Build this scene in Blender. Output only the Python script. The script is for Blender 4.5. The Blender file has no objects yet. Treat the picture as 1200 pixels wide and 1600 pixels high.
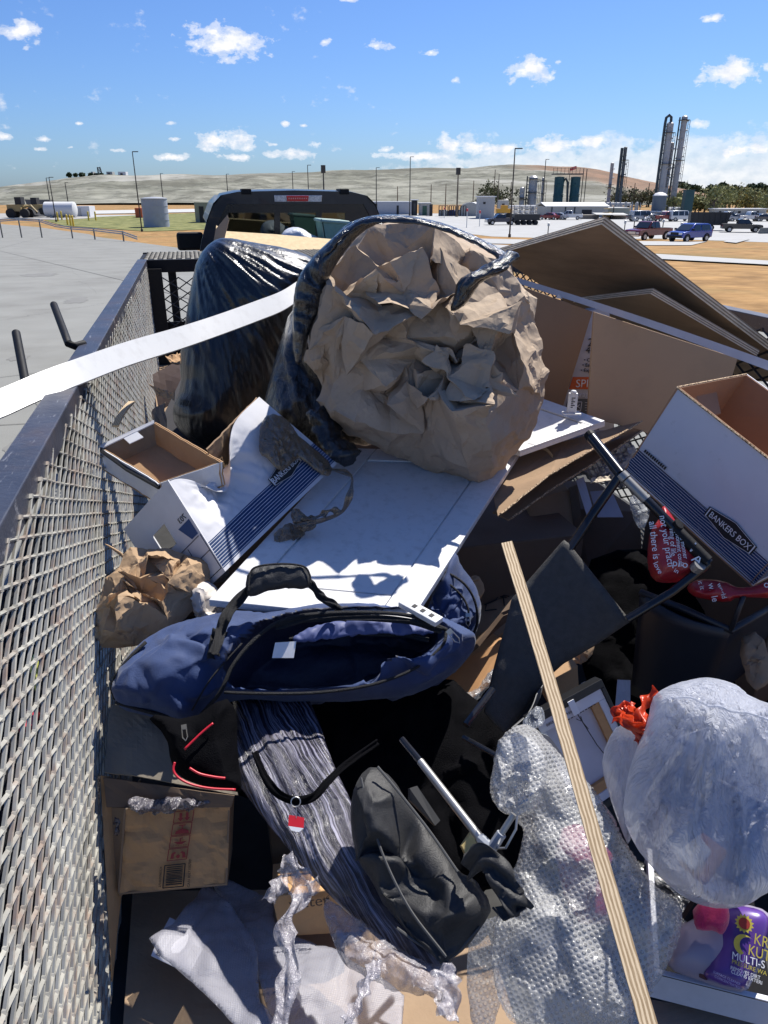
import bpy, bmesh, math, random
import numpy as np
from mathutils import Vector, Matrix
random.seed(7)
# ---------------------------------------------------------------- camera, world, sun
F = 1150.0; TH = math.radians(23.5); YW = math.radians(14.0)
CT, ST, CY, SY = math.cos(TH), math.sin(TH), math.cos(YW), math.sin(YW)
EYE = np.array([0.0, 0.0, 1.93])
scene = bpy.context.scene
C = scene.collection
cam_d = bpy.data.cameras.new("camera"); cam = bpy.data.objects.new("camera", cam_d); C.objects.link(cam)
cam.location = EYE; cam.rotation_euler = (math.radians(90) - TH, 0, -YW)
cam_d.sensor_fit = 'VERTICAL'; cam_d.sensor_height = 36; cam_d.sensor_width = 27
cam_d.lens = 36 * F / 1600; cam_d.clip_start = .02; cam_d.clip_end = 6000
scene.camera = cam
scene.render.resolution_x = 768; scene.render.resolution_y = 1024
scene.view_settings.view_transform = 'Standard'; scene.view_settings.look = 'None'
scene.view_settings.gamma = 1; scene.view_settings.exposure = 0.6
SUN_AZ = math.radians(49); SUN_EL = math.radians(55)      # azimuth from +Y towards +X
sd = bpy.data.lights.new("sun", 'SUN'); sd.energy = 5.0; sd.angle = math.radians(.5); sd.color = (1, .955, .88)
so = bpy.data.objects.new("sun", sd); C.objects.link(so)
LV = Vector((math.sin(SUN_AZ) * math.cos(SUN_EL), math.cos(SUN_AZ) * math.cos(SUN_EL), math.sin(SUN_EL)))
so.rotation_euler = LV.to_track_quat('Z', 'Y').to_euler()

def ray(px, py):
    x = px - 600.; y = py - 800.; f = F * CT - y * ST; d = y * CT + F * ST
    return np.array([x * CY + f * SY, f * CY - x * SY, -d])
def Q(px, py, z):                     # point seen at a pixel of the photo, at height z
    r = ray(px, py); return EYE + r * ((z - EYE[2]) / r[2])
def PR(px, py, dist):                 # at a distance from the eye
    r = ray(px, py); return EYE + r * (dist / np.linalg.norm(r))
def PY(px, py, Y):
    r = ray(px, py); return EYE + r * (Y / r[1])
def PX(px, py, X):
    r = ray(px, py); return EYE + r * (X / r[0])
def PV(px, py, v):                    # at forward distance v
    r = ray(px, py); f = r[0] * SY + r[1] * CY; return EYE + r * (v / f)
def PP(px, py, p0, n):
    r = ray(px, py); n = np.asarray(n, float); return EYE + r * (np.dot(np.asarray(p0) - EYE, n) / np.dot(r, n))
def terr(v): return -3.8 * min(1, max(0, (v - 8) / 102.))
def G(px, py):                        # point on the ground seen at a pixel
    r = ray(px, py); f = r[0] * SY + r[1] * CY
    lo, hi = .5, 4000.
    for i in range(60):
        m = (lo + hi) / 2
        if EYE[2] + r[2] * m / f > terr(m): lo = m
        else: hi = m
    p = EYE + r * lo / f; return np.array([p[0], p[1], terr(lo)])
def vof(p): return p[0] * SY + p[1] * CY

# ---------------------------------------------------------------- sky with clouds
w = bpy.data.worlds.new("World"); scene.world = w; w.use_nodes = True
nt = w.node_tree; N = nt.nodes; Lk = nt.links; N.clear()
class NB:
    def __init__(s, nt): s.nt = nt; s.n = nt.nodes; s.l = nt.links
    def inp(s, node, i, v):
        if v is None: return
        if isinstance(v, (int, float)): node.inputs[i].default_value = v
        elif isinstance(v, tuple):
            node.inputs[i].default_value = v if len(v) == len(node.inputs[i].default_value) else tuple(v) + (1,)
        else: s.l.new(v, node.inputs[i])
    def math(s, op, a, b=None, c=None, clamp=False):
        m = s.n.new('ShaderNodeMath'); m.operation = op; m.use_clamp = clamp
        s.inp(m, 0, a); s.inp(m, 1, b); s.inp(m, 2, c); return m.outputs[0]
    def noise(s, vec, scale, detail=4, rough=.55, dist=0, dim='3D'):
        m = s.n.new('ShaderNodeTexNoise'); s.inp(m, 'Vector', vec); m.inputs['Scale'].default_value = scale
        m.inputs['Detail'].default_value = detail; m.inputs['Roughness'].default_value = rough; m.inputs['Distortion'].default_value = dist
        return m.outputs['Fac'], m.outputs['Color']
    def mix(s, fac, a, b):
        m = s.n.new('ShaderNodeMix'); m.data_type = 'RGBA'; s.inp(m, 0, fac); s.inp(m, 6, a); s.inp(m, 7, b); return m.outputs[2]
    def ramp(s, fac, stops, interp='LINEAR'):
        m = s.n.new('ShaderNodeValToRGB'); cr = m.color_ramp; cr.interpolation = interp
        while len(cr.elements) > 1: cr.elements.remove(cr.elements[-1])
        for i, (p, c) in enumerate(stops):
            e = cr.elements[0] if i == 0 else cr.elements.new(p)
            e.position = p; e.color = (c, c, c, 1) if isinstance(c, (int, float)) else tuple(c) + (1,)
        s.inp(m, 0, fac); return m.outputs[0]
    def comb(s, x, y, z):
        m = s.n.new('ShaderNodeCombineXYZ'); s.inp(m, 0, x); s.inp(m, 1, y); s.inp(m, 2, z); return m.outputs[0]
    def mapping(s, vec, scale=(1, 1, 1), rot=(0, 0, 0), loc=(0, 0, 0)):
        m = s.n.new('ShaderNodeMapping'); s.inp(m, 0, vec)
        m.inputs['Scale'].default_value = scale; m.inputs['Rotation'].default_value = rot; m.inputs['Location'].default_value = loc
        return m.outputs[0]
B = NB(nt)
sky = N.new('ShaderNodeTexSky'); sky.sky_type = 'NISHITA'; sky.sun_disc = False
sky.sun_elevation = SUN_EL; sky.sun_rotation = SUN_AZ; sky.air_density = 1.0; sky.dust_density = .6; sky.ozone_density = 2.2
tc = N.new('ShaderNodeTexCoord'); sp = N.new('ShaderNodeSeparateXYZ'); Lk.new(tc.outputs['Generated'], sp.inputs[0])
az = B.math('ARCTAN2', sp.outputs[0], sp.outputs[1]); el = B.math('ARCSINE', sp.outputs[2])
ae = B.comb(az, el, 0.0)
nf, ncl = B.noise(B.mapping(ae, (1, 1.5, 1)), 45, 7, .62)
nf2, _ = B.noise(B.mapping(ae, (1, 1.8, 1), loc=(3, 1, 0)), 14, 6, .6)
def azel(px, py):
    r = ray(px, py); return math.atan2(r[0], r[1]), math.asin(r[2] / np.linalg.norm(r))
clouds = [(352,66,72,34),(34,48,36,20),(40,74,14,10),(832,108,42,24),(1145,112,66,24),(590,70,26,14),(712,125,14,9),
          (508,66,15,10),(672,82,20,8),(1116,28,22,10),(545,0,26,6),(352,222,60,18),(268,192,14,6),(68,218,22,7),(8,214,18,10),
          (446,194,10,6),(474,196,9,5),(124,193,12,4),(272,246,30,8),(490,228,24,11),(604,234,18,8),(1092,194,26,13),(430,226,18,5),
          (182,235,20,6),(62,233,18,6),(110,230,14,5),(700,226,30,16),(272,217,12,5),(372,246,40,7),(452,240,42,9),(645,245,80,9),(1160,235,60,16),(925,222,40,14),(760,232,60,14),(860,230,40,18)]
dens = None
for i, (cx, cyy, rx, ry) in enumerate(clouds):
    a0, e0 = azel(cx, cyy); a1, _ = azel(cx + rx, cyy); _, e1 = azel(cx, cyy - ry)
    ra = abs(a1 - a0); re = abs(e1 - e0)
    qx = B.math('MULTIPLY', B.math('SUBTRACT', az, a0), 1 / ra); qy = B.math('MULTIPLY', B.math('SUBTRACT', el, e0), 1 / re)
    q = B.math('SUBTRACT', 1.0 if rx >= 30 else .72, B.math('SQRT', B.math('ADD', B.math('MULTIPLY', qx, qx), B.math('MULTIPLY', qy, qy))))
    dens = q if dens is None else B.math('MAXIMUM', dens, q)
_, eL = azel(900, 262)
# low band of cumulus on the right half of the horizon
a_l, _ = azel(560, 250); a_r, _ = azel(800, 250)
band = B.math('MULTIPLY', B.math('SUBTRACT', 1.0, B.math('ABSOLUTE', B.math('MULTIPLY', B.math('SUBTRACT', el, eL - .012), 1 / .052))),
              B.math('MULTIPLY', B.math('SUBTRACT', az, a_l), 1 / (a_r - a_l), clamp=True))
band = B.math('MULTIPLY_ADD', B.math('SUBTRACT', nf2, .5), 1.2, band)
d1 = B.math('MULTIPLY_ADD', B.math('SUBTRACT', nf, .52), 3.0, B.math('MULTIPLY', dens, 1.0))
m1 = B.ramp(d1, [(.0, 0), (.30, .5), (.75, 1)], 'EASE')
d2 = B.math('MULTIPLY_ADD', B.math('SUBTRACT', nf, .5), 1.2, band)
m2 = B.math('MULTIPLY', B.ramp(d2, [(.18, 0), (.45, .6), (.9, .85)], 'EASE'), .9)
cm = B.math('MAXIMUM', m1, m2)
skyc = N.new('ShaderNodeMixRGB'); skyc.blend_type = 'MULTIPLY'; skyc.inputs[0].default_value = 1
Lk.new(sky.outputs[0], skyc.inputs[1]); skyc.inputs[2].default_value = (.52, .74, 1.16, 1)
shade, _ = B.noise(B.mapping(ae, (1, 1.5, 1), loc=(.006, -.01, 0)), 45, 5, .6)
cc = B.mix(B.ramp(shade, [(.38, 0), (.62, 1)]), (9.6, 9.5, 9.6, 1), (7.4, 7.8, 8.6, 1))
col = B.mix(cm, skyc.outputs[0], cc)
bg = N.new('ShaderNodeBackground'); bg.inputs[1].default_value = .075; Lk.new(col, bg.inputs[0])
wo = N.new('ShaderNodeOutputWorld'); Lk.new(bg.outputs[0], wo.inputs[0])

# ---------------------------------------------------------------- materials
MATS = {}
def M(name, col, rough=.6, metal=0., var=.12, vs=8., bump=0., bs=40., stretch=(1, 1, 1), spec=.5, coat=0., sheen=0., alpha=None, trans=0., dirt=None, col2=None, detail=5, contrast=.25):
    if name in MATS: return MATS[name]
    m = bpy.data.materials.new(name); m.use_nodes = True; nt = m.node_tree; b = NB(nt)
    p = nt.nodes['Principled BSDF']; tc = nt.nodes.new('ShaderNodeTexCoord'); oc = tc.outputs['Object']
    mp = b.mapping(oc, stretch)
    f, _ = b.noise(mp, vs, detail, .6)
    c1 = tuple(x * (1 - var) for x in col); c2 = tuple(min(1, x * (1 + var)) for x in (col2 or col))
    cc = b.mix(b.ramp(f, [(.5 - contrast, 0), (.5 + contrast, 1)]), c1 + (1,), c2 + (1,))
    if dirt:
        dc, ds, da = dirt
        g, _ = b.noise(oc, ds, 6, .65); cc = b.mix(b.math('MULTIPLY', b.ramp(g, [(.5, 0), (.7, 1)]), da), cc, tuple(dc) + (1,))
    nt.links.new(cc, p.inputs['Base Color'])
    r, _ = b.noise(mp, vs * 2.3, 3)
    nt.links.new(b.math('MULTIPLY_ADD', b.math('SUBTRACT', r, .5), .25 * rough + .05, rough, clamp=True), p.inputs['Roughness'])
    p.inputs['Metallic'].default_value = metal; p.inputs['Specular IOR Level'].default_value = spec
    p.inputs['Coat Weight'].default_value = coat; p.inputs['Sheen Weight'].default_value = sheen
    if trans: p.inputs['Transmission Weight'].default_value = trans
    if bump:
        h, _ = b.noise(mp, bs, 5, .6); bn = nt.nodes.new('ShaderNodeBump'); bn.inputs['Strength'].default_value = bump; bn.inputs['Distance'].default_value = .01
        nt.links.new(h, bn.inputs['Height']); nt.links.new(bn.outputs[0], p.inputs['Normal'])
    if alpha is not None: p.inputs['Alpha'].default_value = alpha
    MATS[name] = m; return m
def glassmat(name, tint=(.02, .025, .03), rough=.05):
    return M(name, tint, rough, 0, .05, 3, spec=.8)

ORD = ['leftmost','second','third','fourth','fifth','sixth','seventh','eighth','ninth','tenth','eleventh','twelfth','thirteenth','fourteenth','fifteenth','sixteenth','seventeenth','eighteenth','nineteenth','twentieth','twenty-first','twenty-second','twenty-third','twenty-fourth','twenty-fifth','rightmost']
# ---------------------------------------------------------------- mesh helpers
class MB:
    def __init__(s): s.v = []; s.f = []; s.uv = {}; s.mi = {}
    def add(s, vs, fs, mi=0):
        o = len(s.v); s.v += [tuple(map(float, x)) for x in vs]
        for f in fs:
            if mi: s.mi[len(s.f)] = mi
            s.f.append(tuple(o + i for i in f))
        return s
    def box(s, lo, hi, mi=0):
        x0, y0, z0 = lo; x1, y1, z1 = hi
        return s.add([(x0,y0,z0),(x1,y0,z0),(x1,y1,z0),(x0,y1,z0),(x0,y0,z1),(x1,y0,z1),(x1,y1,z1),(x0,y1,z1)],
              [(0,3,2,1),(4,5,6,7),(0,1,5,4),(1,2,6,5),(2,3,7,6),(3,0,4,7)], mi)
    def obox(s, o, a, b, c, mi=0):       # origin and three edge vectors
        o, a, b, c = map(lambda q: np.asarray(q, float), (o, a, b, c))
        return s.add([o, o+a, o+a+b, o+b, o+c, o+a+c, o+a+b+c, o+b+c],
              [(0,3,2,1),(4,5,6,7),(0,1,5,4),(1,2,6,5),(2,3,7,6),(3,0,4,7)], mi)
    def tube(s, pts, r, n=10, cap=True, mi=0, flat=1.0, up=(0, 0, 1)):
        pts = [np.asarray(p, float) for p in pts]; rs = r if isinstance(r, (list, tuple, np.ndarray)) else [r] * len(pts)
        o = []; prev = None
        for i, p in enumerate(pts):
            t = pts[min(i + 1, len(pts) - 1)] - pts[max(i - 1, 0)]; t = t / (np.linalg.norm(t) + 1e-12)
            u = np.asarray(up, float) if prev is None else prev
            a = u - t * np.dot(u, t)
            if np.linalg.norm(a) < 1e-3: u = np.array([1., .2, .1]); a = u - t * np.dot(u, t)
            a /= np.linalg.norm(a); b = np.cross(t, a); prev = a
            for k in range(n):
                an = 2 * math.pi * k / n; o.append(p + rs[i] * (a * math.cos(an) * flat + b * math.sin(an)))
        f = []
        for i in range(len(pts) - 1):
            for k in range(n): f.append((i*n+k, i*n+(k+1)%n, (i+1)*n+(k+1)%n, (i+1)*n+k))
        if cap: f.append(tuple(range(n))[::-1]); f.append(tuple((len(pts)-1)*n+k for k in range(n)))
        return s.add(o, f, mi)
    def cyl(s, p0, p1, r, n=16, mi=0): return s.tube([p0, p1], r, n, True, mi)
    def prism(s, poly, ext, mi=0):      # polygon of 3d points extruded along ext
        n = len(poly); poly = [np.asarray(p, float) for p in poly]; e = np.asarray(ext, float)
        return s.add(poly + [p + e for p in poly], [tuple(range(n))[::-1], tuple(range(n, 2*n))] + [(i, (i+1)%n, n+(i+1)%n, n+i) for i in range(n)], mi)
    def lathe(s, base, prof, n=20, mi=0, axis=None):
        ax = np.array([0, 0, 1.]) if axis is None else np.asarray(axis, float); ax = ax / np.linalg.norm(ax)
        a = np.cross(ax, [1, .3, 0]); a /= np.linalg.norm(a); b = np.cross(ax, a); base = np.asarray(base, float)
        vs = [base + ax*h + r*(a*math.cos(2*math.pi*k/n) + b*math.sin(2*math.pi*k/n)) for (r, h) in prof for k in range(n)]
        f = [(i*n+k, i*n+(k+1)%n, (i+1)*n+(k+1)%n, (i+1)*n+k) for i in range(len(prof)-1) for k in range(n)]
        f += [tuple(range(n))[::-1], tuple((len(prof)-1)*n+k for k in range(n))]
        return s.add(vs, f, mi)

ORG = {}
def thing(name, label, cat, loc, group=None, rotz=0):
    o = bpy.data.objects.new(name, None); C.objects.link(o); o.empty_display_size = .1
    o.location = tuple(float(x) for x in loc); o.rotation_euler = (0, 0, rotz)
    o['label'] = label; o['category'] = cat
    if group: o['group'] = group
    ORG[o.name] = np.array(loc, float) if rotz == 0 else np.zeros(3)
    return o
def obj(name, mb, mat, parent=None, label=None, cat=None, group=None, kind=None, smooth=False, uv=None, bevel=0, auto=None):
    V = np.array(mb.v, float) if isinstance(mb, MB) else np.array(mb[0], float)
    Fc = mb.f if isinstance(mb, MB) else mb[1]
    if parent is not None: org = ORG[parent.name]
    else:
        org = np.zeros(3) if kind else np.array([V[:,0].mean(), V[:,1].mean(), V[:,2].min()])
    me = bpy.data.meshes.new(name); me.from_pydata((V - org).tolist(), [], [tuple(int(i) for i in f) for f in Fc])
    for m in (mat if isinstance(mat, (list, tuple)) else [mat]): me.materials.append(m)
    if isinstance(mb, MB):
        for k, i in mb.mi.items(): me.polygons[k].material_index = i
    if uv is not None:
        ul = me.uv_layers.new(name='UVMap'); U = np.array(uv, float)
        li = np.empty(len(me.loops), dtype=np.int32); me.loops.foreach_get('vertex_index', li)
        ul.data.foreach_set('uv', U[li].ravel())
    if smooth: me.polygons.foreach_set('use_smooth', [True] * len(me.polygons))
    me.update(); me.validate()
    bm = bmesh.new(); bm.from_mesh(me); bmesh.ops.recalc_face_normals(bm, faces=bm.faces); bm.to_mesh(me); bm.free()
    if auto is not None:
        me.polygons.foreach_set('use_smooth', [True] * len(me.polygons)); me.set_sharp_from_angle(angle=math.radians(auto))
    o = bpy.data.objects.new(name, me); C.objects.link(o)
    if parent is not None: o.parent = parent; ORG[o.name] = org
    else: o.location = tuple(org); ORG[o.name] = org
    if bevel:
        md = o.modifiers.new('bevel', 'BEVEL'); md.width = bevel; md.segments = 2; md.limit_method = 'ANGLE'
    if label: o['label'] = label
    if cat: o['category'] = cat
    if group: o['group'] = group
    if kind: o['kind'] = kind
    return o
def copytree(o, loc, rotz, label, group=None):
    r = o.copy(); C.objects.link(r); r.location = tuple(float(x) for x in loc); r.rotation_euler = (0, 0, rotz); r['label'] = label
    if group: r['group'] = group
    def rec(src, dst):
        for ch in list(src.children):
            c = ch.copy(); C.objects.link(c); c.parent = dst; rec(ch, c)
    rec(o, r); return r
def textmesh(name, body, size, origin, xd, yd, mat, parent, thick=.0006, squeeze=1., align='LEFT'):
    cu = bpy.data.curves.new(name, 'FONT'); cu.body = body; cu.size = size; cu.extrude = thick; cu.align_x = align; cu.resolution_u = 3
    to = bpy.data.objects.new(name + '_c', cu); C.objects.link(to)
    bpy.context.view_layer.update()
    me = bpy.data.meshes.new_from_object(to.evaluated_get(bpy.context.evaluated_depsgraph_get()))
    bpy.data.objects.remove(to); bpy.data.curves.remove(cu)
    xd = Vector(xd).normalized(); yd = Vector(yd); yd = (yd - xd * yd.dot(xd)).normalized(); zd = xd.cross(yd)
    org = ORG[parent.name]
    for v in me.vertices:
        c = v.co; q = Vector(origin) + xd * c.x * squeeze + yd * c.y + zd * c.z; v.co = q - Vector(org)
    me.materials.clear(); me.materials.append(mat); me.name = name
    o = bpy.data.objects.new(name, me); C.objects.link(o); o.parent = parent; ORG[o.name] = org
    return o

# ---------------------------------------------------------------- numpy noise and crumpling
def _h(i, j, k, s):
    n = (i * 374761393 + j * 668265263 + k * 2147483647 + s * 1274126177) & 0x7fffffff
    n = ((n ^ (n >> 13)) * 1274126177) & 0x7fffffff; n = n ^ (n >> 16)
    return (n & 0xffff) / 65535.
def vnoise(P, seed=0):
    P = np.asarray(P, float); I = np.floor(P).astype(np.int64); f = P - I; f = f * f * (3 - 2 * f); r = 0
    for a in (0, 1):
        for b in (0, 1):
            for c in (0, 1):
                wt = (f[:,0] if a else 1-f[:,0]) * (f[:,1] if b else 1-f[:,1]) * (f[:,2] if c else 1-f[:,2])
                r = r + wt * _h(I[:,0]+a, I[:,1]+b, I[:,2]+c, seed)
    return r
def fbm(P, seed=0, oct=4, g=.5):
    r = 0; a = 1; t = 0; P = np.asarray(P, float)
    for o in range(oct): r = r + a * vnoise(P * 2 ** o + 17.3 * o, seed + o); t += a; a *= g
    return r / t
def ridge(P, seed=0, oct=3, g=.5):
    r = 0; a = 1; t = 0; P = np.asarray(P, float)
    for o in range(oct): r = r + a * (1 - np.abs(2 * vnoise(P * 2 ** o + 9.1 * o, seed + o) - 1)) ** 2; t += a; a *= g
    return r / t
def facets(P, cell, seed):               # piecewise linear field with straight creases, 0..~1
    P = np.asarray(P, float); rng = np.random.default_rng(seed); lo = P.min(0) - cell; hi = P.max(0) + cell
    n = int(min(1500, max(8, np.prod((hi - lo) / cell)))); S = rng.uniform(lo, hi, (n, 3)); out = np.empty(len(P))
    for i in range(0, len(P), 4000):
        q = P[i:i+4000]; d = ((q[:,None,:] - S[None]) ** 2).sum(2); d.partition(1, axis=1); out[i:i+4000] = d[:,1] - d[:,0]
    return np.clip(out / cell ** 2, 0, 1.6)
def crumple(P, cell, amp, seed, warp=.35, levels=2, fall=.5):
    P = np.asarray(P, float)
    Wp = np.stack([fbm(P / cell * .6 + 5 * k, seed + 50 + k, 2) - .5 for k in range(3)], 1) * cell * warp * 2
    D = np.zeros_like(P); a = amp; cc = cell
    for l in range(levels):
        D += np.stack([facets(P + Wp, cc, seed * 7 + 31 * k + l) - .45 for k in range(3)], 1) * a
        a *= fall; cc *= .48
    return D

def pip(pts, poly):
    x, y = pts[:,0], pts[:,1]; ins = np.zeros(len(pts), bool); n = len(poly)
    for i in range(n):
        x1, y1 = poly[i]; x2, y2 = poly[(i+1) % n]
        c = ((y1 > y) != (y2 > y)) & (x < (x2 - x1) * (y - y1) / (y2 - y1 + 1e-15) + x1); ins ^= c
    return ins
def edist(pts, poly):
    best = np.full(len(pts), 1e9); bp = np.zeros_like(pts); n = len(poly)
    for i in range(n):
        a = np.asarray(poly[i]); b = np.asarray(poly[(i+1) % n]); ab = b - a; t = np.clip(((pts - a) @ ab) / (ab @ ab + 1e-15), 0, 1)
        q = a + t[:,None] * ab; d = np.linalg.norm(pts - q, axis=1); m = d < best; best[m] = d[m]; bp[m] = q[m]
    return best, bp
def smooth_poly(poly, it=1):
    P = [np.asarray(p, float) for p in poly]
    for _ in range(it):
        R = []
        for i in range(len(P)):
            a, b = P[i], P[(i+1) % len(P)]; R += [a * .75 + b * .25, a * .25 + b * .75]
        P = R
    return np.array(P)
def pillow(poly_px, p0, n, thick, back=.6, res=.012, R=None, disp=None, smooth=1, power=.5, rag=0, seed=0):
    """closed cushion: outline polygon on the plane (p0, n), inflated towards n; disp(P, U, V, D, front) -> offset"""
    n = np.asarray(n, float); n /= np.linalg.norm(n); p0 = np.asarray(p0, float)
    up = np.array([0, 0, 1.]); u = np.cross(up, n)
    if np.linalg.norm(u) < .05: u = np.array([CY, -SY, 0])
    u /= np.linalg.norm(u); v = np.cross(n, u)
    px = smooth_poly(poly_px, smooth) if smooth else np.array(poly_px, float)
    pl = []
    for q in px:
        w3 = PP(q[0], q[1], p0, n) - p0; pl.append((w3 @ u, w3 @ v))
    pl = np.array(pl)
    lo = pl.min(0) - res; hi = pl.max(0) + res
    nx = int((hi[0]-lo[0]) / res) + 2; ny = int((hi[1]-lo[1]) / res) + 2
    gx, gy = np.meshgrid(lo[0] + res * np.arange(nx), lo[1] + res * np.arange(ny)); g = np.stack([gx.ravel(), gy.ravel()], 1)
    ins = pip(g, pl); cell = ins.reshape(ny, nx); ok = cell[:-1,:-1] | cell[1:,:-1] | cell[:-1,1:] | cell[1:,1:]
    jj, ii = np.nonzero(ok); idx = lambda j, i: j * nx + i
    Fq = np.stack([idx(jj,ii), idx(jj,ii+1), idx(jj+1,ii+1), idx(jj+1,ii)], 1)
    used = np.unique(Fq); mp = -np.ones(nx*ny, int); mp[used] = np.arange(len(used)); Fq = mp[Fq]; g = g[used]; ins = ins[used]
    d, bp = edist(g, pl); g[~ins] = bp[~ins]; d[~ins] = 0
    if R is None: R = d.max()
    h = thick * np.power(np.clip(1 - (1 - np.clip(d / R, 0, 1)) ** 2, 0, 1), power)
    base = p0 + g[:,:1] * u + g[:,1:] * v
    top = base + h[:,None] * n; bot = base - back * h[:,None] * n
    bd = d <= 1e-9
    if disp is not None:
        top = top + disp(top, g[:,0], g[:,1], d, True)
        bt = bot + disp(bot, g[:,0], g[:,1], d, False); bt[bd] = top[bd]; bot = bt
    nn = len(g); mb2 = np.where(bd, np.arange(nn), -1); rest = np.nonzero(~bd)[0]; mb2[rest] = nn + np.arange(len(rest))
    V = np.concatenate([top, bot[rest]]); Fb = mb2[Fq][:, ::-1]
    faces = [tuple(f) for f in Fq.tolist()] + [tuple(f) for f in Fb.tolist()]
    out = []
    for f in faces:
        q = []
        for i in f:
            if i not in q: q.append(i)
        if len(q) > 2: out.append(tuple(q))
    return V, out
def facetball(poly_px, p0, n, thick, back, spacing, amp, seed, R, ncrease=40, lat=.03, cuts=1, fine=.004, lowf=.05):
    """crumpled paper: a random network of straight creases over a cushion, flat facets between them"""
    from mathutils.geometry import delaunay_2d_cdt
    n = np.asarray(n, float); n /= np.linalg.norm(n); p0 = np.asarray(p0, float); u = np.cross([0,0,1.], n); u /= np.linalg.norm(u); v = np.cross(n, u); rg = np.random.default_rng(seed)
    pl = np.array([((PP(q[0], q[1], p0, n) - p0) @ u, (PP(q[0], q[1], p0, n) - p0) @ v) for q in poly_px]); m = len(pl)
    lo, hi = pl.min(0), pl.max(0); out = []
    for side_ in (1, -1):
        pts = []
        for i in range(m):
            a, b_ = pl[i], pl[(i+1) % m]; k = max(1, int(np.linalg.norm(b_-a)/(spacing*.6)))
            for q in range(k): pts.append(a+(b_-a)*q/k)
        nb = len(pts); edges = [(i, (i+1) % nb) for i in range(nb)]; val = [0.]*nb
        def inside(q, marg): 
            q = np.array([q]); return pip(q, pl)[0] and edist(q, pl)[0][0] > marg
        for k in range(ncrease if side_ > 0 else ncrease//3):
            for _ in range(30):
                c = rg.uniform(lo, hi); L = rg.uniform(.5, 2.4)*spacing*1.6; a_ = rg.uniform(0, math.pi); d = np.array([math.cos(a_), math.sin(a_)])*L/2
                if inside(c-d, spacing*.3) and inside(c+d, spacing*.3): break
            else: continue
            s_ = rg.choice([-1, 1], p=[.45, .55])*rg.uniform(.5, 1.2); i0 = len(pts); pts += [c-d, c+d*rg.uniform(-.2,.2), c+d]; val += [s_*rg.uniform(.1,.8), s_, s_*rg.uniform(.1,.8)]; edges += [(i0, i0+1), (i0+1, i0+2)]
        tries = 0; cnt = int((hi-lo).prod()/(spacing**2)*(1.1 if side_ > 0 else .5))
        while cnt > 0 and tries < 4000:
            tries += 1; c = rg.uniform(lo, hi)
            if inside(c, spacing*.25) and min(np.linalg.norm(np.array(pts[nb:] or [[9,9]])-c, axis=1)) > spacing*rg.uniform(.3,.7): pts.append(c); val.append(rg.uniform(-.7,.7)); cnt -= 1
        r = delaunay_2d_cdt([Vector(q) for q in pts], edges, [], 0, 1e-5); vo, fo, ov = r[0], r[2], r[3]; G2 = np.array([tuple(x) for x in vo])
        vv = np.array([np.mean([val[j] for j in o]) if len(o) else 0 for o in ov]); d, _ = edist(G2, pl); cen = np.array([G2[list(f)].mean(0) for f in fo]); keep = pip(cen, pl)
        h = thick*np.sqrt(np.clip(1-(1-np.clip(d/R,0,1))**2, 0, 1)); bd = d < 1e-6; k = np.where(bd, 0, np.clip(d/(spacing*.7), .35, 1))
        P = p0 + G2[:,:1]*u + G2[:,1:]*v + ((h if side_ > 0 else -back*h) + (vv*amp*side_ + (fbm(np.c_[G2*6, np.zeros(len(G2))], seed, 2)-.5)*lowf*2)*k)[:,None]*n
        P += (rg.normal(size=(len(P),1))*u + rg.normal(size=(len(P),1))*v)*lat*k[:,None]*.5
        out.append((P, [f for f, kk in zip(fo, keep) if kk], bd, G2))
    bm = bmesh.new(); key = {}
    for P, fo, bd, G2 in out:
        vm = []
        for q, b_, g in zip(P, bd, G2):
            kk = (round(g[0], 4), round(g[1], 4))
            if b_ and kk in key: vm.append(key[kk]); continue
            x = bm.verts.new(q)
            if b_: key[kk] = x
            vm.append(x)
        for f in fo:
            try: bm.faces.new([vm[i] for i in f])
            except ValueError: pass
    bmesh.ops.triangulate(bm, faces=bm.faces[:])
    bmesh.ops.subdivide_edges(bm, edges=bm.edges[:], cuts=2, use_grid_fill=True, smooth=0)
    bmesh.ops.triangulate(bm, faces=bm.faces[:]); bm.verts.index_update()
    V = np.array([q.co for q in bm.verts]); V += crumple(V, spacing*.8, fine*2.2, seed+3, .2, 1) 
    for q, x in zip(bm.verts, V): q.co = x
    bmesh.ops.subdivide_edges(bm, edges=bm.edges[:], cuts=cuts, use_grid_fill=True, smooth=0); bm.verts.index_update()
    V = np.array([q.co for q in bm.verts]); V += crumple(V, spacing*.32, fine, seed+5, .3, 1); Fc = [tuple(q.index for q in f.verts) for f in bm.faces]; bm.free(); return V, Fc
def toeye(p):
    d = EYE - np.asarray(p); return d / np.linalg.norm(d)
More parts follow.
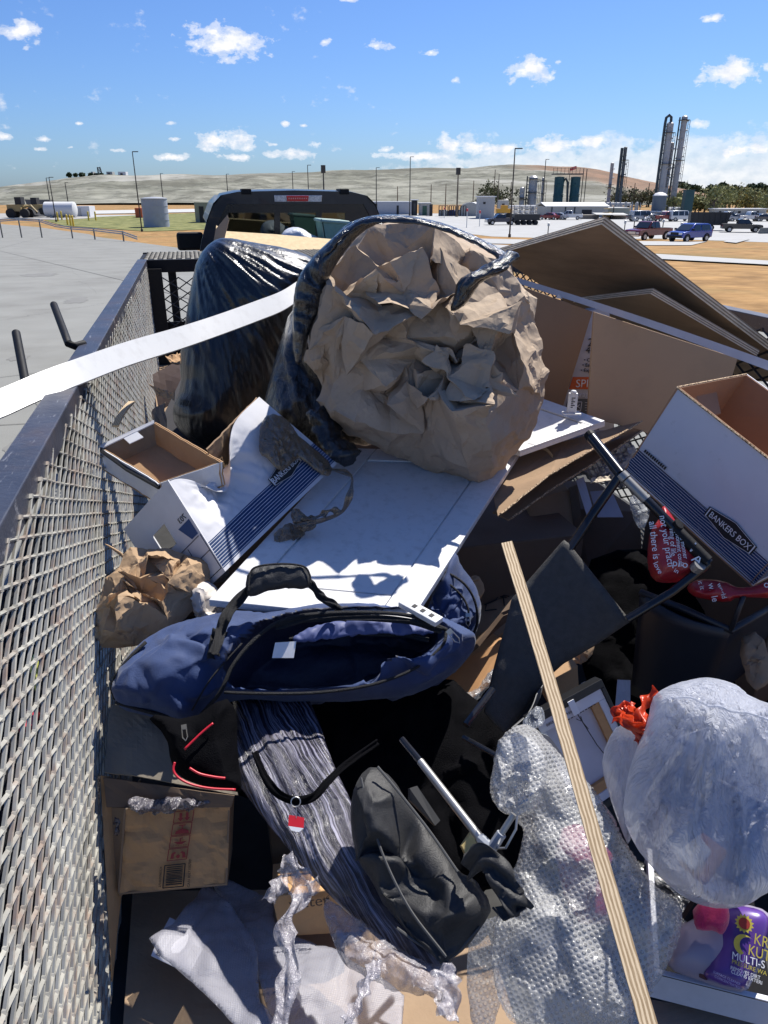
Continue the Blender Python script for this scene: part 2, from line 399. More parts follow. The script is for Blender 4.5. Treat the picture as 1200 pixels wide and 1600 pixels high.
def panel(c4, thick, nu=2, nv=2, disp=None, outline=None):
    """bilinear sheet from four 3d corners (a,b,c,d going round), real thickness; returns verts, faces, uv"""
    a, b, c, d = [np.asarray(q, float) for q in c4]; n = np.cross(b - a, d - a); n /= np.linalg.norm(n)
    U, Vv = np.meshgrid(np.linspace(0, 1, nu + 1), np.linspace(0, 1, nv + 1)); u = U.ravel()[:,None]; v = Vv.ravel()[:,None]
    P = a*(1-u)*(1-v) + b*u*(1-v) + c*u*v + d*(1-u)*v
    if np.dot(n, EYE - P.mean(0)) < 0: n = -n
    if disp is not None: P = P + disp(P, u[:,0], v[:,0], n)
    Bk = P - n * thick; N1 = len(P); W = nu + 1; f = []
    for j in range(nv):
        for i in range(nu): q = (j*W+i, j*W+i+1, (j+1)*W+i+1, (j+1)*W+i); f.append(q); f.append(tuple(x + N1 for x in q[::-1]))
    rim = [i for i in range(W)] + [j*W+nu for j in range(1, nv+1)] + [nv*W+i for i in range(nu-1, -1, -1)] + [j*W for j in range(nv-1, 0, -1)]
    for i in range(len(rim)): p, q = rim[i], rim[(i+1) % len(rim)]; f.append((q, p, p+N1, q+N1))
    uv = np.concatenate([np.stack([u[:,0], v[:,0]], 1)] * 2)
    return np.concatenate([P, Bk]), f, uv
def sheetpoly(poly3, thick, n=None):
    mb = MB(); P = [np.asarray(p, float) for p in poly3]
    if n is None:
        n = np.cross(P[1]-P[0], P[2]-P[0])
    n = np.asarray(n, float); n /= np.linalg.norm(n)
    if np.dot(n, EYE - P[0]) < 0: n = -n
    mb.prism(P, -n * thick); return mb
# ================================================================= GROUND
dry = M('dry_grass', (.31, .18, .075), .95, 0, .35, .9, .4, 30, (1, 1, 1), .1, col2=(.30, .18, .075), dirt=((.14, .125, .055), .12, .8), contrast=.2)
conc = M('concrete', (.215, .215, .198), .85, 0, .10, .7, .25, 60, spec=.25, dirt=((.155, .152, .138), .5, .7))
lotm = M('lot_concrete', (.36, .36, .35), .85, 0, .1, .25, spec=.2)
green = M('green_grass', (.10, .135, .045), .95, 0, .4, .5, .4, 20, spec=.1, col2=(.2, .19, .08), contrast=.2)
def rowpt(v, lat):      # ground-plan point: forward distance and sideways distance from the eye
    return (v * SY + lat * CY, v * CY - lat * SY)
def sheet(name, vs_, lats, mat, off, extra=None):
    mb = MB(); nx = len(lats)
    for v in vs_:
        for l in lats:
            x, y = rowpt(v, l * 1.0); mb.v.append((x, y, terr(v) + off + (extra(v, l) if extra else 0)))
    for j in range(len(vs_)-1):
        for i in range(nx-1): mb.f.append((j*nx+i, j*nx+i+1, (j+1)*nx+i+1, (j+1)*nx+i))
    return obj(name, mb, mat, kind='structure', smooth=True)
sheet('ground', [-60, -20, 0, 8, 20, 40, 70, 110, 200, 400, 900, 2500, 4500], [-4000, -1500, -500, -200, -80, -30, 0, 30, 80, 200, 500, 1500, 4000], dry, 0)
def patch(name, px, mat, off):
    """a flat sheet on the ground whose corners are given where the photo shows them"""
    pts = [G(*p) for p in px]; bm = bmesh.new()
    vs = [bm.verts.new((p[0], p[1], 0)) for p in pts]; bm.faces.new(vs)
    for vv in (8, 110):
        bmesh.ops.bisect_plane(bm, geom=bm.verts[:] + bm.edges[:] + bm.faces[:], plane_co=(vv * SY, vv * CY, 0), plane_no=(SY, CY, 0))
    for q in bm.verts: q.co.z = terr(vof(q.co)) + off
    bmesh.ops.triangulate(bm, faces=bm.faces[:])
    me = bpy.data.meshes.new(name); bm.to_mesh(me); bm.free()
    me.materials.append(mat); o = bpy.data.objects.new(name, me); C.objects.link(o); o['kind'] = 'structure'; return o
def near(px): return px
# concrete apron on the left, running under the trailer
ap = [G(-260, 340), G(0, 350), G(60, 355), G(140, 366), G(225, 380), G(320, 393), G(420, 412), G(560, 436), G(760, 470)]
bm = bmesh.new()
pts = [(p[0], p[1]) for p in ap] + [rowpt(9, 9), rowpt(-30, 14), rowpt(-30, -60), rowpt(20, -90)]
bm.faces.new([bm.verts.new((x, y, 0)) for x, y in pts])
for vv in (8, 110): bmesh.ops.bisect_plane(bm, geom=bm.verts[:] + bm.edges[:] + bm.faces[:], plane_co=(vv*SY, vv*CY, 0), plane_no=(SY, CY, 0))
for q in bm.verts: q.co.z = terr(vof(q.co)) + .006
bmesh.ops.triangulate(bm, faces=bm.faces[:])
me = bpy.data.meshes.new('concrete_apron'); bm.to_mesh(me); bm.free(); me.materials.append(conc)
o = bpy.data.objects.new('concrete_apron', me); C.objects.link(o); o['kind'] = 'structure'
# old oil stains and cracks of the apron
for k, (px, py, w_, l_) in enumerate([(120,470,.5,1.6),(60,430,1.1,2.2),(190,500,.35,.9),(30,560,.25,.5),(230,440,.9,3.0),(20,700,.12,.3)]):
    g_ = G(px, py); rg = np.random.default_rng(k); pts_ = []
    for a_ in np.linspace(0, 2*math.pi, 26, endpoint=False): r_ = rg.uniform(.75,1.2); x_, y_ = g_[0]+math.cos(a_)*w_*r_*.5, g_[1]+math.sin(a_)*l_*r_*.5; pts_.append((x_, y_, terr(x_*SY+y_*CY)+.0095))
    mb = MB(); mb.add(pts_, [tuple(range(26))]); obj('apron_stain', mb, M('stain', (.165,.162,.148), .8, 0, .15, 3.), kind='structure')
crk = MB(); rg = np.random.default_rng(12)
for (px, py, qx, qy) in [(10,500,190,470),(60,640,210,520),(100,410,150,460)]:
    a_, b_ = G(px, py), G(qx, qy); P_ = [a_+(b_-a_)*q + rg.normal(0,.05,3)*[1,1,0] for q in np.linspace(0,1,22)]
    o_ = []
    for q in P_:
        for s_ in (-.006,.006): o_.append((q[0], q[1]+s_, terr(vof(q))+.011))
    crk.add(o_, [(2*i,2*i+2,2*i+3,2*i+1) for i in range(21)])
obj('apron_cracks', crk, M('joint', (.085, .085, .08), .9), kind='structure')
# joints in the apron
jm = M('joint', (.085, .085, .08), .9)
mb = MB()
def groundline(a, b, wd, n=24, off=.012):
    a = np.array(a); b = np.array(b); t = b - a; t /= np.linalg.norm(t[:2]); sd = np.array([-t[1], t[0], 0]) * wd / 2; o = []
    for i in range(n + 1):
        p = a + (b - a) * i / n
        for s_ in (-1, 1):
            q = p + s_ * sd; o.append((q[0], q[1], terr(vof(q)) + off))
    mb.add(o, [(2*i, 2*i+2, 2*i+3, 2*i+1) for i in range(n)])
groundline(G(-60, 378), G(190, 438), .035); groundline(G(190, 438), G(330, 478), .035); groundline(G(-40, 596), G(250, 560), .012); groundline(G(-40, 668), G(200, 655), .012)
groundline(G(-300, 470), G(60, 372), .03)
obj('apron_joints', mb, jm, kind='structure')
# roads, lots and grass to the right
patch('parking_lot', [(120,336),(600,334),(820,333),(1400,333),(1400,388),(1200,379),(1030,373),(905,374),(700,362),(640,356),(560,352),(120,346)], lotm, .02)
patch('access_road', [(600,369),(900,377),(1105,378),(1080,384),(985,384),(900,384),(600,378)], lotm, .05)
patch('lower_road', [(560,381),(700,380),(850,387),(1015,398),(1400,422),(1400,436),(1200,416),(1000,405),(850,395),(700,388),(560,388)], lotm, .07)
patch('side_spur', [(1130,379),(1152,373),(1172,375),(1150,381)], lotm, .09)
patch('dry_verge', [(560,356),(640,357),(655,360),(600,362),(560,361)], dry, .11)
patch('green_field', [(70,345),(110,341),(300,333),(420,333),(420,356),(230,362),(100,353)], green, .06)
patch('gravel_road', [(-60,334),(110,334),(150,341),(100,344),(-60,342)], M('gravel', (.3,.29,.27), .9, 0, .15, 1.), .10)
patch('far_road', [(60,331),(360,326),(640,327),(640,333),(360,331),(90,336)], M('white_gravel', (.42,.42,.40), .9, 0, .1, 1.), .14)

# ================================================================= LANDFILL HILL
hillm = bpy.data.materials.new('landfill'); hillm.use_nodes = True; b = NB(hillm.node_tree); nn = hillm.node_tree
tc_ = nn.nodes.new('ShaderNodeTexCoord'); oc = tc_.outputs['Object']; sx = nn.nodes.new('ShaderNodeSeparateXYZ'); nn.links.new(oc, sx.inputs[0])
f1, _ = b.noise(b.mapping(oc, (1, 1, 14)), .012, 7, .66); f2, _ = b.noise(b.mapping(oc, (1, 1, 5), loc=(9, 2, 4)), .05, 8, .74); f3, _ = b.noise(b.mapping(oc, (1, 1, 16), loc=(4, 7, 1)), .006, 5, .6)
c = b.mix(b.ramp(f1, [(.42, 0), (.56, 1)]), (.29, .285, .235, 1), (.19, .19, .15, 1)); c = b.mix(b.math('MULTIPLY', b.ramp(f2, [(.46, 0), (.6, 1)]), .8), c, (.095, .095, .075, 1))
c = b.mix(b.math('MULTIPLY', b.ramp(f3, [(.54, 0), (.62, 1)]), .6), c, (.42, .41, .37, 1))
f4, _ = b.noise(b.mapping(oc, (1, 1, 20), loc=(2, 9, 5)), .007, 8, .7); c = b.mix(b.math('MULTIPLY', b.ramp(f4, [(.52, 0), (.58, 1)]), .6), c, (.12,.115,.09,1))
xr = b.math('MULTIPLY_ADD', b.math('SUBTRACT', f1, .5), 90., sx.outputs[0]); x_edge = PV(905, 300, 560)[0]
red = b.ramp(b.math('MULTIPLY', b.math('SUBTRACT', xr, x_edge - 30), 1 / 40., clamp=True), [(0, 0), (1, 1)])
redc = b.mix(b.ramp(f2, [(.4, 0), (.6, 1)]), (.26, .155, .10, 1), (.19, .125, .085, 1)); c = b.mix(b.math('MULTIPLY', red, .9), c, redc)
p_ = nn.nodes['Principled BSDF']; nn.links.new(c, p_.inputs['Base Color']); p_.inputs['Roughness'].default_value = .95; p_.inputs['Specular IOR Level'].default_value = .1
bn = nn.nodes.new('ShaderNodeBump'); bn.inputs['Strength'].default_value = .6; bn.inputs['Distance'].default_value = 1.5; nn.links.new(f2, bn.inputs['Height']); nn.links.new(bn.outputs[0], p_.inputs['Normal'])
prof = [(-260,302),(-100,298),(0,293),(60,285),(110,277),(150,274),(200,273),(300,273),(400,272),(500,267),(600,264),(700,262),(760,260),(800,259),(840,258),(900,262),(960,271),(1000,281),(1060,295),(1100,301),(1160,330)]
pxs = np.linspace(-260, 1150, 300); tops = np.interp(pxs, [p[0] for p in prof], [p[1] for p in prof])
mb = MB(); NR = 46; vsr = np.linspace(380, 800, NR)
for j, v in enumerate(vsr):
    s_ = j / (NR - 1)
    for i, px in enumerate(pxs):
        zt = PV(px, tops[i], 640)[2] + 1.5 * math.sin(px * .05) * .3
        q = min(1, (v - 380) / 260.)
        q2 = q + .045 * math.sin(q * 2 * math.pi * 3.5 + px * .006)      # terraces
        q2 = max(0, min(1, q2)) ** .9
        base = -3.9; z = base + (zt - base) * (q2 if v <= 640 else 1 - .35 * (v - 640) / 160)
        nz = (fbm(np.array([[px * .03, v * .02, 3.]]), 4, 4)[0] - .5) * 5 * min(1, q * 2) * (1 - .75 * max(0, 1 - abs(q - 1) * 4))
        P = PV(px, 300, v); mb.v.append((P[0], P[1], z + nz))
nx = len(pxs)
for j in range(NR - 1):
    for i in range(nx - 1): mb.f.append((j*nx+i, j*nx+i+1, (j+1)*nx+i+1, (j+1)*nx+i))
obj('landfill_hill', mb, hillm, kind='structure', smooth=True)

# ================================================================= TREES
leafm = M('scrub_leaf', (.20, .21, .09), .8, 0, .35, .5, col2=(.25, .25, .11), spec=.15); leafd = M('dark_leaf', (.045, .065, .025), .8, 0, .4, .3, spec=.15)
barkm = M('bark', (.13, .10, .075), .9)
def tree(name, label, v, px, py_base, hgt, wid, lm, group, seed, n=900, ls=.28):
    P = PV(px, 300, v); loc = (P[0], P[1], terr(v)); t = thing(name, label, 'tree', loc, group)
    rng = np.random.default_rng(seed); mb = MB(); L = np.array(loc)
    mb.tube([L, L + [0, 0, hgt * .35], L + [.1, 0, hgt * .7]], [wid * .045, wid * .035, wid * .01], 7)
    for k in range(5):
        a = k * 1.3 + seed; mb.tube([L + [0, 0, hgt * (.25 + .08 * k)], L + [math.cos(a) * wid * .3, math.sin(a) * wid * .3, hgt * (.5 + .08 * k)]], [wid * .022, wid * .006], 5)
    obj('trunk', mb, barkm, t)
    clumps = [(L + np.array([rng.normal() * wid * .22, rng.normal() * wid * .22, hgt * rng.uniform(.22, .88)]), wid * rng.uniform(.13, .25)) for k in range(14)]
    V = []; Fs = []
    for k in range(n):
        c0, r0 = clumps[rng.integers(len(clumps))]; dd = rng.normal(size=3); dd /= np.linalg.norm(dd); c1 = c0 + dd * r0 * rng.uniform(.6, 1.1)
        a = rng.normal(size=3); a /= np.linalg.norm(a); bb = np.cross(a, dd); bb /= np.linalg.norm(bb) + 1e-9; s1 = ls * rng.uniform(.6, 1.3)
        o = len(V); V += [c1 + a * s1, c1 + bb * s1 * .6, c1 - a * s1, c1 - bb * s1 * .6]; Fs.append((o, o+1, o+2, o+3))
    obj('crown', (V, Fs), lm, t); return t
rng = np.random.default_rng(3)
gsc = 'pale scrub trees in the thicket beyond the parked trucks'
for k in range(26):
    px = 1052 + k * 7.2 + rng.uniform(-3, 3); v = 235 + rng.uniform(-15, 60)
    hh = (4.5 + rng.uniform(0, 3.8)) * (.75 if px < 1100 else 1.05)
    tree('scrub_tree', ORD[k] + ' pale olive scrub tree from the left in the thicket behind the trucks', v, px, 0, hh, hh * 1.1, leafm, gsc, 100 + k, 500, .42)
for k, (px, vv, hh) in enumerate([(767, 215, 8.5), (755, 225, 6), (788, 230, 6.5)]):
    tree('bushy_tree', ['large dark olive bushy tree behind the tall grey shed', 'small bush at the left of the large bushy tree', 'small bush between the grey shed and the light poles'][k], vv, px, 0, hh, hh * 1.3, M('olive_leaf', (.075, .08, .035), .8, 0, .35, .4, spec=.15), None, 50 + k, 600, .35)
for k in range(9):
    px = 965 + k * 10 + rng.uniform(-3, 3); hh = 5.5 + rng.uniform(0, 2)
    tree('hedge_tree', ORD[k] + ' grey green shrub from the left at the foot of the red hill', 330, px, 0, hh, hh * 1.4, M('grey_leaf', (.13, .14, .075), .8, 0, .3, .4, spec=.15), 'grey green shrubs at the foot of the red hill', 70 + k, 300, .5)
# far wood on the horizon
V = []; Fs = []
for k in range(7000):
    px = rng.uniform(1062, 1330); top = 291 + 3 * math.sin(px * .11) + 2 * math.sin(px * .31) ; v = rng.uniform(850, 950)
    py = top + rng.uniform(0, 1) ** .7 * 14; c0 = PV(px, py, v); a = rng.normal(size=3) * 1.6; bb = rng.normal(size=3) * 1.6
    o = len(V); V += [c0 + a, c0 + bb, c0 - a, c0 - bb]; Fs.append((o, o+1, o+2, o+3))
obj('distant_wood', (V, Fs), leafd, kind='stuff', label='dark line of distant trees along the horizon at the right', cat='trees')
# hilltop bushes and machinery
for k, (px, top, wv) in enumerate([(108, 267, 1.6), (118, 269, 1.2), (128, 268, 1.8), (142, 269, 1.4), (150, 270, 1.2)]):
    c0 = PV(px, 273.5, 640); P = (c0[0], c0[1], c0[2]); mb = MB(); rg = np.random.default_rng(k); V = []; Fs = []
    for q in range(160):
        dd = rg.normal(size=3); dd /= np.linalg.norm(dd); cc_ = c0 + dd * np.array([wv * 1.3, wv, wv]) * rg.uniform(.5, 1); a = rg.normal(size=3) * .5; bb = rg.normal(size=3) * .5
        o = len(V); V += [cc_ + a, cc_ + bb, cc_ - a, cc_ - bb]; Fs.append((o, o+1, o+2, o+3))
    obj('hilltop_bush', (V, Fs), leafd, label=ORD[k] + ' small dark bush from the left on the landfill crest', cat='bush', group='bushes on the hill crest')

# ================================================================= LIGHT POLES AND POSTS
polem = M('pole_metal', (.05, .045, .04), .6, .3); woodp = M('pole_wood', (.16, .12, .085), .9); galv = M('galvanised', (.38, .39, .4), .5, .5)
poles = [ # top px, top py, base px, base py, v, kind, label
 (211,237,222,362,None,'lamp','tall slim light pole on the grass left of the pickup, beside the steel tank'),
 (75,277,88,347,None,'lamp','left one of two adjoining leaning light poles at the far left road'),
 (72,278,79,320,230,'lamp','thinner light pole just left of the pair at the far left road'),
 (100,285,109,333,None,'lamp','light pole standing between the pair and the white tank at the far left'),
 (253,271,256,322,260,'lamp','distant light pole rising just right of the round steel tank'),
 (355,272,356,304,260,'lamp','short distant light pole behind the left roof corner of the pickup cab'),
 (457,268,458,300,260,'lamp','thin distant light pole behind the middle of the pickup cab roof'),
 (480,258,482,300,200,'lamp','light pole with a single arm behind the right of the cab roof'),
 (505,258,506,300,180,'box','thick pole with a square head behind the right of the cab roof'),
 (587,262,588,310,220,'lamp','light pole just right of the pickup cab'),
 (641,245,640,337,None,'lamp','tall light pole beside the dry verge above the paper bundle'),
 (717,262,714,325,200,'box','brown wooden pole with a square head in the middle of the lot'),
 (773,265,771,318,240,'post','left pole of the two standing before the tall grey shed'),
 (778,272,777,325,210,'post','right pole of the two standing before the tall grey shed'),
 (740,282,739,315,260,'post','small pole left of the olive bushy tree'),
 (696,288,696,318,250,'post','thin post left of the square headed pole'),
 (673,288,673,325,240,'post','thin post right of the tall verge pole'),
 (803,232,796,371,None,'lamp','tallest nearest light pole on the grass strip in front of the plant'),
 (852,249,847,325,220,'lamp','light pole between the silver vessel and the dark green tanks'),
 (798,284,797,318,240,'post','short pole right beside the tallest light pole'),
 (621,291,621,314,300,'post','tiny pole at the left end of the long low shed'),
 (992,286,990,307,330,'post','thin utility post left of the tall pair of towers'),
 (1015,286,1012,308,330,'post','thin utility post just left of the towers and right of its twin')]
poles[12] = (773,265,771,318,240,'post',poles[12][6])
for k, (tx, ty, bx, by, v, kd, lab) in enumerate(poles):
    b0 = G(bx, by) if v is None else PV(bx, by, v); b0[2] = terr(vof(b0)); v = vof(b0); tp = PV(tx, ty, v); H = tp[2] - b0[2]
    t = thing('light_pole' if kd == 'lamp' else 'utility_pole', lab, 'pole', b0)
    r = max(.09, .0006 * v * (1.6 if kd == 'box' else 1)); mb = MB(); mb.lathe(b0, [(r*2.0, 0), (r*2.0, .4), (r*1.1, .45), (r, H*.5), (r*.7, H)], 8)
    obj('shaft', mb, polem if kd != 'post' and k not in (11,) else woodp, t)
    if kd == 'lamp':
        mb = MB(); sg = 1; a = b0 + [0, 0, H]; e = a + np.array([CY, -SY, 0]) * sg * .9
        mb.obox(a - [0, .12, .06], e - a, [0, .24, 0], [0, 0, .12]); obj('lamp_head', mb, polem, t)
    if kd == 'box':
        mb = MB(); mb.box(b0 + [-.45, -.45, H-1.6], b0 + [.45, .45, H]); obj('pole_head', mb, polem, t)
# thin marker posts in the lot
mpost = M('marker_white', (.6, .6, .58), .6); mred = M('marker_red', (.5, .04, .05), .5)
for k, (px, ty, by, rd) in enumerate([(694,327,341,1),(729,330,356,1),(749,333,354,1),(856,353,366,0),(1109-120,345,366,0),(1078-44,347,366,0),(1062+1,352,364,0),(952,358,368,0),(975,349,364,0),(1005,345,364,0)]):
    b0 = G(px, by); tp = PV(px, ty, vof(b0)); H = tp[2] - b0[2]; t = thing('marker_post', (['left','middle','right'][k] + ' thin marker post with a red cap in the open lot') if rd else ('thin dark lot edge post ' + ['before the wooden enclosure','just behind the red pickup','between the red pickup and blue car','behind the blue car','at the left before the open shed','before the dark grey pickup','right of the dark grey pickup'][k-3]), 'post', b0, ['red capped marker posts', 'pale lot edge posts'][0 if rd else 1])
    mb = MB(); mb.cyl(b0, b0 + [0,0,H], .07, 8); obj('shaft', mb, mpost if rd else polem, t)
    mb = MB(); mb.lathe(b0 + [0,0,H-.02], [(.16,0),(.16,.4),(.05,.45)], 8); obj('cap', mb, mred if rd else galv, t)
ylw = M('bollard_yellow', (.7, .5, .05), .5)
for k, (px, by) in enumerate([(91,346),(97,344),(139,345),(150,345),(106,352),(111,353),(115,354)]):
    b0 = G(px, by); mb = MB(); mb.lathe(b0, [(.17,0),(.17,1.7),(.12,1.85),(.03,1.92)], 10)
    obj('bollard', mb, ylw, label=['left one of the close pair of','right one of the close pair of','left one of the spaced pair of','right one of the spaced pair of','left one of the near three','middle one of the near three','right one of the near three'][k] + ' yellow bollards at the far left', cat='bollard', group='yellow bollards at the far left', smooth=False)
# guard rail
t = thing('guardrail', 'galvanised guardrail with dark posts along the apron edge at the left', 'guardrail', G(75, 362))
rl = [(-80,352,343),(0,349,342),(30,346,340),(62,359,342),(85,366,350),(110,366,354),(145,369,356),(190,372,361),(212,377,369)]
pts = []
for (px, by, ty) in rl: g_ = PV(px, 352, 100 if px < 90 else 100 - (px-85)*.2); pts.append(np.array([g_[0], g_[1], PV(px, ty, vof(g_))[2]]))
mb = MB()
for a, b_ in zip(pts[:-1], pts[1:]):
    for z0 in (0, -.2): mb.obox(a + [0, 0, z0 - .14], b_ - a, [0, .08, 0], [0, 0, .13])
obj('rail', mb, galv, t)
for i in (1, 2, 3, 5, 6, 7):
    g_ = pts[i]; z0 = terr(vof(g_)); mb = MB(); mb.box((g_[0]-.07, g_[1]+.1, z0-.1), (g_[0]+.07, g_[1]+.28, g_[2])); obj('post', mb, M('rail_post', (.14,.135,.125), .8), t)

# ================================================================= STEEL TANKS AND LEFT YARD
tankm = M('tank_steel', (.33, .36, .42), .55, .2, .08, .5, dirt=((.22,.22,.24), .4, .5)); roofm = M('white_metal', (.6, .61, .62), .5)
def tank(name, label, px, top, by, w_px, v, mat, cap=None, ribs=0, dome=False):
    b0 = PV(px, by, v); b0[2] = terr(v); k = v / F / 1.0 * CT
    tp = PV(px, top, v); H = tp[2] - b0[2]; R = np.linalg.norm(PV(px + w_px / 2, by, v) - PV(px, by, v))
    t = thing(name, label, 'tank', b0); mb = MB(); mb.lathe(b0, [(R, 0), (R, H)], 28)
    for r_ in range(ribs): mb.lathe(b0 + [0,0,H*(r_+1)/(ribs+1)], [(R*1.02,0),(R*1.02,.12)], 28)
    obj('shell', mb, mat, t, auto=40); mb = MB()
    mb.lathe(b0 + [0,0,H+.003], [(R*1.03,0),(R*1.03,.12),(R*.7,R*(.35 if dome else .12)),(R*.2,R*(.5 if dome else .16))], 28); obj('roof', mb, cap or mat, t, auto=40); return t
tank('steel_tank', 'round blue grey steel tank on the grass left of the pickup', 244, 311, 343, 39, 140, tankm, galv, 3)
def block(name, label, cat, x0, x1, top, by, v, depth, mat, roof=None, roofh=.0, pitch=0, parts=(), group=None):
    a = PV(x0, by, v); b_ = PV(x1, by, v); z0 = terr(v); a[2] = b_[2] = z0; H = PV((x0+x1)/2, top, v)[2] - z0
    d = np.array([SY, CY, 0]) * depth; t = thing(name, label, cat, (a + b_) / 2, group); mb = MB(); mb.obox(a, b_ - a, d, [0, 0, H]); obj('wall', mb, mat, t)
    u = (b_ - a); L = np.linalg.norm(u); u = u / L; dn = d / depth
    if roof:
        mb = MB(); o = a - u*.3 - dn*.3 + [0,0,H+.003]
        if pitch: mb.prism([o, o + u*(L+.6), o + u*(L+.6) + dn*(depth+.6)/2 + [0,0,pitch], o + dn*(depth+.6)/2 + [0,0,pitch]], [0,0,.15]); o2 = o + dn*(depth+.6); mb.prism([o2, o2 + u*(L+.6), o + u*(L+.6) + dn*(depth+.6)/2 + [0,0,pitch], o + dn*(depth+.6)/2 + [0,0,pitch]], [0,0,.15])
        else: mb.obox(o, u*(L+.6), dn*(depth+.6), [0,0,.2])
        obj('roof', mb, roof, t)
    for (nm, fx0, fx1, fz0, fz1, m_) in parts:
        mb = MB(); mb.obox(a + u*L*fx0 - dn*.08 + [0,0,H*fz0], u*L*(fx1-fx0), dn*.077, [0,0,H*(fz1-fz0)]); obj(nm, mb, m_, t)
    return t
greyw = M('grey_siding', (.36, .36, .34), .7, .1, .06, .8, .15, 9, (6, 6, .2)); beigew = M('beige_siding', (.42, .40, .36), .7, 0, .06, .8, .15, 9, (6, 6, .2)); dkw = M('dark_opening', (.02, .02, .022), .7); whw = M('white_siding', (.62, .62, .62), .6)
greent = M('green_vessel', (.014, .062, .07), .5, .1, .12, .3); woodf = M('weathered_wood', (.19, .165, .135), .9, 0, .25, 3., stretch=(4, 4, .2))
block('shed', 'small olive grey shed left of the pickup cab', 'shed', 305, 333, 316, 338, 160, 6, M('olive_siding', (.27, .27, .2), .8), None, parts=(('door', .25, .5, 0, .8, dkw),))
tank('storage_tank', 'small grey container tank behind the shed left of the cab', 318, 320, 336, 14, 175, galv)
t = thing('horizontal_tank', 'long low white fuel tank lying at the far left', 'tank', G(95, 333))
mb = MB(); a = PV(70, 325, 190); b_ = PV(118, 325, 190); a[2] = b_[2] = terr(190) + 1.9; mb.tube([a, a+(b_-a)*.03, a+(b_-a)*.97, b_], [1.2, 1.7, 1.7, 1.2], 18); obj('shell', mb, whw, t, auto=50)
for q in (.2, .5, .8):
    p = a + (b_ - a) * q; mb = MB(); mb.box(p - [.3, 1.2, 1.9], p + [.3, 1.2, -1.2]); obj('saddle', mb, greyw, t)
block('white_trailer', 'small white box trailer at the left of the far white road', 'trailer', 118, 140, 322, 330, 200, 4, whw, None, parts=(('door', .1, .4, 0, .8, galv),))
block('orange_container', 'small orange container right beside the far white road', 'container', 211, 222, 325, 332, 190, 4, M('orange_paint', (.6, .12, .04), .6), None, parts=(('door', .2, .8, .05, .9, M('orange_dark', (.4, .08, .03), .6)),))
# earth movers at the left
def loader(px, py, v, s, label, flip=1):
    b0 = PV(px, py, v); b0[2] = terr(v); u = np.array([CY, -SY, 0]) * flip; d = np.array([SY, CY, 0]); t = thing('wheel_loader', label, 'loader', b0)
    ym = M('loader_paint', (.33, .24, .1), .6); dk = M('tyre', (.02, .02, .02), .9)
    mb = MB(); mb.obox(b0 + u*(-2.2*s) - d*1.*s + [0,0,1.2*s], u*2.6*s, d*2*s, [0,0,1.2*s]); obj('body', mb, ym, t)
    mb = MB(); mb.obox(b0 + u*(-.6*s) - d*.8*s + [0,0,2.4*s], u*1.2*s, d*1.6*s, [0,0,1.3*s]); obj('cab', mb, dkw, t)
    mb = MB(); mb.tube([b0+u*.4*s+[0,0,1.9*s], b0+u*2.*s+[0,0,2.2*s], b0+u*3.*s+[0,0,1.*s]], .22*s, 6); obj('arm', mb, ym, t)
    mb = MB(); q = b0 + u*2.7*s - d*1.3*s; mb.prism([q+[0,0,.2*s], q+u*1.1*s+[0,0,.3*s], q+u*1.0*s+[0,0,.5*s], q+u*.3*s+[0,0,.6*s], q+[0,0,1.4*s]], d*2.6*s); obj('bucket', mb, dkw, t)
    for ux in (-1.6, 1.1):
        for dd in (-1.1, 1.1):
            c_ = b0 + u*ux*s + d*dd*s + [0,0,.85*s]; mb = MB(); mb.cyl(c_ - d*.28*s, c_ + d*.28*s, .85*s, 16); obj('wheel', mb, dk, t)
loader(34, 333, 190, 1.25, 'tan wheel loader working at the far left below the hill'); loader(58, 333, 200, 1.2, 'second wheel loader, right of the first and nearer the white tank', -1)
t0 = thing('haul_truck', 'dark high sided haul truck beside the loaders at the far left', 'truck', PV(64, 333, 215) * [1,1,0] + [0,0,terr(215)])
b0 = np.array(t0.location); u = np.array([CY, -SY, 0]); d = np.array([SY, CY, 0]); mb = MB(); mb.prism([b0+u*-3.2+[0,0,1.6], b0+u*2.5+[0,0,1.4], b0+u*3.+[0,0,3.8], b0+u*-3.8+[0,0,3.9]], d*2.4); obj('bed', mb, M('haul_grey', (.12,.115,.105), .8), t0)
mb = MB(); mb.obox(b0+u*3.1+[0,0,1.], u*1.6, d*2.3, [0,0,2.]); obj('cab', mb, M('haul_cab', (.3,.28,.22), .7), t0)
for ux in (-2.2, -.9, 3.9): mb = MB(); c_ = b0+u*ux+[0,0,.55]-d*.1; mb.cyl(c_, c_+d*2.5, .55, 14); obj('wheel', mb, M('tyre', (.02,)*3, .9), t0)
# things on the hill crest
for k, (x0, x1, tp) in enumerate([(143,146,268),(185,197,273),(167,176,273)]):
    block('crest_shed', ['narrow shed at the left on the hill crest', 'low white container on the hill crest', 'small container left of the white one on the hill crest'][k], 'shed', x0, x1, tp, 276, 642, 6, [greyw, whw, greyw][k], None, parts=(('door', .3, .6, 0, .7, dkw),)).location.z += 0
# crest blocks must stand on the crest, not on the plain
def raise_to(o, py):
    p = PV(600, py, 642); dz = p[2] - o.location.z; o.location.z += dz
for o in list(C.objects):
    if o.name.startswith('crest_shed'):
        for ch in o.children:
            zs = [v.co.z for v in ch.data.vertices]; k = 1.8 / max(1e-3, max(zs) - min(zs)); mn = min(v.co.z for v in o.children[0].data.vertices)
        mx = max(v.co.z for v in o.children[0].data.vertices)
        for ch in o.children:
            for v in ch.data.vertices: v.co.z = (v.co.z) / mx * 2.6
        o.location.z = PV(170, 275.0, 642)[2] - .6
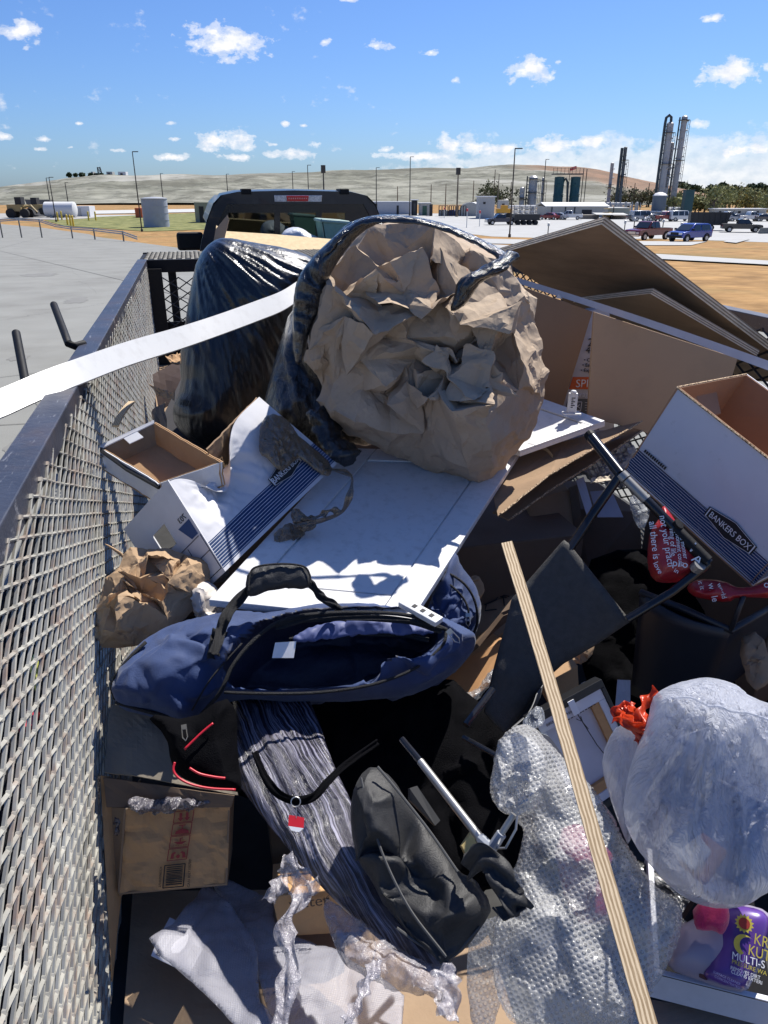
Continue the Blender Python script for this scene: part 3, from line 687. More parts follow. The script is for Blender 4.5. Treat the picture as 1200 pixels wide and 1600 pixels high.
# drill mast on the crest
b0 = PV(157, 274, 640); t = thing('drill_mast', 'dark leaning mast standing on the hill crest at the left', 'mast', b0)
mb = MB(); 
tp = PV(154, 261, 640); 
for s_ in (-1, 1): mb.tube([b0 + [s_*1.6, 0, -.5], tp + [s_*.9, 0, 0]], .45, 5)
for q in range(6): p = b0 + (tp - b0) * q / 6; mb.tube([p + [-1.5, 0, 0], p + (tp-b0)/6 + [1.3, 0, 0]], .28, 4)
obj('lattice', mb, polem, t); mb = MB(); mb.obox(b0 + [-2.5, -1, -.6], [5, 0, 0], [0, 2.5, 0], [0, 0, 2.2]); obj('carrier', mb, leafd, t)

# ================================================================= GAS PLANT
silv = M('vessel_silver', (.36, .355, .35), .5, .35, .1, .4, stretch=(1, 1, .5)); dpipe = M('pipe_dark', (.035, .05, .06), .5, .3)
def tower(label, tx, ty, bx, by, wpx, v, mat, pipe=0, ladder=1, rings=8, top='flat', name='process_tower', loop=False):
    b0 = PV(bx, by, v); b0[2] = terr(v); tp = PV(tx, ty, v); H = tp[2] - b0[2]; R = abs(wpx) / 2 * v / F * CT * 1.05
    lean = 0; t = thing(name, label, 'tower', b0); mb = MB(); cap = [(R*.98,H-R*.5),(R*.6,H-R*.12),(R*.15,H)] if top == 'dome' else [(R,H*.99),(R*.3,H)]
    mb.lathe(b0, [(R*1.15,0),(R*1.15,.6),(R,.7),(R,H*.55),(R*.96,H*.56)] + cap, 20); obj('column', mb, mat, t, auto=40)
    U = np.array([CY, -SY, 0]); Dn = np.array([SY, CY, 0])
    for r_ in range(rings): mb = MB(); mb.lathe(b0 + [0,0,H*(r_+.7)/(rings+.6)], [(R*1.06,0),(R*1.06,.18)], 20); obj('ring', mb, mat, t)
    for r_ in range(rings):
        z = H*(r_+.9)/(rings+.6); a = (r_*2.1) % 6.28; q = b0 + [0,0,z] + (U*math.cos(a*.5) - Dn*abs(math.sin(a)))*R; mb = MB(); mb.cyl(q, q + U*.45 - Dn*.2, .18, 7); obj('nozzle', mb, mat, t)
    if pipe:
        mb = MB(); x = b0 - U*(R + .55) - Dn*.2; pts = [x + [0,0,H*.02], x + [0,0,H*.98]]
        if loop: pts += [x + U*.1 + [0,0,H*1.04], x + U*(R*.6+.3) + [0,0,H*1.065], x + U*(R+.5) + [0,0,H*1.045], x + U*(R+.6) + [0,0,H*.99]]
        mb.tube(pts, [.34 * pipe]*len(pts), 9); obj('pipe', mb, dpipe, t)
        mb = MB()
        for z in np.linspace(.1, .95, 10): mb.cyl(x + [0,0,H*z], x + U*.7 + [0,0,H*z], .09, 6)
        obj('bracket', mb, dpipe, t)
    if ladder:
        mb = MB(); x = b0 + U*(R+.35)
        for s_ in (0, .5): mb.cyl(x + U*s_ + [0,0,H*.3], x + U*s_ + [0,0,H*ladder], .06, 6)
        for z in np.arange(H*.3, H*ladder, .9): mb.cyl(x + [0,0,z], x + U*.5 + [0,0,z], .05, 5)
        obj('ladder', mb, polem, t)
        for z in (.55*H, ladder*H): mb = MB(); mb.lathe(b0 + [0,0,z], [(R*1.05,0),(R+.75,0),(R+.75,.12),(R*1.05,.12)], 16); obj('platform', mb, polem, t)
    return t
tower('tall silver process tower with a looped black pipe, left of the tallest tower', 1043, 190, 1030, 320, 10, 225, silv, 1.1, .88, 9, 'dome', loop=True)
tower('second thick silver column touching the right side of the tower with the looped pipe', 1046, 222, 1036, 320, 8, 226, silv, 0, .7, 7)
tower('tallest silver process tower at the right of the plant', 1068, 180, 1050, 322, 8.5, 230, silv, .6, .95, 11, 'dome')
tower('dark slender tower with ladders left of the tall pair', 976, 229, 967, 321, 5, 230, M('tower_dark', (.10, .11, .115), .6, .2), 1.2, .8, 6)
tower('short slim pale tower, leftmost of the towers', 955, 254, 950, 317, 5, 250, silv, 0, .5, 5)
tower('fat silver vessel with a domed top left of the green tanks', 832, 274, 830, 328, 13, 225, silv, .5, .9, 4, 'dome', 'process_vessel')
tower('slim silver vessel beside the fat domed one', 816, 292, 814, 328, 7.5, 224, silv, 0, .6, 3, 'dome', 'process_vessel')
tower('thin upright pipe column right of the fat silver vessel', 847, 277, 845, 325, 3, 230, silv, 0, .9, 3, 'dome', 'process_vessel')
tower('small beige vessel at the left end of the plant', 790, 310, 789, 330, 9, 222, beigew, 0, 0, 2, 'dome', 'process_vessel')
for k, (px, lab) in enumerate([(872, 'left dark green cylindrical tank under the steel catwalk'), (897, 'right dark green cylindrical tank under the steel catwalk')]):
    tower(lab, px + 1.5, 276, px - 1, 318, 14.5, 222, greent, 0, 0, 3, name='green_tank')
# catwalk over the green tanks
v = 222; a = PV(863, 273, v); b_ = PV(910, 271, v); b0 = PV(886, 318, v); b0[2] = terr(v); U = np.array([CY,-SY,0]); Dn = np.array([SY,CY,0])
t = thing('steel_catwalk', 'dark steel catwalk with railings across the tops of the green tanks', 'catwalk', b0); b_[2] = a[2]
mb = MB(); mb.obox(a - Dn*1.2, b_ - a, Dn*2.4, [0,0,.3]); obj('deck', mb, dpipe, t)
mb = MB()
for q in np.linspace(0, 1, 9): p = a + (b_-a)*q - Dn*1.2 + [0,0,.3]; mb.cyl(p, p + [0,0,1.4], .06, 5)
for z in (.9, 1.6): mb.cyl(a - Dn*1.2 + [0,0,z], b_ - Dn*1.2 + [0,0,z], .06, 5)
for px in (907, 912): p = PV(px, 318, v); p[2] = terr(v); tp = PV(px+2, 264, v); mb.cyl(p, [p[0],p[1],tp[2]], .12, 5)
obj('railing', mb, polem, t)
mb = MB(); p = PV(885, 300, v); pts = [PV(886, 320, v), PV(887, 285, v), PV(884, 279, v), PV(881, 283, v)]; mb.tube(pts, .32, 8); obj('pipe', mb, dpipe, t)
t = tank('squat_tank', 'squat blue grey tank with a white cone roof before the tall towers', 1028, 306, 330, 21, 215, M('tank_blue', (.12,.15,.18), .6), whw, 1, True)
t = thing('green_slab_vessel', 'tall dark green box shaped stack right of the tall towers', 'stack', PV(1073, 335, 210) * [1,1,0] + [0,0,terr(210)])
a = PV(1067, 335, 210); a[2] = terr(210); Hh = PV(1076, 297, 210)[2] - a[2]; mb = MB(); mb.obox(a, U*2.25, Dn*2.2, [0,0,Hh]); obj('body', mb, greent, t)
mb = MB(); mb.obox(a - U*.1 - Dn*.1 + [0,0,Hh+.003], U*2.45, Dn*2.4, [0,0,.12]); obj('cap', mb, dpipe, t)
# pipe racks, skids
rng = np.random.default_rng(11)
racks = [(935, 1000, 318, 326, 'long white pipe rack in front of the slim towers'), (1000, 1050, 330, 337, 'bank of white pipes and valves below the squat tank'), (1048, 1064, 325, 336, 'small rack of pipes beside the green stack'), (795, 862, 322, 332, 'low tangle of pipes below the silver vessels'), (912, 945, 322, 328, 'short pipe rack behind the grey metal building')]
for (x0, x1, y0, y1, lab) in racks:
    v = 212; b0 = PV((x0+x1)/2, y1, v); b0[2] = terr(v); t = thing('pipe_rack', lab, 'pipe rack', b0); mb = MB(); z1 = PV(x0, y0, v)[2]
    A = PV(x0, y1, v); A[2] = 0; Bq = PV(x1, y1, v); Bq[2] = 0
    for q in range(7): z = b0[2] + (z1 - b0[2]) * (q + 1) / 7; o_ = Dn * rng.uniform(0, 2.5); mb.cyl(A + o_ + [0,0,z], A + (Bq-A)*rng.uniform(.6,1) + o_ + [0,0,z], rng.uniform(.08, .22), 7)
    obj('pipe', mb, whw, t); mb = MB()
    n = max(3, int((x1-x0)/8))
    for q in range(n+1): p = A + (Bq-A)*q/n; mb.cyl(p + [0,0,b0[2]], p + [0,0,z1+.2], .12, 5); mb.cyl(p + Dn*2.4 + [0,0,b0[2]], p + Dn*2.4 + [0,0,z1+.2], .12, 5)
    obj('frame', mb, greyw, t); mb = MB()
    for q in range(n): p = A + (Bq-A)*(q+.5)/n + Dn*rng.uniform(0,2); rr = rng.uniform(.3,.6); mb.lathe([p[0],p[1],b0[2]], [(rr,0),(rr,(z1-b0[2])*rng.uniform(.5,1.1)),(rr*.3,(z1-b0[2])*1.15)], 9)
    obj('valve', mb, silv, t)
# buildings of the plant
block('metal_building', 'long grey metal building with a pale roof at the centre of the plant', 'building', 852, 948, 323, 346, 195, 12, greyw, whw, pitch=.8, parts=(('door', .58, .74, 0, .72, dkw), ('panel', .08, .1, 0, 1, dpipe), ('panel', .3, .32, 0, 1, dpipe), ('panel', .45, .47, 0, 1, dpipe)))
block('metal_building', 'grey green low building joined to the right of the long one', 'building', 940, 982, 326, 347, 198, 10, M('green_siding', (.27,.29,.25), .7), greyw, parts=(('door', .1, .3, 0, .6, dkw),))
t = block('wooden_enclosure', 'weathered wooden plank enclosure with open front roof at the plant', 'enclosure', 910, 935, 336, 347.5, 182, 5, woodf, None, parts=(('gate', .35, .6, .05, .9, woodf),))
t = block('open_shed', 'open shed with a flat grey roof sheltering a yellow forklift', 'shed', 957, 983, 337, 348.5, 183, 5, woodf, None, parts=(('gate', .1, .4, 0, .9, woodf),))
v = 180; t = thing('flat_canopy', 'grey canopy roof over the gap between the plank enclosures', 'canopy', PV(950, 348, v)*[1,1,0] + [0,0,terr(v)])
a = PV(932, 336, v); b_ = PV(982, 336.5, v); mb = MB(); mb.obox(a, b_ - a, Dn*4 + [0,0,.3], [0,0,.12]); obj('roof', mb, greyw, t)
for px in (932, 955, 980): p = PV(px, 345, v); mb = MB(); mb.cyl([p[0],p[1],terr(v)], [p[0],p[1],a[2]], .1, 6); obj('post', mb, polem, t)
t = thing('forklift', 'small yellow forklift parked under the canopy', 'forklift', PV(949, 348, 184)*[1,1,0] + [0,0,terr(184)]); b0 = np.array(t.location)
ymat = M('machine_yellow', (.55,.33,.04), .5); mb = MB(); mb.obox(b0 - U*1. + [0,0,.4], U*2, Dn*1.2, [0,0,1.]); mb.obox(b0 - U*.9 + [0,0,2.1], U*1.3, Dn*1.1, [0,0,.1]); obj('body', mb, ymat, t)
mb = MB(); mb.cyl(b0+U*1.1+[0,0,.1], b0+U*1.1+[0,0,2.6], .12, 6); mb.obox(b0+U*1.1+[0,0,.15], U*.9, Dn*.9, [0,0,.1]); obj('mast', mb, dkw, t)
for ux in (-.7,.7): mb = MB(); c_ = b0+U*ux+[0,0,.35]-Dn*.1; mb.cyl(c_, c_+Dn*1.3, .35, 12); obj('wheel', mb, M('tyre',(.02,)*3,.9), t)
block('grey_shed', 'tall pale grey shed with a white roof behind the parked dark pickups', 'shed', 748, 772, 308, 338, 185, 6, M('pale_siding', (.36,.36,.36), .7), whw, parts=(('vent', .25, .4, .68, .78, dkw),))
block('beige_box', 'beige box shaped hut between the grey shed and the vessels', 'hut', 781, 794, 313, 334, 200, 5, beigew, None, parts=(('door', .2, .5, 0, .8, dkw),))
block('low_shed', 'long low pale shed at the left of the lot behind the paper bundle', 'shed', 560, 643, 315, 326, 220, 8, M('lilac_siding', (.40,.41,.44), .7), None, parts=(('door', .2, .25, 0, .7, dkw), ('door', .72, .76, 0, .7, dkw)))
block('dark_hut', 'small black hut right of the tall verge pole', 'hut', 643.5, 652, 313, 326, 210, 4, dkw, whw, parts=(('door', .3, .7, 0, .8, M('door_grey',(.06,.06,.06),.6)),))
block('white_hut', 'low hut with white roof and green door beside the black hut', 'hut', 655, 672, 318, 327, 210, 4, beigew, whw, parts=(('door', .3, .7, 0, .8, M('door_green',(.05,.12,.08),.6)),))
block('dumpster', 'small black skip between the white roofed hut and the open rack', 'skip', 672, 676, 320, 327, 205, 3, dkw, None, parts=(('lid', .0, 1, .85, 1.05, polem),))
t = thing('arched_hut', 'arched grey hut with a white curved roof left of the tall grey shed', 'hut', PV(735, 326, 205)*[1,1,0] + [0,0,terr(205)]); b0 = np.array(t.location)
w_ = 2.6; mb = MB(); ar = [b0 + U*(-w_*math.cos(x)) + [0,0,1.6+1.6*math.sin(x)] for x in np.linspace(0, math.pi, 12)]; mb.prism([b0-U*w_]+ar+[b0+U*w_], Dn*1.0); obj('wall', mb, greyw, t)
mb = MB(); ar2 = [b0 + Dn*1.0 + U*(-w_*1.03*math.cos(x)) + [0,0,1.6+1.7*math.sin(x)] for x in np.linspace(0, math.pi, 12)]; mb.prism(ar2, U*3+Dn*5); obj('roof', mb, whw, t)
for k, (x0, x1) in enumerate([(686, 700), (702, 712), (716, 728)]):
    v = 205; t = thing('equipment_rack', ['open steel rack left of the arched hut', 'row of small machines beside the open rack', 'grey tank skid below the arched hut'][k], 'rack', PV((x0+x1)/2, 327, v)*[1,1,0] + [0,0,terr(v)]); A = PV(x0,327,v); Bq = PV(x1,327,v); A[2]=Bq[2]=terr(v)
    mb = MB()
    for q in range(4): p = A+(Bq-A)*q/3; mb.cyl(p, p+[0,0,2.4], .12, 5)
    mb.obox(A+[0,0,2.4], Bq-A, Dn*2, [0,0,.15]); obj('frame', mb, polem, t); mb = MB()
    for q in range(3): p = A+(Bq-A)*(q+.5)/3; mb.lathe(p+Dn*.8, [(.45,0),(.45,1.2),(.2,1.5)], 9)
    obj('machine', mb, [greyw, M('blue_paint',(.03,.06,.2),.5), galv][k], t)
t = block('office_trailer', 'long beige office trailer at the far right behind the parked cars', 'trailer', 1116, 1196, 327, 338, 215, 4, beigew, whw, parts=(('window', .08, .12, .3, .7, dkw), ('window', .2, .25, .3, .7, dkw), ('window', .45, .5, .3, .7, dkw), ('door', .6, .66, 0, .8, greyw), ('window', .8, .85, .3, .7, dkw)))
t = thing('flag_mast', 'thin mast flying a small red flag above the green tanks', 'flag', PV(886, 318, 240)*[1,1,0] + [0,0,terr(240)]); b0 = np.array(t.location); zt = PV(886, 262, 240)[2]
mb = MB(); mb.cyl(b0, [b0[0],b0[1],zt], .1, 6); obj('mast', mb, polem, t); mb = MB(); mb.prism([[b0[0],b0[1],zt], np.array([b0[0],b0[1],zt-.9]), np.array([b0[0],b0[1],zt-.3])+U*1.9, np.array([b0[0],b0[1],zt+.5])+U*1.8], Dn*.03); obj('flag', mb, mred, t)

# ================================================================= VEHICLES OF THE LOT
tyre = M('tyre', (.02,)*3, .9); rim = M('rim', (.45,.45,.46), .35, .8); autog = glassmat('car_glass'); lampw = M('lamp_clear', (.7,.7,.7), .2); lampr = M('lamp_red', (.4,.01,.01), .3); chrome = M('chrome', (.6,.6,.6), .25, .9)
def loftbody(prof, w0, w1, zc, zt):
    """side profile polygon swept across the width, narrowing above zc"""
    mb = MB(); n = len(prof); rings = []
    for k, t_ in enumerate((-1, -.92, .92, 1)):
        vs = []
        for (x, z) in prof:
            f = max(0, min(1, (z - zc) / (zt - zc))); hw = (w0 + (w1 - w0) * f) / 2; ins = .04 if abs(t_) == 1 else 0
            vs.append((x, t_ * hw, z))
        rings.append(vs)
    o = []; 
    for r in rings: o += r
    f = [tuple(range(n))[::-1], tuple(3*n+i for i in range(n))]
    for k in range(3):
        for i in range(n): f.append((k*n+i, k*n+(i+1)%n, (k+1)*n+(i+1)%n, (k+1)*n+i))
    mb.add(o, f); return mb
def vehicle(name, label, cat, kind, paint, loc, rz, group=None, detail=True):
    """x forward, y left, z up; wheels, glass, lamps are parts"""
    t = thing(name, label, cat, (0,0,0), group)
    if kind == 'pickup':
        L, W, H = 5.8, 2.0, 1.92; body = [(-2.9,.5),(-2.9,1.18),(-.75,1.2),(-.75,1.2),(1.15,1.2),(2.75,1.08),(2.9,.95),(2.9,.5)]
        cab = [(-.72,1.2),(-.62,1.8),(-.4,1.9),(.55,1.92),(.75,1.86),(1.35,1.22)]
    elif kind == 'suv':
        L, W, H = 4.5, 1.82, 1.65; body = [(-2.2,.4),(-2.25,1.0),(1.05,1.05),(2.1,.9),(2.25,.7),(2.25,.4)]
        cab = [(-2.2,1.0),(-1.95,1.55),(-1.6,1.66),(.2,1.68),(.4,1.62),(1.2,1.04)]
    elif kind == 'sedan':
        L, W, H = 4.7, 1.8, 1.45; body = [(-2.3,.35),(-2.35,.95),(1.1,.95),(2.2,.8),(2.35,.6),(2.35,.35)]
        cab = [(-1.7,.95),(-.9,1.4),(-.5,1.46),(.3,1.46),(.45,1.42),(1.2,.95)]
    else:
        L, W, H = 5.6, 2.0, 2.1; body = [(-2.75,.4),(-2.8,1.1),(2.0,1.1),(2.6,.95),(2.75,.8),(2.75,.4)]
        cab = [(-2.75,1.1),(-2.7,2.0),(-2.5,2.1),(1.0,2.12),(1.2,2.05),(2.0,1.1)]
    obj('body', loftbody(body, W, W, 5, 6), paint, t, bevel=.06, auto=50)
    obj('cabin', loftbody(cab, W*.96, W*.8, cab[0][1], H), paint, t, bevel=.05, auto=50)
    # side and front glass, slightly proud
    zc, zt = cab[0][1] + .06, H - .1
    xs = [c[0] for c in cab]; x0, x1 = min(xs), max(xs)
    for sgn in (-1, 1):
        mb = MB(); segs = [(.1,.48),(.53,.84)] if kind != 'van' else [(.06,.33),(.37,.62),(.66,.86)]
        for (a_, b__) in segs:
            xa = x0 + (x1-x0)*a_; xb = x0 + (x1-x0)*b__; y0 = sgn*(W*.96/2+.006); y1 = sgn*(W*.8/2+.02); f2 = (zt-zc)/(H-cab[0][1])
            yt = y0 + (y1-y0)*f2; top_b = xb - (.28 if b__ > .8 else 0); top_a = xa + (.1 if a_ < .2 else 0)
            mb.prism([(xa,y0,zc),(xb,y0,zc),(top_b,yt,zt),(top_a,yt,zt)], (0,sgn*.012,0))
        obj('window', mb, autog, t)
    a = np.array([cab[-1][0]+.015, 0, cab[-1][1]+.04]); c_ = np.array([cab[-2][0]+.03, 0, cab[-2][1]-.04])
    mb = MB(); mb.prism([a+[0,-W*.42,0], a+[0,W*.42,0], c_+[0,W*.36,0], c_+[0,-W*.36,0]], (.015,0,.012)); obj('windscreen', mb, autog, t)
    for wx in (-L*.31, L*.33):
        for sy in (-1, 1):
            r = .4 if kind in ('pickup','van') else .34
            mb = MB(); mb.cyl((wx, sy*(W/2-.22), r), (wx, sy*(W/2+.015), r), r, 20); tw = obj('wheel', mb, tyre, t, auto=40)
            mb = MB(); mb.cyl((wx, sy*(W/2+.016), r), (wx, sy*(W/2+.03), r), r*.6, 12); obj('rim', mb, rim, tw)
            if detail: mb = MB(); mb.tube([(wx+math.cos(q)*(r+.07), sy*(W/2+.005), r+math.sin(q)*(r+.07)) for q in np.linspace(0, math.pi, 11)], .05, 6); obj('wheel_arch', mb, tyre, t)
    fx = body[-2][0]; zl = .78
    for sy in (-1, 1):
        mb = MB(); mb.box((fx-.05, sy*W*.36-.17, zl-.08), (fx+.03, sy*W*.36+.17, zl+.1)); obj('headlight', mb, lampw, t)
        mb = MB(); bx = body[0][0]; mb.box((bx-.02, sy*W*.45-.08, .8), (bx+.05, sy*W*.45+.08, 1.05)); obj('tail_light', mb, lampr, t)
        mb = MB(); mb.box((cab[-1][0]-.35, sy*(W/2)-.0+(0 if sy>0 else -.2), cab[-1][1]+.02), (cab[-1][0]-.2, sy*W/2+(.2 if sy>0 else 0), cab[-1][1]+.2)); obj('mirror', mb, tyre, t)
    mb = MB(); mb.box((fx-.02, -W*.24, zl-.1), (fx+.04, W*.24, zl+.14)); obj('grille', mb, chrome if kind in ('pickup',) else tyre, t)
    mb = MB(); mb.box((fx-.1, -W/2+.05, .42), (fx+.1, W/2-.05, .62)); obj('bumper', mb, chrome if kind == 'pickup' else tyre, t)
    if kind == 'pickup':
        mb = MB(); mb.box((-2.8, -W/2+.1, 1.205), (-.85, W/2-.1, 1.215)); obj('bed_liner', mb, tyre, t)
    t.location = tuple(loc); t.rotation_euler = (0,0,rz); return t
def lot(px, py, v=None):
    p = G(px, py) if v is None else PV(px, py, v); p[2] = terr(vof(p)) + .03; return p
base_ang = math.atan2(-SY, CY)      # facing right across the picture
pc = {k: M('paint_' + k, c_, .25, .15, .02, 2, coat=.6) for k, c_ in dict(red=(.13,.012,.016), blue=(.02,.05,.30), black=(.018,.018,.022), grey=(.07,.075,.085), white=(.62,.62,.62), silver=(.35,.36,.38), darkred=(.2,.015,.02), navy=(.015,.02,.05)).items()}
vehicle('pickup_truck', 'dark red pickup truck parked beyond the grass, facing left', 'pickup truck', 'pickup', pc['red'], lot(1012,375), base_ang + math.pi + .62)
vehicle('compact_car', 'bright blue boxy compact car on the road spur beside the red pickup', 'car', 'suv', pc['blue'], lot(1076,378), base_ang + math.pi + .55)
vehicle('pickup_truck', 'black crew cab pickup facing right and towing the black dump trailer', 'pickup truck', 'pickup', pc['black'], lot(1157,363), base_ang - .25)
# dump trailer
b0 = lot(1105,360); t = thing('dump_trailer', 'high sided black dump trailer hitched behind the black pickup', 'trailer', (0,0,0))
mb = MB(); blk = M('trailer_black', (.018,.018,.02), .5)
mb.prism([(-3.,-1.05,.9),(2.6,-1.05,.9),(3.,-1.05,2.7),(-3.,-1.05,2.7)], (0,.06,0)); mb.prism([(-3.,.99,.9),(2.6,.99,.9),(3.,.99,2.7),(-3.,.99,2.7)], (0,.06,0)); mb.box((-3.05,-1.05,.9),(-2.99,1.05,2.7)); mb.prism([(2.6,-.985,.9),(2.6,.985,.9),(3.,.985,2.7),(3.,-.985,2.7)], (.05,0,0)); mb.box((-3,-1,.8),(2.6,1,.899)); obj('box', mb, blk, t)
mb = MB(); 
for x in np.linspace(-2.7,2.4,7): mb.box((x-.04,-1.13,.9),(x+.04,-1.052,2.68))
obj('rib', mb, blk, t); mb = MB(); mb.tube([(2.6,0,.6),(4.4,0,.55)], .1, 8); mb.tube([(1.9,-1.2,1.2),(3.6,-.4,3.0)], .06, 6); obj('drawbar', mb, blk, t)
for x in (-.6, .35):
    for sy in (-1,1): mb = MB(); mb.cyl((x,sy*.85,.42),(x,sy*1.12,.42),.42,18); wq = obj('wheel', mb, tyre, t, auto=40); mb = MB(); mb.cyl((x,sy*1.121,.42),(x,sy*1.13,.42),.24,10); obj('rim', mb, rim, wq)
mb = MB(); mb.box((-1.2,-1.15,.85),(.95,-1.055,.93)); obj('fender', mb, blk, t); t.location = tuple(b0); t.rotation_euler = (0,0,base_ang-.18)
vehicle('pickup_truck', 'dark navy pickup at the left of the lot before the grey shed', 'pickup truck', 'pickup', pc['navy'], lot(783,341,150), base_ang + math.pi + .15)
b0 = lot(822,343,150); t = thing('flatbed_trailer', 'loaded black flatbed trailer with four wheels behind the navy pickup', 'trailer', (0,0,0)); mb = MB(); mb.box((-2.6,-1.1,.8),(2.6,1.1,.95)); mb.box((-2.5,-1,.95),(2.4,1,1.9)); obj('bed', mb, blk, t)
for x in (-1.6,-.5,.6,1.7): mb = MB(); mb.cyl((x,-1.1,.4),(x,1.1,.4),.4,14); obj('wheel', mb, tyre, t)
t.location = tuple(b0); t.rotation_euler = (0,0,base_ang+.05)
t = thing('yellow_loader', 'orange yellow machine behind the navy pickup', 'loader', lot(790,336,170)); b0 = np.array(t.location); mb = MB(); mb.obox(b0-U*2+[0,0,1.6], U*3.4, Dn*1.6, [0,0,.8]); mb.obox(b0-U*1+[0,0,2.4], U*1.4, Dn*1.4, [0,0,.7]); obj('body', mb, M('machine_orange',(.6,.3,.03),.5), t)
mb = MB()
for ux in (-1.4,.9): c_ = b0+U*ux+[0,0,.8]; mb.cyl(c_, c_+Dn*1.7, .8, 14)
obj('wheel', mb, tyre, t)
row = [(871,344,'sedan','silver',2.6,'small silver car in the row before the metal building, left of the white pickup'),(889,345,'pickup','white',2.9,'white pickup among the row before the metal building'),(859,344,'sedan','darkred',2.4,'red and white car at the left end of the row before the metal building'),
 (1000,348,'pickup','grey',-.1,'dark grey pickup right of the canopy'),(1018,345,'sedan','white',.3,'white sedan between the dark grey pickup and the red pickup'),(1040,345,'pickup','darkred',.2,'dark red pickup in the back row beside the white van'),
 (1062,344,'van','white',.25,'white van with dark windows left of the dump trailer'),(1004,339,'van','silver',.2,'pale box van in the rear row behind the dark grey pickup'),
 (1125,345,'sedan','white',.2,'white car partly behind the dump trailer'),(1150,344,'sedan','silver',.15,'silver car behind the cab of the black pickup'),(1172,343,'pickup','white',.1,'white pickup parked behind the black pickup at the right'),(1192,343,'sedan','grey',.1,'dark car at the far right of the back row'),(1215,344,'sedan','white',.1,'white car cut by the right edge in the back row'),(1136,341,'pickup','silver',.1,'silver pickup in the back row before the office trailer')]
for (px, py, kd, pn, da, lab) in row:
    vehicle({'sedan':'parked_car','pickup':'pickup_truck','van':'parked_van'}[kd], lab, {'sedan':'car','pickup':'pickup truck','van':'van'}[kd], kd, pc[pn], lot(px, py, 168 if px > 950 else 178), base_ang + da, 'vehicles parked in the back rows of the lot', False)
b0 = lot(1197, 366, 118); mb = MB(); mb.box(b0 + [-1.2,-.3,0], b0 + [3,.3,.45]); mb.box(b0 + [-1.1,-.2,.45], b0 + [2.9,.2,.8]); obj('concrete_barrier', mb, conc, label='low grey concrete barrier at the right end of the lot', cat='barrier')
# ================================================================= OWN PICKUP TRUCK (towing)
navy = M('truck_paint', (.006,.009,.017), .35, .2, .15, 3, coat=.25, dirt=((.06,.06,.065), 6, .25)); blackp = M('black_plastic', (.007,.007,.008), .6, 0, .2, 12, .1, 80, spec=.25)
YB = 8.6
cabg = bpy.data.materials.new('cab_glass'); cabg.use_nodes = True; b = NB(cabg.node_tree); nn = cabg.node_tree.nodes; nn.remove(nn['Principled BSDF'])
tr = nn.new('ShaderNodeBsdfTransparent'); tr.inputs[0].default_value = (.13,.16,.15,1); gl = nn.new('ShaderNodeBsdfGlossy'); gl.inputs['Roughness'].default_value = .03; gl.inputs[0].default_value = (.6,.7,.7,1)
ms = nn.new('ShaderNodeMixShader'); ms.inputs[0].default_value = .12; cabg.node_tree.links.new(tr.outputs[0], ms.inputs[1]); cabg.node_tree.links.new(gl.outputs[0], ms.inputs[2]); cabg.node_tree.links.new(ms.outputs[0], nn['Material Output'].inputs[0])
y_ = lambda px, py: PY(px, py, YB)
cc0 = y_(458, 360); t = thing('pickup_truck', 'dark navy crew cab pickup towing the mesh trailer, seen from behind over the load', 'pickup truck', (cc0[0], YB, 0)); TRUCK = t
fr = np.array([0, 1.75, 0.])
outer = [y_(311,400), y_(316,372), y_(323,345), y_(333,318), y_(345,305), y_(372,299.5), y_(460,297.5), y_(548,299.5), y_(574,306), y_(586,318), y_(597,345), y_(604,372), y_(609,400)]
inner_l = [y_(345,400), y_(348,352), y_(355,331), y_(362,329)]; inner_r = [y_(566,329), y_(572,331), y_(579,352), y_(584,400)]
mb = MB()
mb.prism([outer[0], outer[1], outer[2], outer[3], outer[4], y_(355,319), y_(342,345), y_(334,400)], (0,.07,0))
mb.prism([outer[12], outer[11], outer[10], outer[9], outer[8], y_(568,319), y_(582,345), y_(592,400)], (0,.07,0))
mb.prism([outer[4], outer[5], outer[6], outer[7], outer[8], y_(568,319), y_(355,319)], (0,.072,0))
for s_ in (outer[:5], outer[8:]):
    for a, b_ in zip(s_[:-1], s_[1:]):
        if (a[2]+b_[2])/2 > 1.72 or (a[2]+b_[2])/2 < 1.3: mb.prism([a, b_, b_ + fr, a + fr], (0.0,0,-.02))
obj('cab_frame', mb, navy, t, auto=30)
mb = MB(); rl_ = outer[3:10]; xc = cc0[0]
secs = []
for k, (f, dz, sc) in enumerate([(0,0,1),(.1,.012,.99),(.5,.02,.97),(1,.0,.95),(1.12,-.05,.93)]):
    secs.append([np.array([xc + (p[0]-xc)*sc, p[1] + fr[1]*f, p[2] + dz*(1 if 0 < i < 6 else .3)]) for i, p in enumerate(rl_)])
vs = [p for s_ in secs for p in s_]; n7 = len(rl_); mb.add(vs, [(j*n7+i, j*n7+i+1, (j+1)*n7+i+1, (j+1)*n7+i) for j in range(len(secs)-1) for i in range(n7-1)])
obj('roof', mb, navy, t, smooth=True)
mb = MB(); mb.prism([y_(342,319), y_(582,319), y_(590,400), y_(334,400)], (0,.005,0)); 
for v_ in range(len(mb.v)): mb.v[v_] = (mb.v[v_][0], mb.v[v_][1] + .03, mb.v[v_][2])
obj('rear_window', mb, cabg, t)
mb = MB()
for (x0, x1, y0, y1) in [(334,357,318,402),(429,438,332.6,402),(494,503,332.6,402),(540,590,332.6,402),(357.2,590,318,332.5),(503,540,346,402)]:
    a = [y_(x0,y0), y_(x1,y0), y_(x1,y1), y_(x0,y1)]; mb.prism([p + [0,.015,0] for p in a], (0,.012,0))
obj('window_band', mb, M('frit_black', (.006,.006,.008), .25), t)
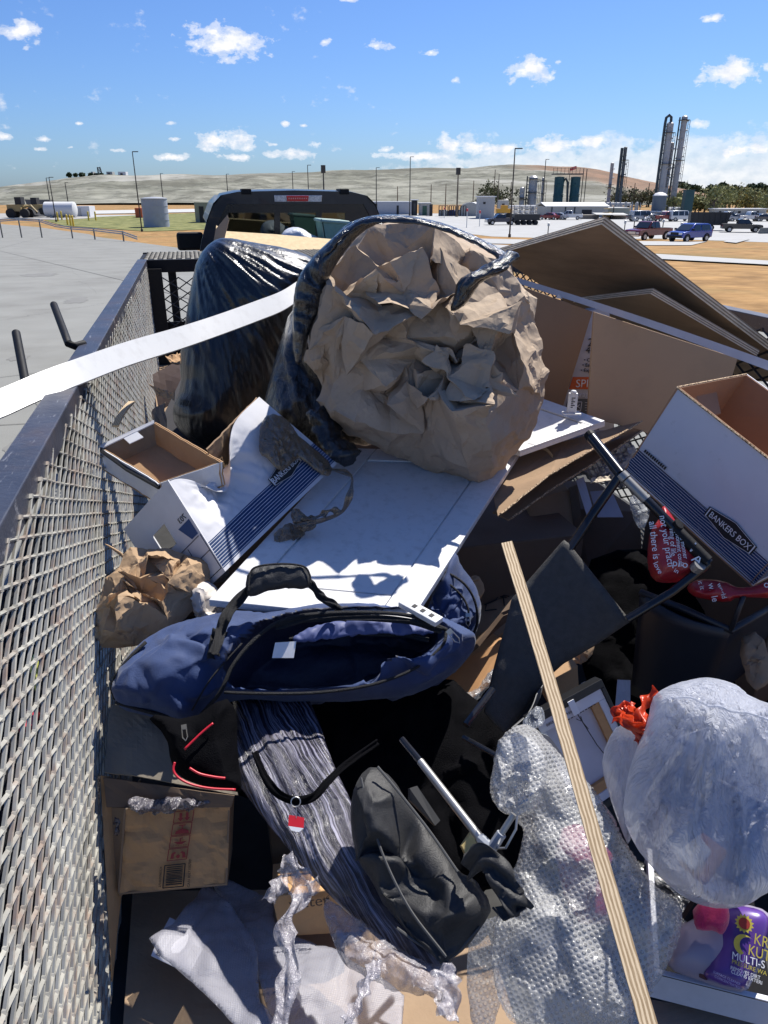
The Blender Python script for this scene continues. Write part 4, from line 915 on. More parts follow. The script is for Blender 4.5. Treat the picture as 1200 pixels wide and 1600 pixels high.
mb = MB(); fw = [p + fr*1.12 for p in [y_(350,335), y_(575,335), y_(600,410), y_(318,410)]]; mb.prism(fw, (0,.01,0)); obj('windscreen', mb, cabg, t)
mb = MB(); mb.box((xc-.95, YB+.4, .75), (xc+.95, YB+1.9, 1.12)); obj('cabin_interior', mb, M('interior_dark', (.02,.02,.022), .9), t)
for (px, wq) in ((384, .3), (470, .24), (548, .3)):
    p = PY(px, 357, YB+.6); mb = MB(); pts = [p + [0,0,-.5], p + [0,0,-.1], p + [0,0,.0], p+[0,0,.09]]; mb.tube(pts, [wq*.8, wq*.75, wq*.62, wq*.35], 12, flat=.35, up=(0,1,0)); obj('headrest', mb, M('seat_cloth', (.022,.022,.025), .9), t, auto=60)
# third brake light: red centre, clear sides
def strip(x0, x1, y0, y1, mt, nm, dy):
    a = [y_(x0,y0), y_(x1,y0), y_(x1-1,y1), y_(x0+1,y1)]; mb = MB(); mb.prism([p - [0,dy,0] for p in a], (0,dy-.002,0)); return obj(nm, mb, mt, t, bevel=.004)
lamp = strip(428, 503, 305, 315.5, M('lamp_housing', (.5,.5,.52), .25, .3, .5, 60), 'brake_light', .02)
strip(447, 482, 306, 314.5, M('brake_red', (.62,.01,.015), .2, 0, .3, 90), 'brake_lens', .028)
dots = MB()
for k in range(9): p = y_(451 + k*3.4, 310) - [0,.032,0]; dots.box(p - [.006,.002,.006], p + [.006,.003,.006])
obj('brake_led', dots, M('led', (.9,.35,.3), .3), t)
for px in (385, 538):
    p = y_(px, 300.5); mb = MB(); mb.prism([p + [-.055,-.02,-.02], p + [.055,-.02,-.02], p + [.05,-.02,.035], p+[-.05,-.02,.035]], (0,.25,0)); obj('roof_bracket', mb, blackp, t, bevel=.008)
# bed, tailgate, lights, mirrors, wheels
BY0, BY1 = 6.75, 8.5; bw = 1.0
mb = MB(); 
for sx_ in (-1, 1):
    mb.box((xc + sx_*bw - (.09 if sx_ > 0 else 0), BY0, .62), (xc + sx_*bw + (.09 if sx_ < 0 else 0), BY1, 1.28))
mb.box((xc-bw+.092, BY0, .62), (xc+bw-.092, BY0+.07, 1.27)); mb.box((xc-bw+.092, BY1-.05, .62), (xc+bw-.092, BY1, 1.27)); mb.box((xc-bw+.092, BY0+.072, .62), (xc+bw-.092, BY1-.052, .7))
obj('bed', mb, navy, t, bevel=.015)
mb = MB(); mb.box((xc-bw, BY1+.02, .55), (xc+bw, BY1+2.1, 1.16)); mb.prism([(xc-bw, BY1+2.11, .5), (xc-bw, BY1+2.11, 1.2), (xc-bw, BY1+3.4, 1.1), (xc-bw, BY1+3.6, .95), (xc-bw, BY1+3.6, .5)], (2*bw,0,0)); obj('lower_body', mb, navy, t, bevel=.03)
for sx_ in (-1, 1):
    mb = MB(); x = xc + sx_*bw; mb.box((x-.07, BY0-.03, .85), (x+.07, BY0-.003, 1.2)); obj('tail_light', mb, lampr, t, bevel=.01)
    for wy in (BY0+.75, BY1+2.7): mb = MB(); mb.cyl((x-sx_*.26, wy, .4), (x+sx_*.03, wy, .4), .4, 26); wq = obj('wheel', mb, tyre, t, auto=40); mb = MB(); mb.cyl((x+sx_*.031, wy, .4), (x+sx_*.04, wy, .4), .24, 14); obj('rim', mb, rim, wq)
    mc = PY(297.5, 377, 9.6) if sx_ < 0 else np.array([2*xc - PY(297.5,377,9.6)[0], 9.6, PY(297.5,377,9.6)[2]])
    mb = MB(); mb.box(mc - [.155, .06, .10], mc + [.155, .08, .10]); mm = obj('mirror', mb, blackp, t, bevel=.03)
    mb = MB(); mb.box((min(mc[0]+.12*-sx_, x), mc[1]-.02, mc[2]-.06), (max(mc[0]+.12*-sx_, x), mc[1]+.02, mc[2]-.0)); obj('mirror_arm', mb, blackp, mm)
# bed cargo
osb = M('osb_board', (.62,.46,.25), .8, 0, .12, 30, .1, 60, col2=(.66,.5,.28)); kraftb = M('leaning_board', (.36,.27,.19), .85, 0, .15, 3, stretch=(1,1,.3))
pb = np.array([0, 6.3, 1.46]); nb_ = np.array([0,-.42,.9])
bd = [PP(338,352,pb,nb_), PP(352,361,pb,nb_), PP(430,366,pb,nb_), PP(560,377,pb,nb_), PP(560,430,pb,nb_), PP(330,430,pb,nb_)]
obj('osb_sheet', sheetpoly(bd, .012), osb, label='pale tan board standing upright across the pickup bed behind the black bag', cat='board')
pb2 = np.array([0, 6.5, 1.3]); nb2 = np.array([-.1,-1,.1])
obj('leaning_board', sheetpoly([PP(355,336,pb2,nb2), PP(358,343,pb2,nb2), PP(346,392,pb2,nb2), PP(331,392,pb2,nb2), PP(337,358,pb2,nb2)], .02), kraftb, label='narrow pointed brown board leaning at the left end of the tan board', cat='board')
def streakbump(nt_, b, vec, scale, strength, dist, prev=None, rot=(0,0,0), stretch=(1,1,.12), det=5):
    mp = b.mapping(vec, stretch, rot); h, _ = b.noise(mp, scale, det, .62, .6); bn = nt_.nodes.new('ShaderNodeBump'); bn.inputs['Strength'].default_value = strength; bn.inputs['Distance'].default_value = dist
    nt_.links.new(h, bn.inputs['Height'])
    if prev: nt_.links.new(prev, bn.inputs['Normal'])
    return bn.outputs[0], h
def film(name, col, rough, alpha, scale=30, strength=.6, dist=.01, rot=(0,0,0), stretch=(1,1,.15), sss=0., spec=.5, streak=0., streakcol=(.9,.9,.95), coat=0., transl=0., thr=(.5,.62)):
    if name in MATS: return MATS[name]
    m = bpy.data.materials.new(name); m.use_nodes = True; nt_ = m.node_tree; b = NB(nt_); p = nt_.nodes['Principled BSDF']
    tcx = nt_.nodes.new('ShaderNodeTexCoord'); oc = tcx.outputs['Object']
    n1, h1 = streakbump(nt_, b, oc, scale, strength, dist, None, rot, stretch)
    n2, h2 = streakbump(nt_, b, oc, scale * 3.1, strength * .5, dist * .4, n1, (rot[0]+.3, rot[1], rot[2]+.2), stretch)
    nt_.links.new(n2, p.inputs['Normal']); p.inputs['Roughness'].default_value = rough; p.inputs['Specular IOR Level'].default_value = spec; p.inputs['Coat Weight'].default_value = coat
    g, _ = b.noise(oc, 6, 4); c = b.mix(g, tuple(x*.85 for x in col) + (1,), tuple(min(1, x*1.15) for x in col) + (1,))
    if streak: c = b.mix(b.math('MULTIPLY', b.ramp(h2, [(thr[0], 0), (thr[1], 1)]), streak), c, tuple(streakcol) + (1,))
    nt_.links.new(c, p.inputs['Base Color'])
    al = alpha
    if alpha is not None and alpha < 1:
        al = b.math('MULTIPLY_ADD', b.ramp(h1, [(.35, 0), (.7, 1)]), min(.55, (1-alpha)), max(0., alpha - .12), clamp=True)
    surf = p.outputs[0]
    if transl:
        td = nt_.nodes.new('ShaderNodeBsdfTranslucent'); nt_.links.new(c, td.inputs[0]); nt_.links.new(n2, td.inputs['Normal']); mx = nt_.nodes.new('ShaderNodeMixShader'); mx.inputs[0].default_value = transl
        nt_.links.new(surf, mx.inputs[1]); nt_.links.new(td.outputs[0], mx.inputs[2]); surf = mx.outputs[0]
    if alpha is not None and alpha < 1:
        tt = nt_.nodes.new('ShaderNodeBsdfTransparent'); mx = nt_.nodes.new('ShaderNodeMixShader'); b.inp(mx, 0, al); nt_.links.new(tt.outputs[0], mx.inputs[1]); nt_.links.new(surf, mx.inputs[2]); surf = mx.outputs[0]
    nt_.links.new(surf, nt_.nodes['Material Output'].inputs[0]); MATS[name] = m; return m
whitebagm = film('white_bag_far', (.6,.62,.66), .3, 1, 14, .8, .02)
def facing(p, k=1.0, up=0.0):
    n = toeye(p) * k + np.array([0,0,up]); return n / np.linalg.norm(n)
p0 = PY(467, 372, 7.6)
V, Fc = pillow([(436,395),(438,368),(447,357),(462,354),(475,358),(485,366),(492,368),(500,372),(510,395)], p0, facing(p0), .16, .8, .012, disp=lambda P,U,Vv,D,fr_: np.outer((fbm(P*9, 3, 3)-.5)*.1*np.clip(D/.05,0,1), toeye(p0)))
obj('plastic_bag', (V, Fc), whitebagm, label='translucent white plastic bag standing in the pickup bed before the rear window', cat='bag', smooth=True)
# green bin
t = thing('green_bin', 'pale green plastic bin in the pickup bed at the right of the white bag', 'bin', PY(530, 400, 7.4)); gm = M('bin_green', (.16,.3,.25), .4, trans=.0)
yb = 7.4; a, b_, c_, d_ = PY(503,345,yb), PY(545,348,yb), PY(552,400,yb), PY(512,400,yb)
mb = MB(); mb.prism([a,b_,c_,d_], (0,.012,0)); 
for (q, r_) in ((a,d_),(b_,c_)): mb.prism([q, r_, r_+[0,.4,0], q+[0,.4,0]], (.008,0,0))
mb.prism([a+[0,.4,0],b_+[0,.4,0],c_+[0,.4,0],d_+[0,.4,0]], (0,.012,0)); obj('body', mb, gm, t)
mb = MB(); mb.tube([a, b_, b_+[0,.41,0], a+[0,.41,0], a], .016, 8); obj('rim', mb, M('bin_rim', (.28,.42,.37), .4), t)

# ================================================================= TRAILER
XL, XR, YF, ZR, ZF, YT = -.29, 2.03, 5.5, 1.508, .45, -.35
trm = M('trailer_paint', (.028,.032,.048), .42, .15, .25, 5, .15, 60, col2=(.04,.045,.065), dirt=((.10,.055,.03), 7, .35)); 
# scratches
ntt = trm.node_tree; b = NB(ntt); pp = ntt.nodes['Principled BSDF']; tcx = ntt.nodes.new('ShaderNodeTexCoord'); s1, _ = b.noise(b.mapping(tcx.outputs['Object'], (30, 4, 9), (0,0,.5)), 3.5, 6, .7)
old = pp.inputs['Base Color'].links[0].from_socket; ntt.links.new(b.mix(b.math('MULTIPLY', b.ramp(s1, [(.60, 0), (.68, 1)]), .55), old, (.32,.32,.34,1)), pp.inputs['Base Color'])
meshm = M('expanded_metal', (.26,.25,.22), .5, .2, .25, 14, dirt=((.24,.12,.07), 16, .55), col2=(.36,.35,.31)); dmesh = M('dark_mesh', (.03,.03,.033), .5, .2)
t = thing('utility_trailer', 'long black utility trailer with expanded metal sides, heaped with rubbish', 'trailer', ((XL+XR)/2, 2.5, 0)); TR = t
def expanded(mb, o, u, v, Lu, Lv, LWD, SWD, wd=.012, th=.003, tilt=58, nrm=None):
    """diamond mesh: long way LWD along u, short way SWD along v, every strand a twisted bar"""
    o, u, v = map(lambda q: np.asarray(q, float), (o, u, v)); n = np.cross(u, v) if nrm is None else np.asarray(nrm, float); hx, hv = LWD/2, SWD/2
    nu, nv = int(Lu/hx), int(Lv/hv); I, J = np.meshgrid(np.arange(nu), np.arange(nv)); I = I.ravel(); J = J.ravel(); up = (I + J) % 2 == 0
    F6 = np.array([(0,1,5,4),(1,2,6,5),(2,3,7,6),(3,0,4,7)])
    for fl, sg in ((up, 1), (~up, -1)):
        i = I[fl][:,None]; j = J[fl][:,None]; a = o + u*(i*hx) + v*((j + (0 if sg > 0 else 1))*hv); c = o + u*((i+1)*hx) + v*((j + (1 if sg > 0 else 0))*hv)
        d = u*hx + v*hv*sg; L = np.linalg.norm(d); d = d/L; w0 = np.cross(n, d); ang = math.radians(tilt); w = w0*math.cos(ang)*sg + n*math.sin(ang); q = np.cross(d, w); W = w*wd/2; T = q*th/2
        V8 = np.stack([a-W-T, a+W-T, a+W+T, a-W+T, c-W-T, c+W-T, c+W+T, c-W+T], 1).reshape(-1, 3); b0_ = len(mb.v); mb.v += [tuple(x) for x in V8.tolist()]
        Fs = (b0_ + np.arange(len(i))[:,None,None]*8 + F6[None]).reshape(-1, 4); mb.f += [tuple(x) for x in Fs.tolist()]
    I, J = np.meshgrid(np.arange(nu+1), np.arange(nv+1)); I = I.ravel(); J = J.ravel(); k_ = (I + J) % 2 == 0; c = o + u*(I[k_][:,None]*hx) + v*(J[k_][:,None]*hv)
    k = u*.0085; h = v*.0042; q = n*wd*.5; V8 = np.stack([c-k-q, c-h-q, c+k-q, c+h-q, c-k+q, c-h+q, c+k+q, c+h+q], 1).reshape(-1, 3); b0_ = len(mb.v); mb.v += [tuple(x) for x in V8.tolist()]
    Fs = b0_ + np.arange(len(c))[:,None,None]*8 + np.array([(0,1,2,3),(7,6,5,4),(0,4,5,1),(1,5,6,2),(2,6,7,3),(3,7,4,0)])[None]; mb.f += [tuple(x) for x in Fs.reshape(-1,4).tolist()]
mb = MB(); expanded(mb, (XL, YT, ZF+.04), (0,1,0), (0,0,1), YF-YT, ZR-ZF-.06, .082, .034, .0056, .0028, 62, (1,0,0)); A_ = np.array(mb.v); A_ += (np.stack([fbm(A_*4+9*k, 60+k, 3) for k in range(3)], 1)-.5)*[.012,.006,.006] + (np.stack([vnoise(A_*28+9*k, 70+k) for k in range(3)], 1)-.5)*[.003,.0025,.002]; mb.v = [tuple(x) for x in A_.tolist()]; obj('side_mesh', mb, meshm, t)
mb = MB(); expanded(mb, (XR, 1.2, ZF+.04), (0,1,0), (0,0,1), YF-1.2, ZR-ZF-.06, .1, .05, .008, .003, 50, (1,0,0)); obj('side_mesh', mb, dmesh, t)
mb = MB(); expanded(mb, (XL+.09, YF+.02, ZF), (1,0,0), (0,0,1), XR-XL-.1, ZR-ZF-.09, .105, .072, .007, .003, 20, (0,-1,0)); obj('front_mesh', mb, dmesh, t)
mb = MB(); expanded(mb, (XL-.02, YF+.05, ZR-.004), (0,1,0), (1,0,0), .66, XR-XL, .075, .062, .016, .003, 35, (0,0,1)); obj('front_deck_mesh', mb, M('deck_mesh', (.11,.105,.09), .6, .1, .3, 8, dirt=((.05,.03,.02), 9, .6)), t)
mb = MB(); mb.box((XL-.062, YT, ZR-.055), (XL, YF+.05, ZR)); obj('top_rail', mb, trm, t, bevel=.003); mb = MB(); mb.box((XR, YT, ZR-.055), (XR+.062, YF+.05, ZR)); obj('top_rail', mb, trm, t, bevel=.003)
mb = MB(); mb.box((XL, YF-.002, ZR-.085), (XR, YF+.05, ZR-.002)); mb.box((XL-.06, YF+.7, ZR-.05), (XR+.06, YF+.75, ZR-.004)); mb.box((XL-.06, YF+.051, ZR-.05), (XL-.02, YF+.699, ZR-.012)); obj('front_rail', mb, blackp, t, bevel=.003)
def post_(lo, hi): mb = MB(); mb.box(lo, hi); obj('post', mb, blackp, t)
for (x, y0) in ((XL, YF-.05), (XR-.09, YF-.05)): post_((x, y0, ZF), (x+.09, y0+.047, ZR-.057))
for y0 in (.2, 1.75, 3.6): post_((XL-.06, y0, ZF), (XL-.012, y0+.06, ZR-.056)); post_((XR+.012, y0, ZF), (XR+.06, y0+.06, ZR-.056))
post_((XL+.11, YF+.66, .9), (XL+.17, YF+.7, ZR-.051)); post_((XL-.06, YF+.66, .9), (XL, YF+.7, ZR-.051))
mb = MB(); mb.box((XL-.06, YT, ZF-.1), (XR+.06, YF+.05, ZF)); obj('floor', mb, M('floor_steel', (.02,.02,.02), .8, 0, .4, 10), t)
mb = MB(); mb.box((XL-.05, YF+.01+.045, ZF), (XR, YF+.075, 1.08)); obj('front_plate', mb, blackp, t)
mb = MB(); mb.tube([(XL, YF+.2, .5), (.85, YF+1.25, .5), (XR, YF+.2, .5)], .05, 8); obj('tongue', mb, blackp, t)
for sx_, x in ((-1, XL-.05), (1, XR+.05)):
    mb = MB(); xo = x + sx_*.26
    pr = [(0.9,.75),(1.0,.95),(1.2,1.0),(2.6,1.0),(2.8,.95),(2.9,.75)]; mb.prism([(x+sx_*.012, p[0], p[1]) for p in pr] , (sx_*.25,0,0)) if False else None
    for (p, q) in zip(pr[:-1], pr[1:]): mb.obox((min(x+sx_*.012, xo), p[0], p[1]-.11), (.25,0,0), (0,q[0]-p[0],q[1]-p[1]), (0,0,.008))
    obj('fender', mb, M('fender_black', (.006,.006,.007), .9, 0, .2, 12, spec=.1), t)
    for wy in (1.45, 2.3): mb = MB(); mb.cyl((x+sx_*.03, wy, .37), (xo-sx_*.02, wy, .37), .37, 24); wq = obj('wheel', mb, tyre, t, auto=40); mb = MB(); mb.cyl((xo-sx_*.019, wy, .37), (xo-sx_*.012, wy, .37), .2, 12); obj('rim', mb, rim, wq)
p = PX(52, 1135, -.42); mb = MB(); mb.box(p - [.02,.03,.025], p + [.01,.03,.025]); obj('side_marker', mb, mred, t)
p = PX(58, 1050, -.40); mb = MB(); mb.box(p - [.006,.022,.03], p + [.002,.022,.03]); obj('yellow_sticker', mb, M('sticker_yellow', (.6,.62,.15), .6), t)
# stake hooks
for nm, pts in (('left', [(41,606),(25,520)]), ('right', [(131,537),(118,541),(107,536),(100,520),(84,476)])):
    mb = MB(); 
    if nm == 'right':
        A = PX(131,537,-.34); Bq = Q(117,541,A[2]); c1 = Q(107,537,A[2]+.01); top = PX(84,476, c1[0]-.07); mid = c1 + (top-c1)*.22; P_ = [A, Bq, c1, mid, top]
    else: P_ = [PX(44,620,-.44), PX(25,520,-.50)]
    mb.tube(P_, .0115, 12); lab = 'bent black steel rod sticking out beside the side rail like an L' if nm == 'right' else 'straight black steel rod end standing at the far left above the white strip'
    h = obj('steel_hook', mb, blackp, label=lab, cat='hook', auto=50)
# ================================================================= THE LOAD
white = M('white_paint', (.66,.66,.66), .35, 0, .03, 3, spec=.5, dirt=((.30,.29,.27), 38, .30)); whitev = M('white_vinyl', (.56,.56,.55), .4, 0, .04, 3, dirt=((.36,.35,.33), 26, .3))
kraft = M('kraft_board', (.40,.255,.145), .85, 0, .12, 5, .12, 70, (1,1,1), .15, dirt=((.27,.17,.09), 6, .35)); kraftd = M('brown_board', (.30,.205,.13), .85, 0, .15, 5, .15, 60, spec=.15, dirt=((.16,.11,.07), 7, .4))
kraftg = M('grey_board', (.20,.175,.14), .85, 0, .12, 5, .15, 60, spec=.15); boxw = M('box_white', (.62,.62,.64), .7, 0, .03, 5, .08, 50, spec=.2, dirt=((.40,.40,.42), 8, .25))
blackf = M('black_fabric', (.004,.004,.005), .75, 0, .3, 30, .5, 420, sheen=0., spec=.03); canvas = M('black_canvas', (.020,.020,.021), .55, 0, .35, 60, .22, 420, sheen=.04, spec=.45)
ink = M('ink_black', (.012,.012,.014), .6); inkr = M('ink_red', (.30,.03,.03), .7); inkw = M('ink_white', (.75,.75,.76), .6); orange = M('ink_orange', (.62,.12,.03), .6); stripe = M('ink_blue', (.012,.05,.16), .6, 0, .2, 8, dirt=((.40,.40,.46), 14, .0))
corr = bpy.data.materials.new('corrugated_edge'); corr.use_nodes = True; b = NB(corr.node_tree); nn = corr.node_tree.nodes; tcx = nn.new('ShaderNodeTexCoord')
f_, _ = b.noise(b.mapping(tcx.outputs['Object'], (1,1,1)), 230, 2, .5); corr.node_tree.links.new(b.mix(b.ramp(f_, [(.42,0),(.55,1)]), (.12,.075,.04,1), (.55,.40,.25,1)), nn['Principled BSDF'].inputs['Base Color']); nn['Principled BSDF'].inputs['Roughness'].default_value = .9

def crumpled_kraft(name, col, col2):
    m = bpy.data.materials.new(name); m.use_nodes = True; nt_ = m.node_tree; b = NB(nt_); p = nt_.nodes['Principled BSDF']; tcx = nt_.nodes.new('ShaderNodeTexCoord'); oc = tcx.outputs['Object']
    f, fc_ = b.noise(oc, 5, 5); n2, _ = b.noise(oc, 90, 4); c = b.mix(b.ramp(f, [(.3,0),(.7,1)]), col + (1,), col2 + (1,)); c = b.mix(b.math('MULTIPLY', b.ramp(n2, [(.55,0),(.8,1)]), .3), c, tuple(x*.6 for x in col) + (1,))
    vo = nt_.nodes.new('ShaderNodeTexVoronoi'); vo.feature = 'F1'; vo.inputs['Scale'].default_value = 13
    mixv = nt_.nodes.new('ShaderNodeMixRGB'); mixv.inputs[0].default_value = .12; nt_.links.new(oc, mixv.inputs[1]); nt_.links.new(fc_, mixv.inputs[2]); nt_.links.new(mixv.outputs[0], vo.inputs['Vector'])
    vo2 = nt_.nodes.new('ShaderNodeTexVoronoi'); vo2.feature = 'F1'; vo2.inputs['Scale'].default_value = 34; nt_.links.new(mixv.outputs[0], vo2.inputs['Vector'])
    h = b.math('ADD', vo.outputs['Distance'], b.math('MULTIPLY', vo2.outputs['Distance'], .35)); g3, _ = b.noise(oc, 260, 2)
    h = b.math('ADD', h, b.math('MULTIPLY', g3, .03)); bn = nt_.nodes.new('ShaderNodeBump'); bn.inputs['Strength'].default_value = .5; bn.inputs['Distance'].default_value = .012; nt_.links.new(h, bn.inputs['Height']); nt_.links.new(bn.outputs[0], p.inputs['Normal'])
    nt_.links.new(c, p.inputs['Base Color']); p.inputs['Roughness'].default_value = .8; p.inputs['Specular IOR Level'].default_value = .2
    td = nt_.nodes.new('ShaderNodeBsdfTranslucent'); td.inputs[0].default_value = (.42,.22,.09,1); mx = nt_.nodes.new('ShaderNodeMixShader'); mx.inputs[0].default_value = .1; nt_.links.new(p.outputs[0], mx.inputs[1]); nt_.links.new(td.outputs[0], mx.inputs[2]); nt_.links.new(mx.outputs[0], nt_.nodes['Material Output'].inputs[0]); return m
paperm = crumpled_kraft('kraft_paper', (.40,.305,.215), (.48,.38,.28)); paperm2 = crumpled_kraft('kraft_paper_light', (.40,.27,.16), (.47,.33,.205))
blackbag = film('black_bag_film', (.006,.007,.009), .34, 1, 22, .55, .012, (0,.5,0), (1,1,.14), spec=.6, streak=.06, streakcol=(.16,.17,.20), coat=.2)
blackbag2 = film('black_bag_gloss', (.008,.008,.009), .22, 1, 22, 1., .02, (0,-.6,.3), (1,1,.25), spec=.7, streak=.08, streakcol=(.2,.2,.2), coat=.3)

# ---- big ball of brown packing paper
p0 = PR(660,545,2.22); nE = facing(p0, 1, .15)
out = [(586,352),(610,343),(650,345),(690,352),(740,378),(792,400),(812,440),(836,462),(838,500),(845,540),(856,580),(854,620),(838,662),(812,702),(790,728),(762,756),(740,762),(700,742),(650,724),(606,706),(556,682),(522,660),(496,622),(508,600),(478,568),(466,532),(463,505),(484,480),(500,440),(520,400),(548,372)]
def paperdisp(cell, amp, seed, nE=nE, edge=.05, levels=3, warp=.5):
    def f(P, U, V, D, fr_):
        k = np.clip(D/edge, .12, 1)[:,None]
        big = crumple(P, cell, amp, seed, .22, 1, .42)
        g = crumple(P + 3.3, .105, .048, seed + 9, .2, 1, .5) + crumple(P + 7.3, .045, .011, seed + 19, .25, 1, .5)
        return (big + g) * k
    return f
V, Fc = facetball(out, p0, nE, .25, .85, .165, .085, 11, .30, 30, .06, 2, .008)
obj('crumpled_paper', (V, Fc), paperm, label='huge crumpled ball of brown packing paper bulging from a torn black bag', cat='paper', auto=16)
# loose folded sheets of the same paper over its surface (part of the same crumple)
# ---- black bag the paper spills from: shell behind and rolled lip
p1 = PR(640,520,2.36); n1 = facing(p1)
outb = [(456,520),(458,470),(464,435),(480,412),(498,400),(516,375),(540,350),(572,338),(606,334),(650,338),(700,350),(742,368),(776,385),(796,398),(804,430),(806,480),(800,560),(760,640),(600,690),(560,700),(520,670),(505,640),(480,600),(462,560)]
def bagdisp(amp, fu, fv, ang, seed, edge=.04):
    ca, sa = math.cos(ang), math.sin(ang)
    def f(P, U, V, D, fr_):
        a = U*ca + V*sa; c = -U*sa + V*ca
        w = fbm(np.stack([a*3, c*3, P[:,1]*2], 1), seed+3, 3)*.25
        r = ridge(np.stack([(a+w)*fu, c*fv, P[:,1]*fv], 1), seed, 3, .55) + .4*ridge(np.stack([(a+w)*fu*2.6, c*fv*2, P[:,1]*fv], 1), seed+5, 2)
        big = fbm(P*5, seed+7, 3)-.5
        nn_ = toeye(P.mean(0))*(1 if fr_ else -1)
        return np.outer(((r-.6)*amp + big*amp*1.6)*np.clip(D/edge, 0, 1), nn_)
    return f
V, Fc = pillow(outb, p1, n1, .12, 1., .008, disp=bagdisp(.03, 14, 3, .4, 21)); bagT = thing('black_bag', 'torn black plastic bag wrapped round the top and left of the big paper ball', 'bag', p1); 
obj('bag_film', (V, Fc), blackbag2, bagT, smooth=True)
def strand(path, dist, r0, seed, n=60, wob=.3, squash=.6):
    pts = [np.array([px, py, d_]) for (px, py, d_) in path]; S = []
    for i in range(len(pts)-1):
        for q in np.linspace(0, 1, n//(len(pts)-1), endpoint=False): S.append(pts[i]*(1-q)+pts[i+1]*q)
    S.append(pts[-1]); S = np.array(S)
    for _ in range(6): S[1:-1] = (S[:-2]+S[1:-1]*2+S[2:])/4
    P3 = np.array([PR(a, b2, c_) for a, b2, c_ in S]); rr = r0*(1 + wob*.6*(fbm(P3*9, seed, 3)-.5)*3); return P3, rr
def foldtube(P3, rr, seed, n=30, squash=.6, deep=.45):
    mb = MB(); mb.tube(list(P3), list(rr), n, True, 0, squash); V = np.array(mb.v); d = ridge(np.stack([V[:,0]*26, V[:,1]*26, V[:,2]*26], 1), seed, 3); cen = np.repeat(P3, n, 0)
    V[:len(cen)] = cen + (V[:len(cen)]-cen)*(1 - deep + deep*1.6*d[:len(cen),None]); mb.v = [tuple(x) for x in V]; return mb
lip = [(478,545,2.12),(468,500,2.10),(470,460,2.08),(486,425,2.05),(508,395,2.03),(532,368,2.02),(562,348,2.02),(600,343,2.0),(650,346,2.0),(700,358,2.0),(740,376,2.0),(776,396,2.0),(790,414,1.98)]
P3, rr = strand(lip, 0, .015, 3, 170); rr = rr * np.interp(np.linspace(0,1,len(rr)), [0,.2,.45,.6,1], [.9,.9,.8,.7,.6]); obj('rolled_lip', foldtube(P3, rr, 5, 40, .5, .5), blackbag2, bagT, smooth=True)
V, Fc = pillow([(456,540),(458,480),(462,440),(482,408),(512,378),(545,350),(580,338),(600,345),(565,362),(535,398),(512,436),(504,478),(484,512),(476,560),(464,575)], PR(500,460,2.06), facing(PR(500,460,2.06)), .04, .6, .006, disp=bagdisp(.03, 22, 5, .9, 61, .015)); obj('bag_side', (V, Fc), blackbag2, bagT, smooth=True)
P3, rr = strand([(800,400,1.99),(770,420,1.93),(742,432,1.90),(728,446,1.89),(716,470,1.90)], 0, .020, 8, 60); obj('torn_flap', foldtube(P3, rr*np.linspace(1.2,.5,len(rr)), 11), blackbag2, bagT, smooth=True)
pt = PR(728,455,1.925); V, Fc = pillow([(714,438),(738,424),(770,420),(800,412),(790,425),(752,440),(742,455),(728,476),(712,486),(702,486),(710,462)], pt, facing(pt), .02, .4, .005, disp=bagdisp(.012, 30, 8, .6, 5, .01)); obj('torn_film', (V, Fc), blackbag2, bagT, smooth=True)
P3, rr = strand([(498,640,2.2),(520,690,2.16),(545,715,2.1)], 0, .045, 18, 40); obj('bag_fold', foldtube(P3, rr, 15), blackbag2, bagT, smooth=True)

# ---- black bag at the left
p0 = PR(380,540,3.2); nE = facing(p0, 1, .1)
outl = [(352,373),(398,382),(448,390),(490,405),(520,430),(500,470),(470,520),(452,570),(438,620),(405,662),(372,692),(340,700),(302,692),(274,668),(268,640),(284,604),(280,565),(290,500),(298,450),(308,405),(330,380)]
def leftbag(P, U, V, D, fr_):
    # folds fan out from the knotted upper left corner
    du, dv = U + .16, V - .45; rad = np.hypot(du, dv); th = np.arctan2(dv, du)
    r = ridge(np.stack([th*8 + 1.5*fbm(P*4, 2, 2), rad*2.2, np.zeros_like(U)], 1), 4, 3, .55) + .5*ridge(np.stack([th*24, rad*5, U*2], 1), 8, 2, .6)
    return np.outer(((r-.7)*.024 + (fbm(P*4, 9, 2)-.5)*.06)*np.clip(D/.05, 0, 1)*(1 if fr_ else -1), nE)
V, Fc = pillow(outl, p0, nE, .24, .8, .0062, R=.2, disp=leftbag)
obj('trash_bag', (V, Fc), blackbag, label='bulging black plastic rubbish bag with streaked folds at the left, before the pickup', cat='bag', smooth=True)
p0 = PR(470,610,2.5); V, Fc = pillow([(455,480),(500,470),(560,560),(560,700),(520,720),(440,690),(400,680),(415,620),(430,560)], p0, facing(p0,1,.3), .16, .8, .008, disp=bagdisp(.045, 10, 3, .5, 33))
obj('trash_bag', (V, Fc), blackbag2, label='shiny crumpled black bag in the hollow between the left bag and the paper ball', cat='bag', smooth=True)

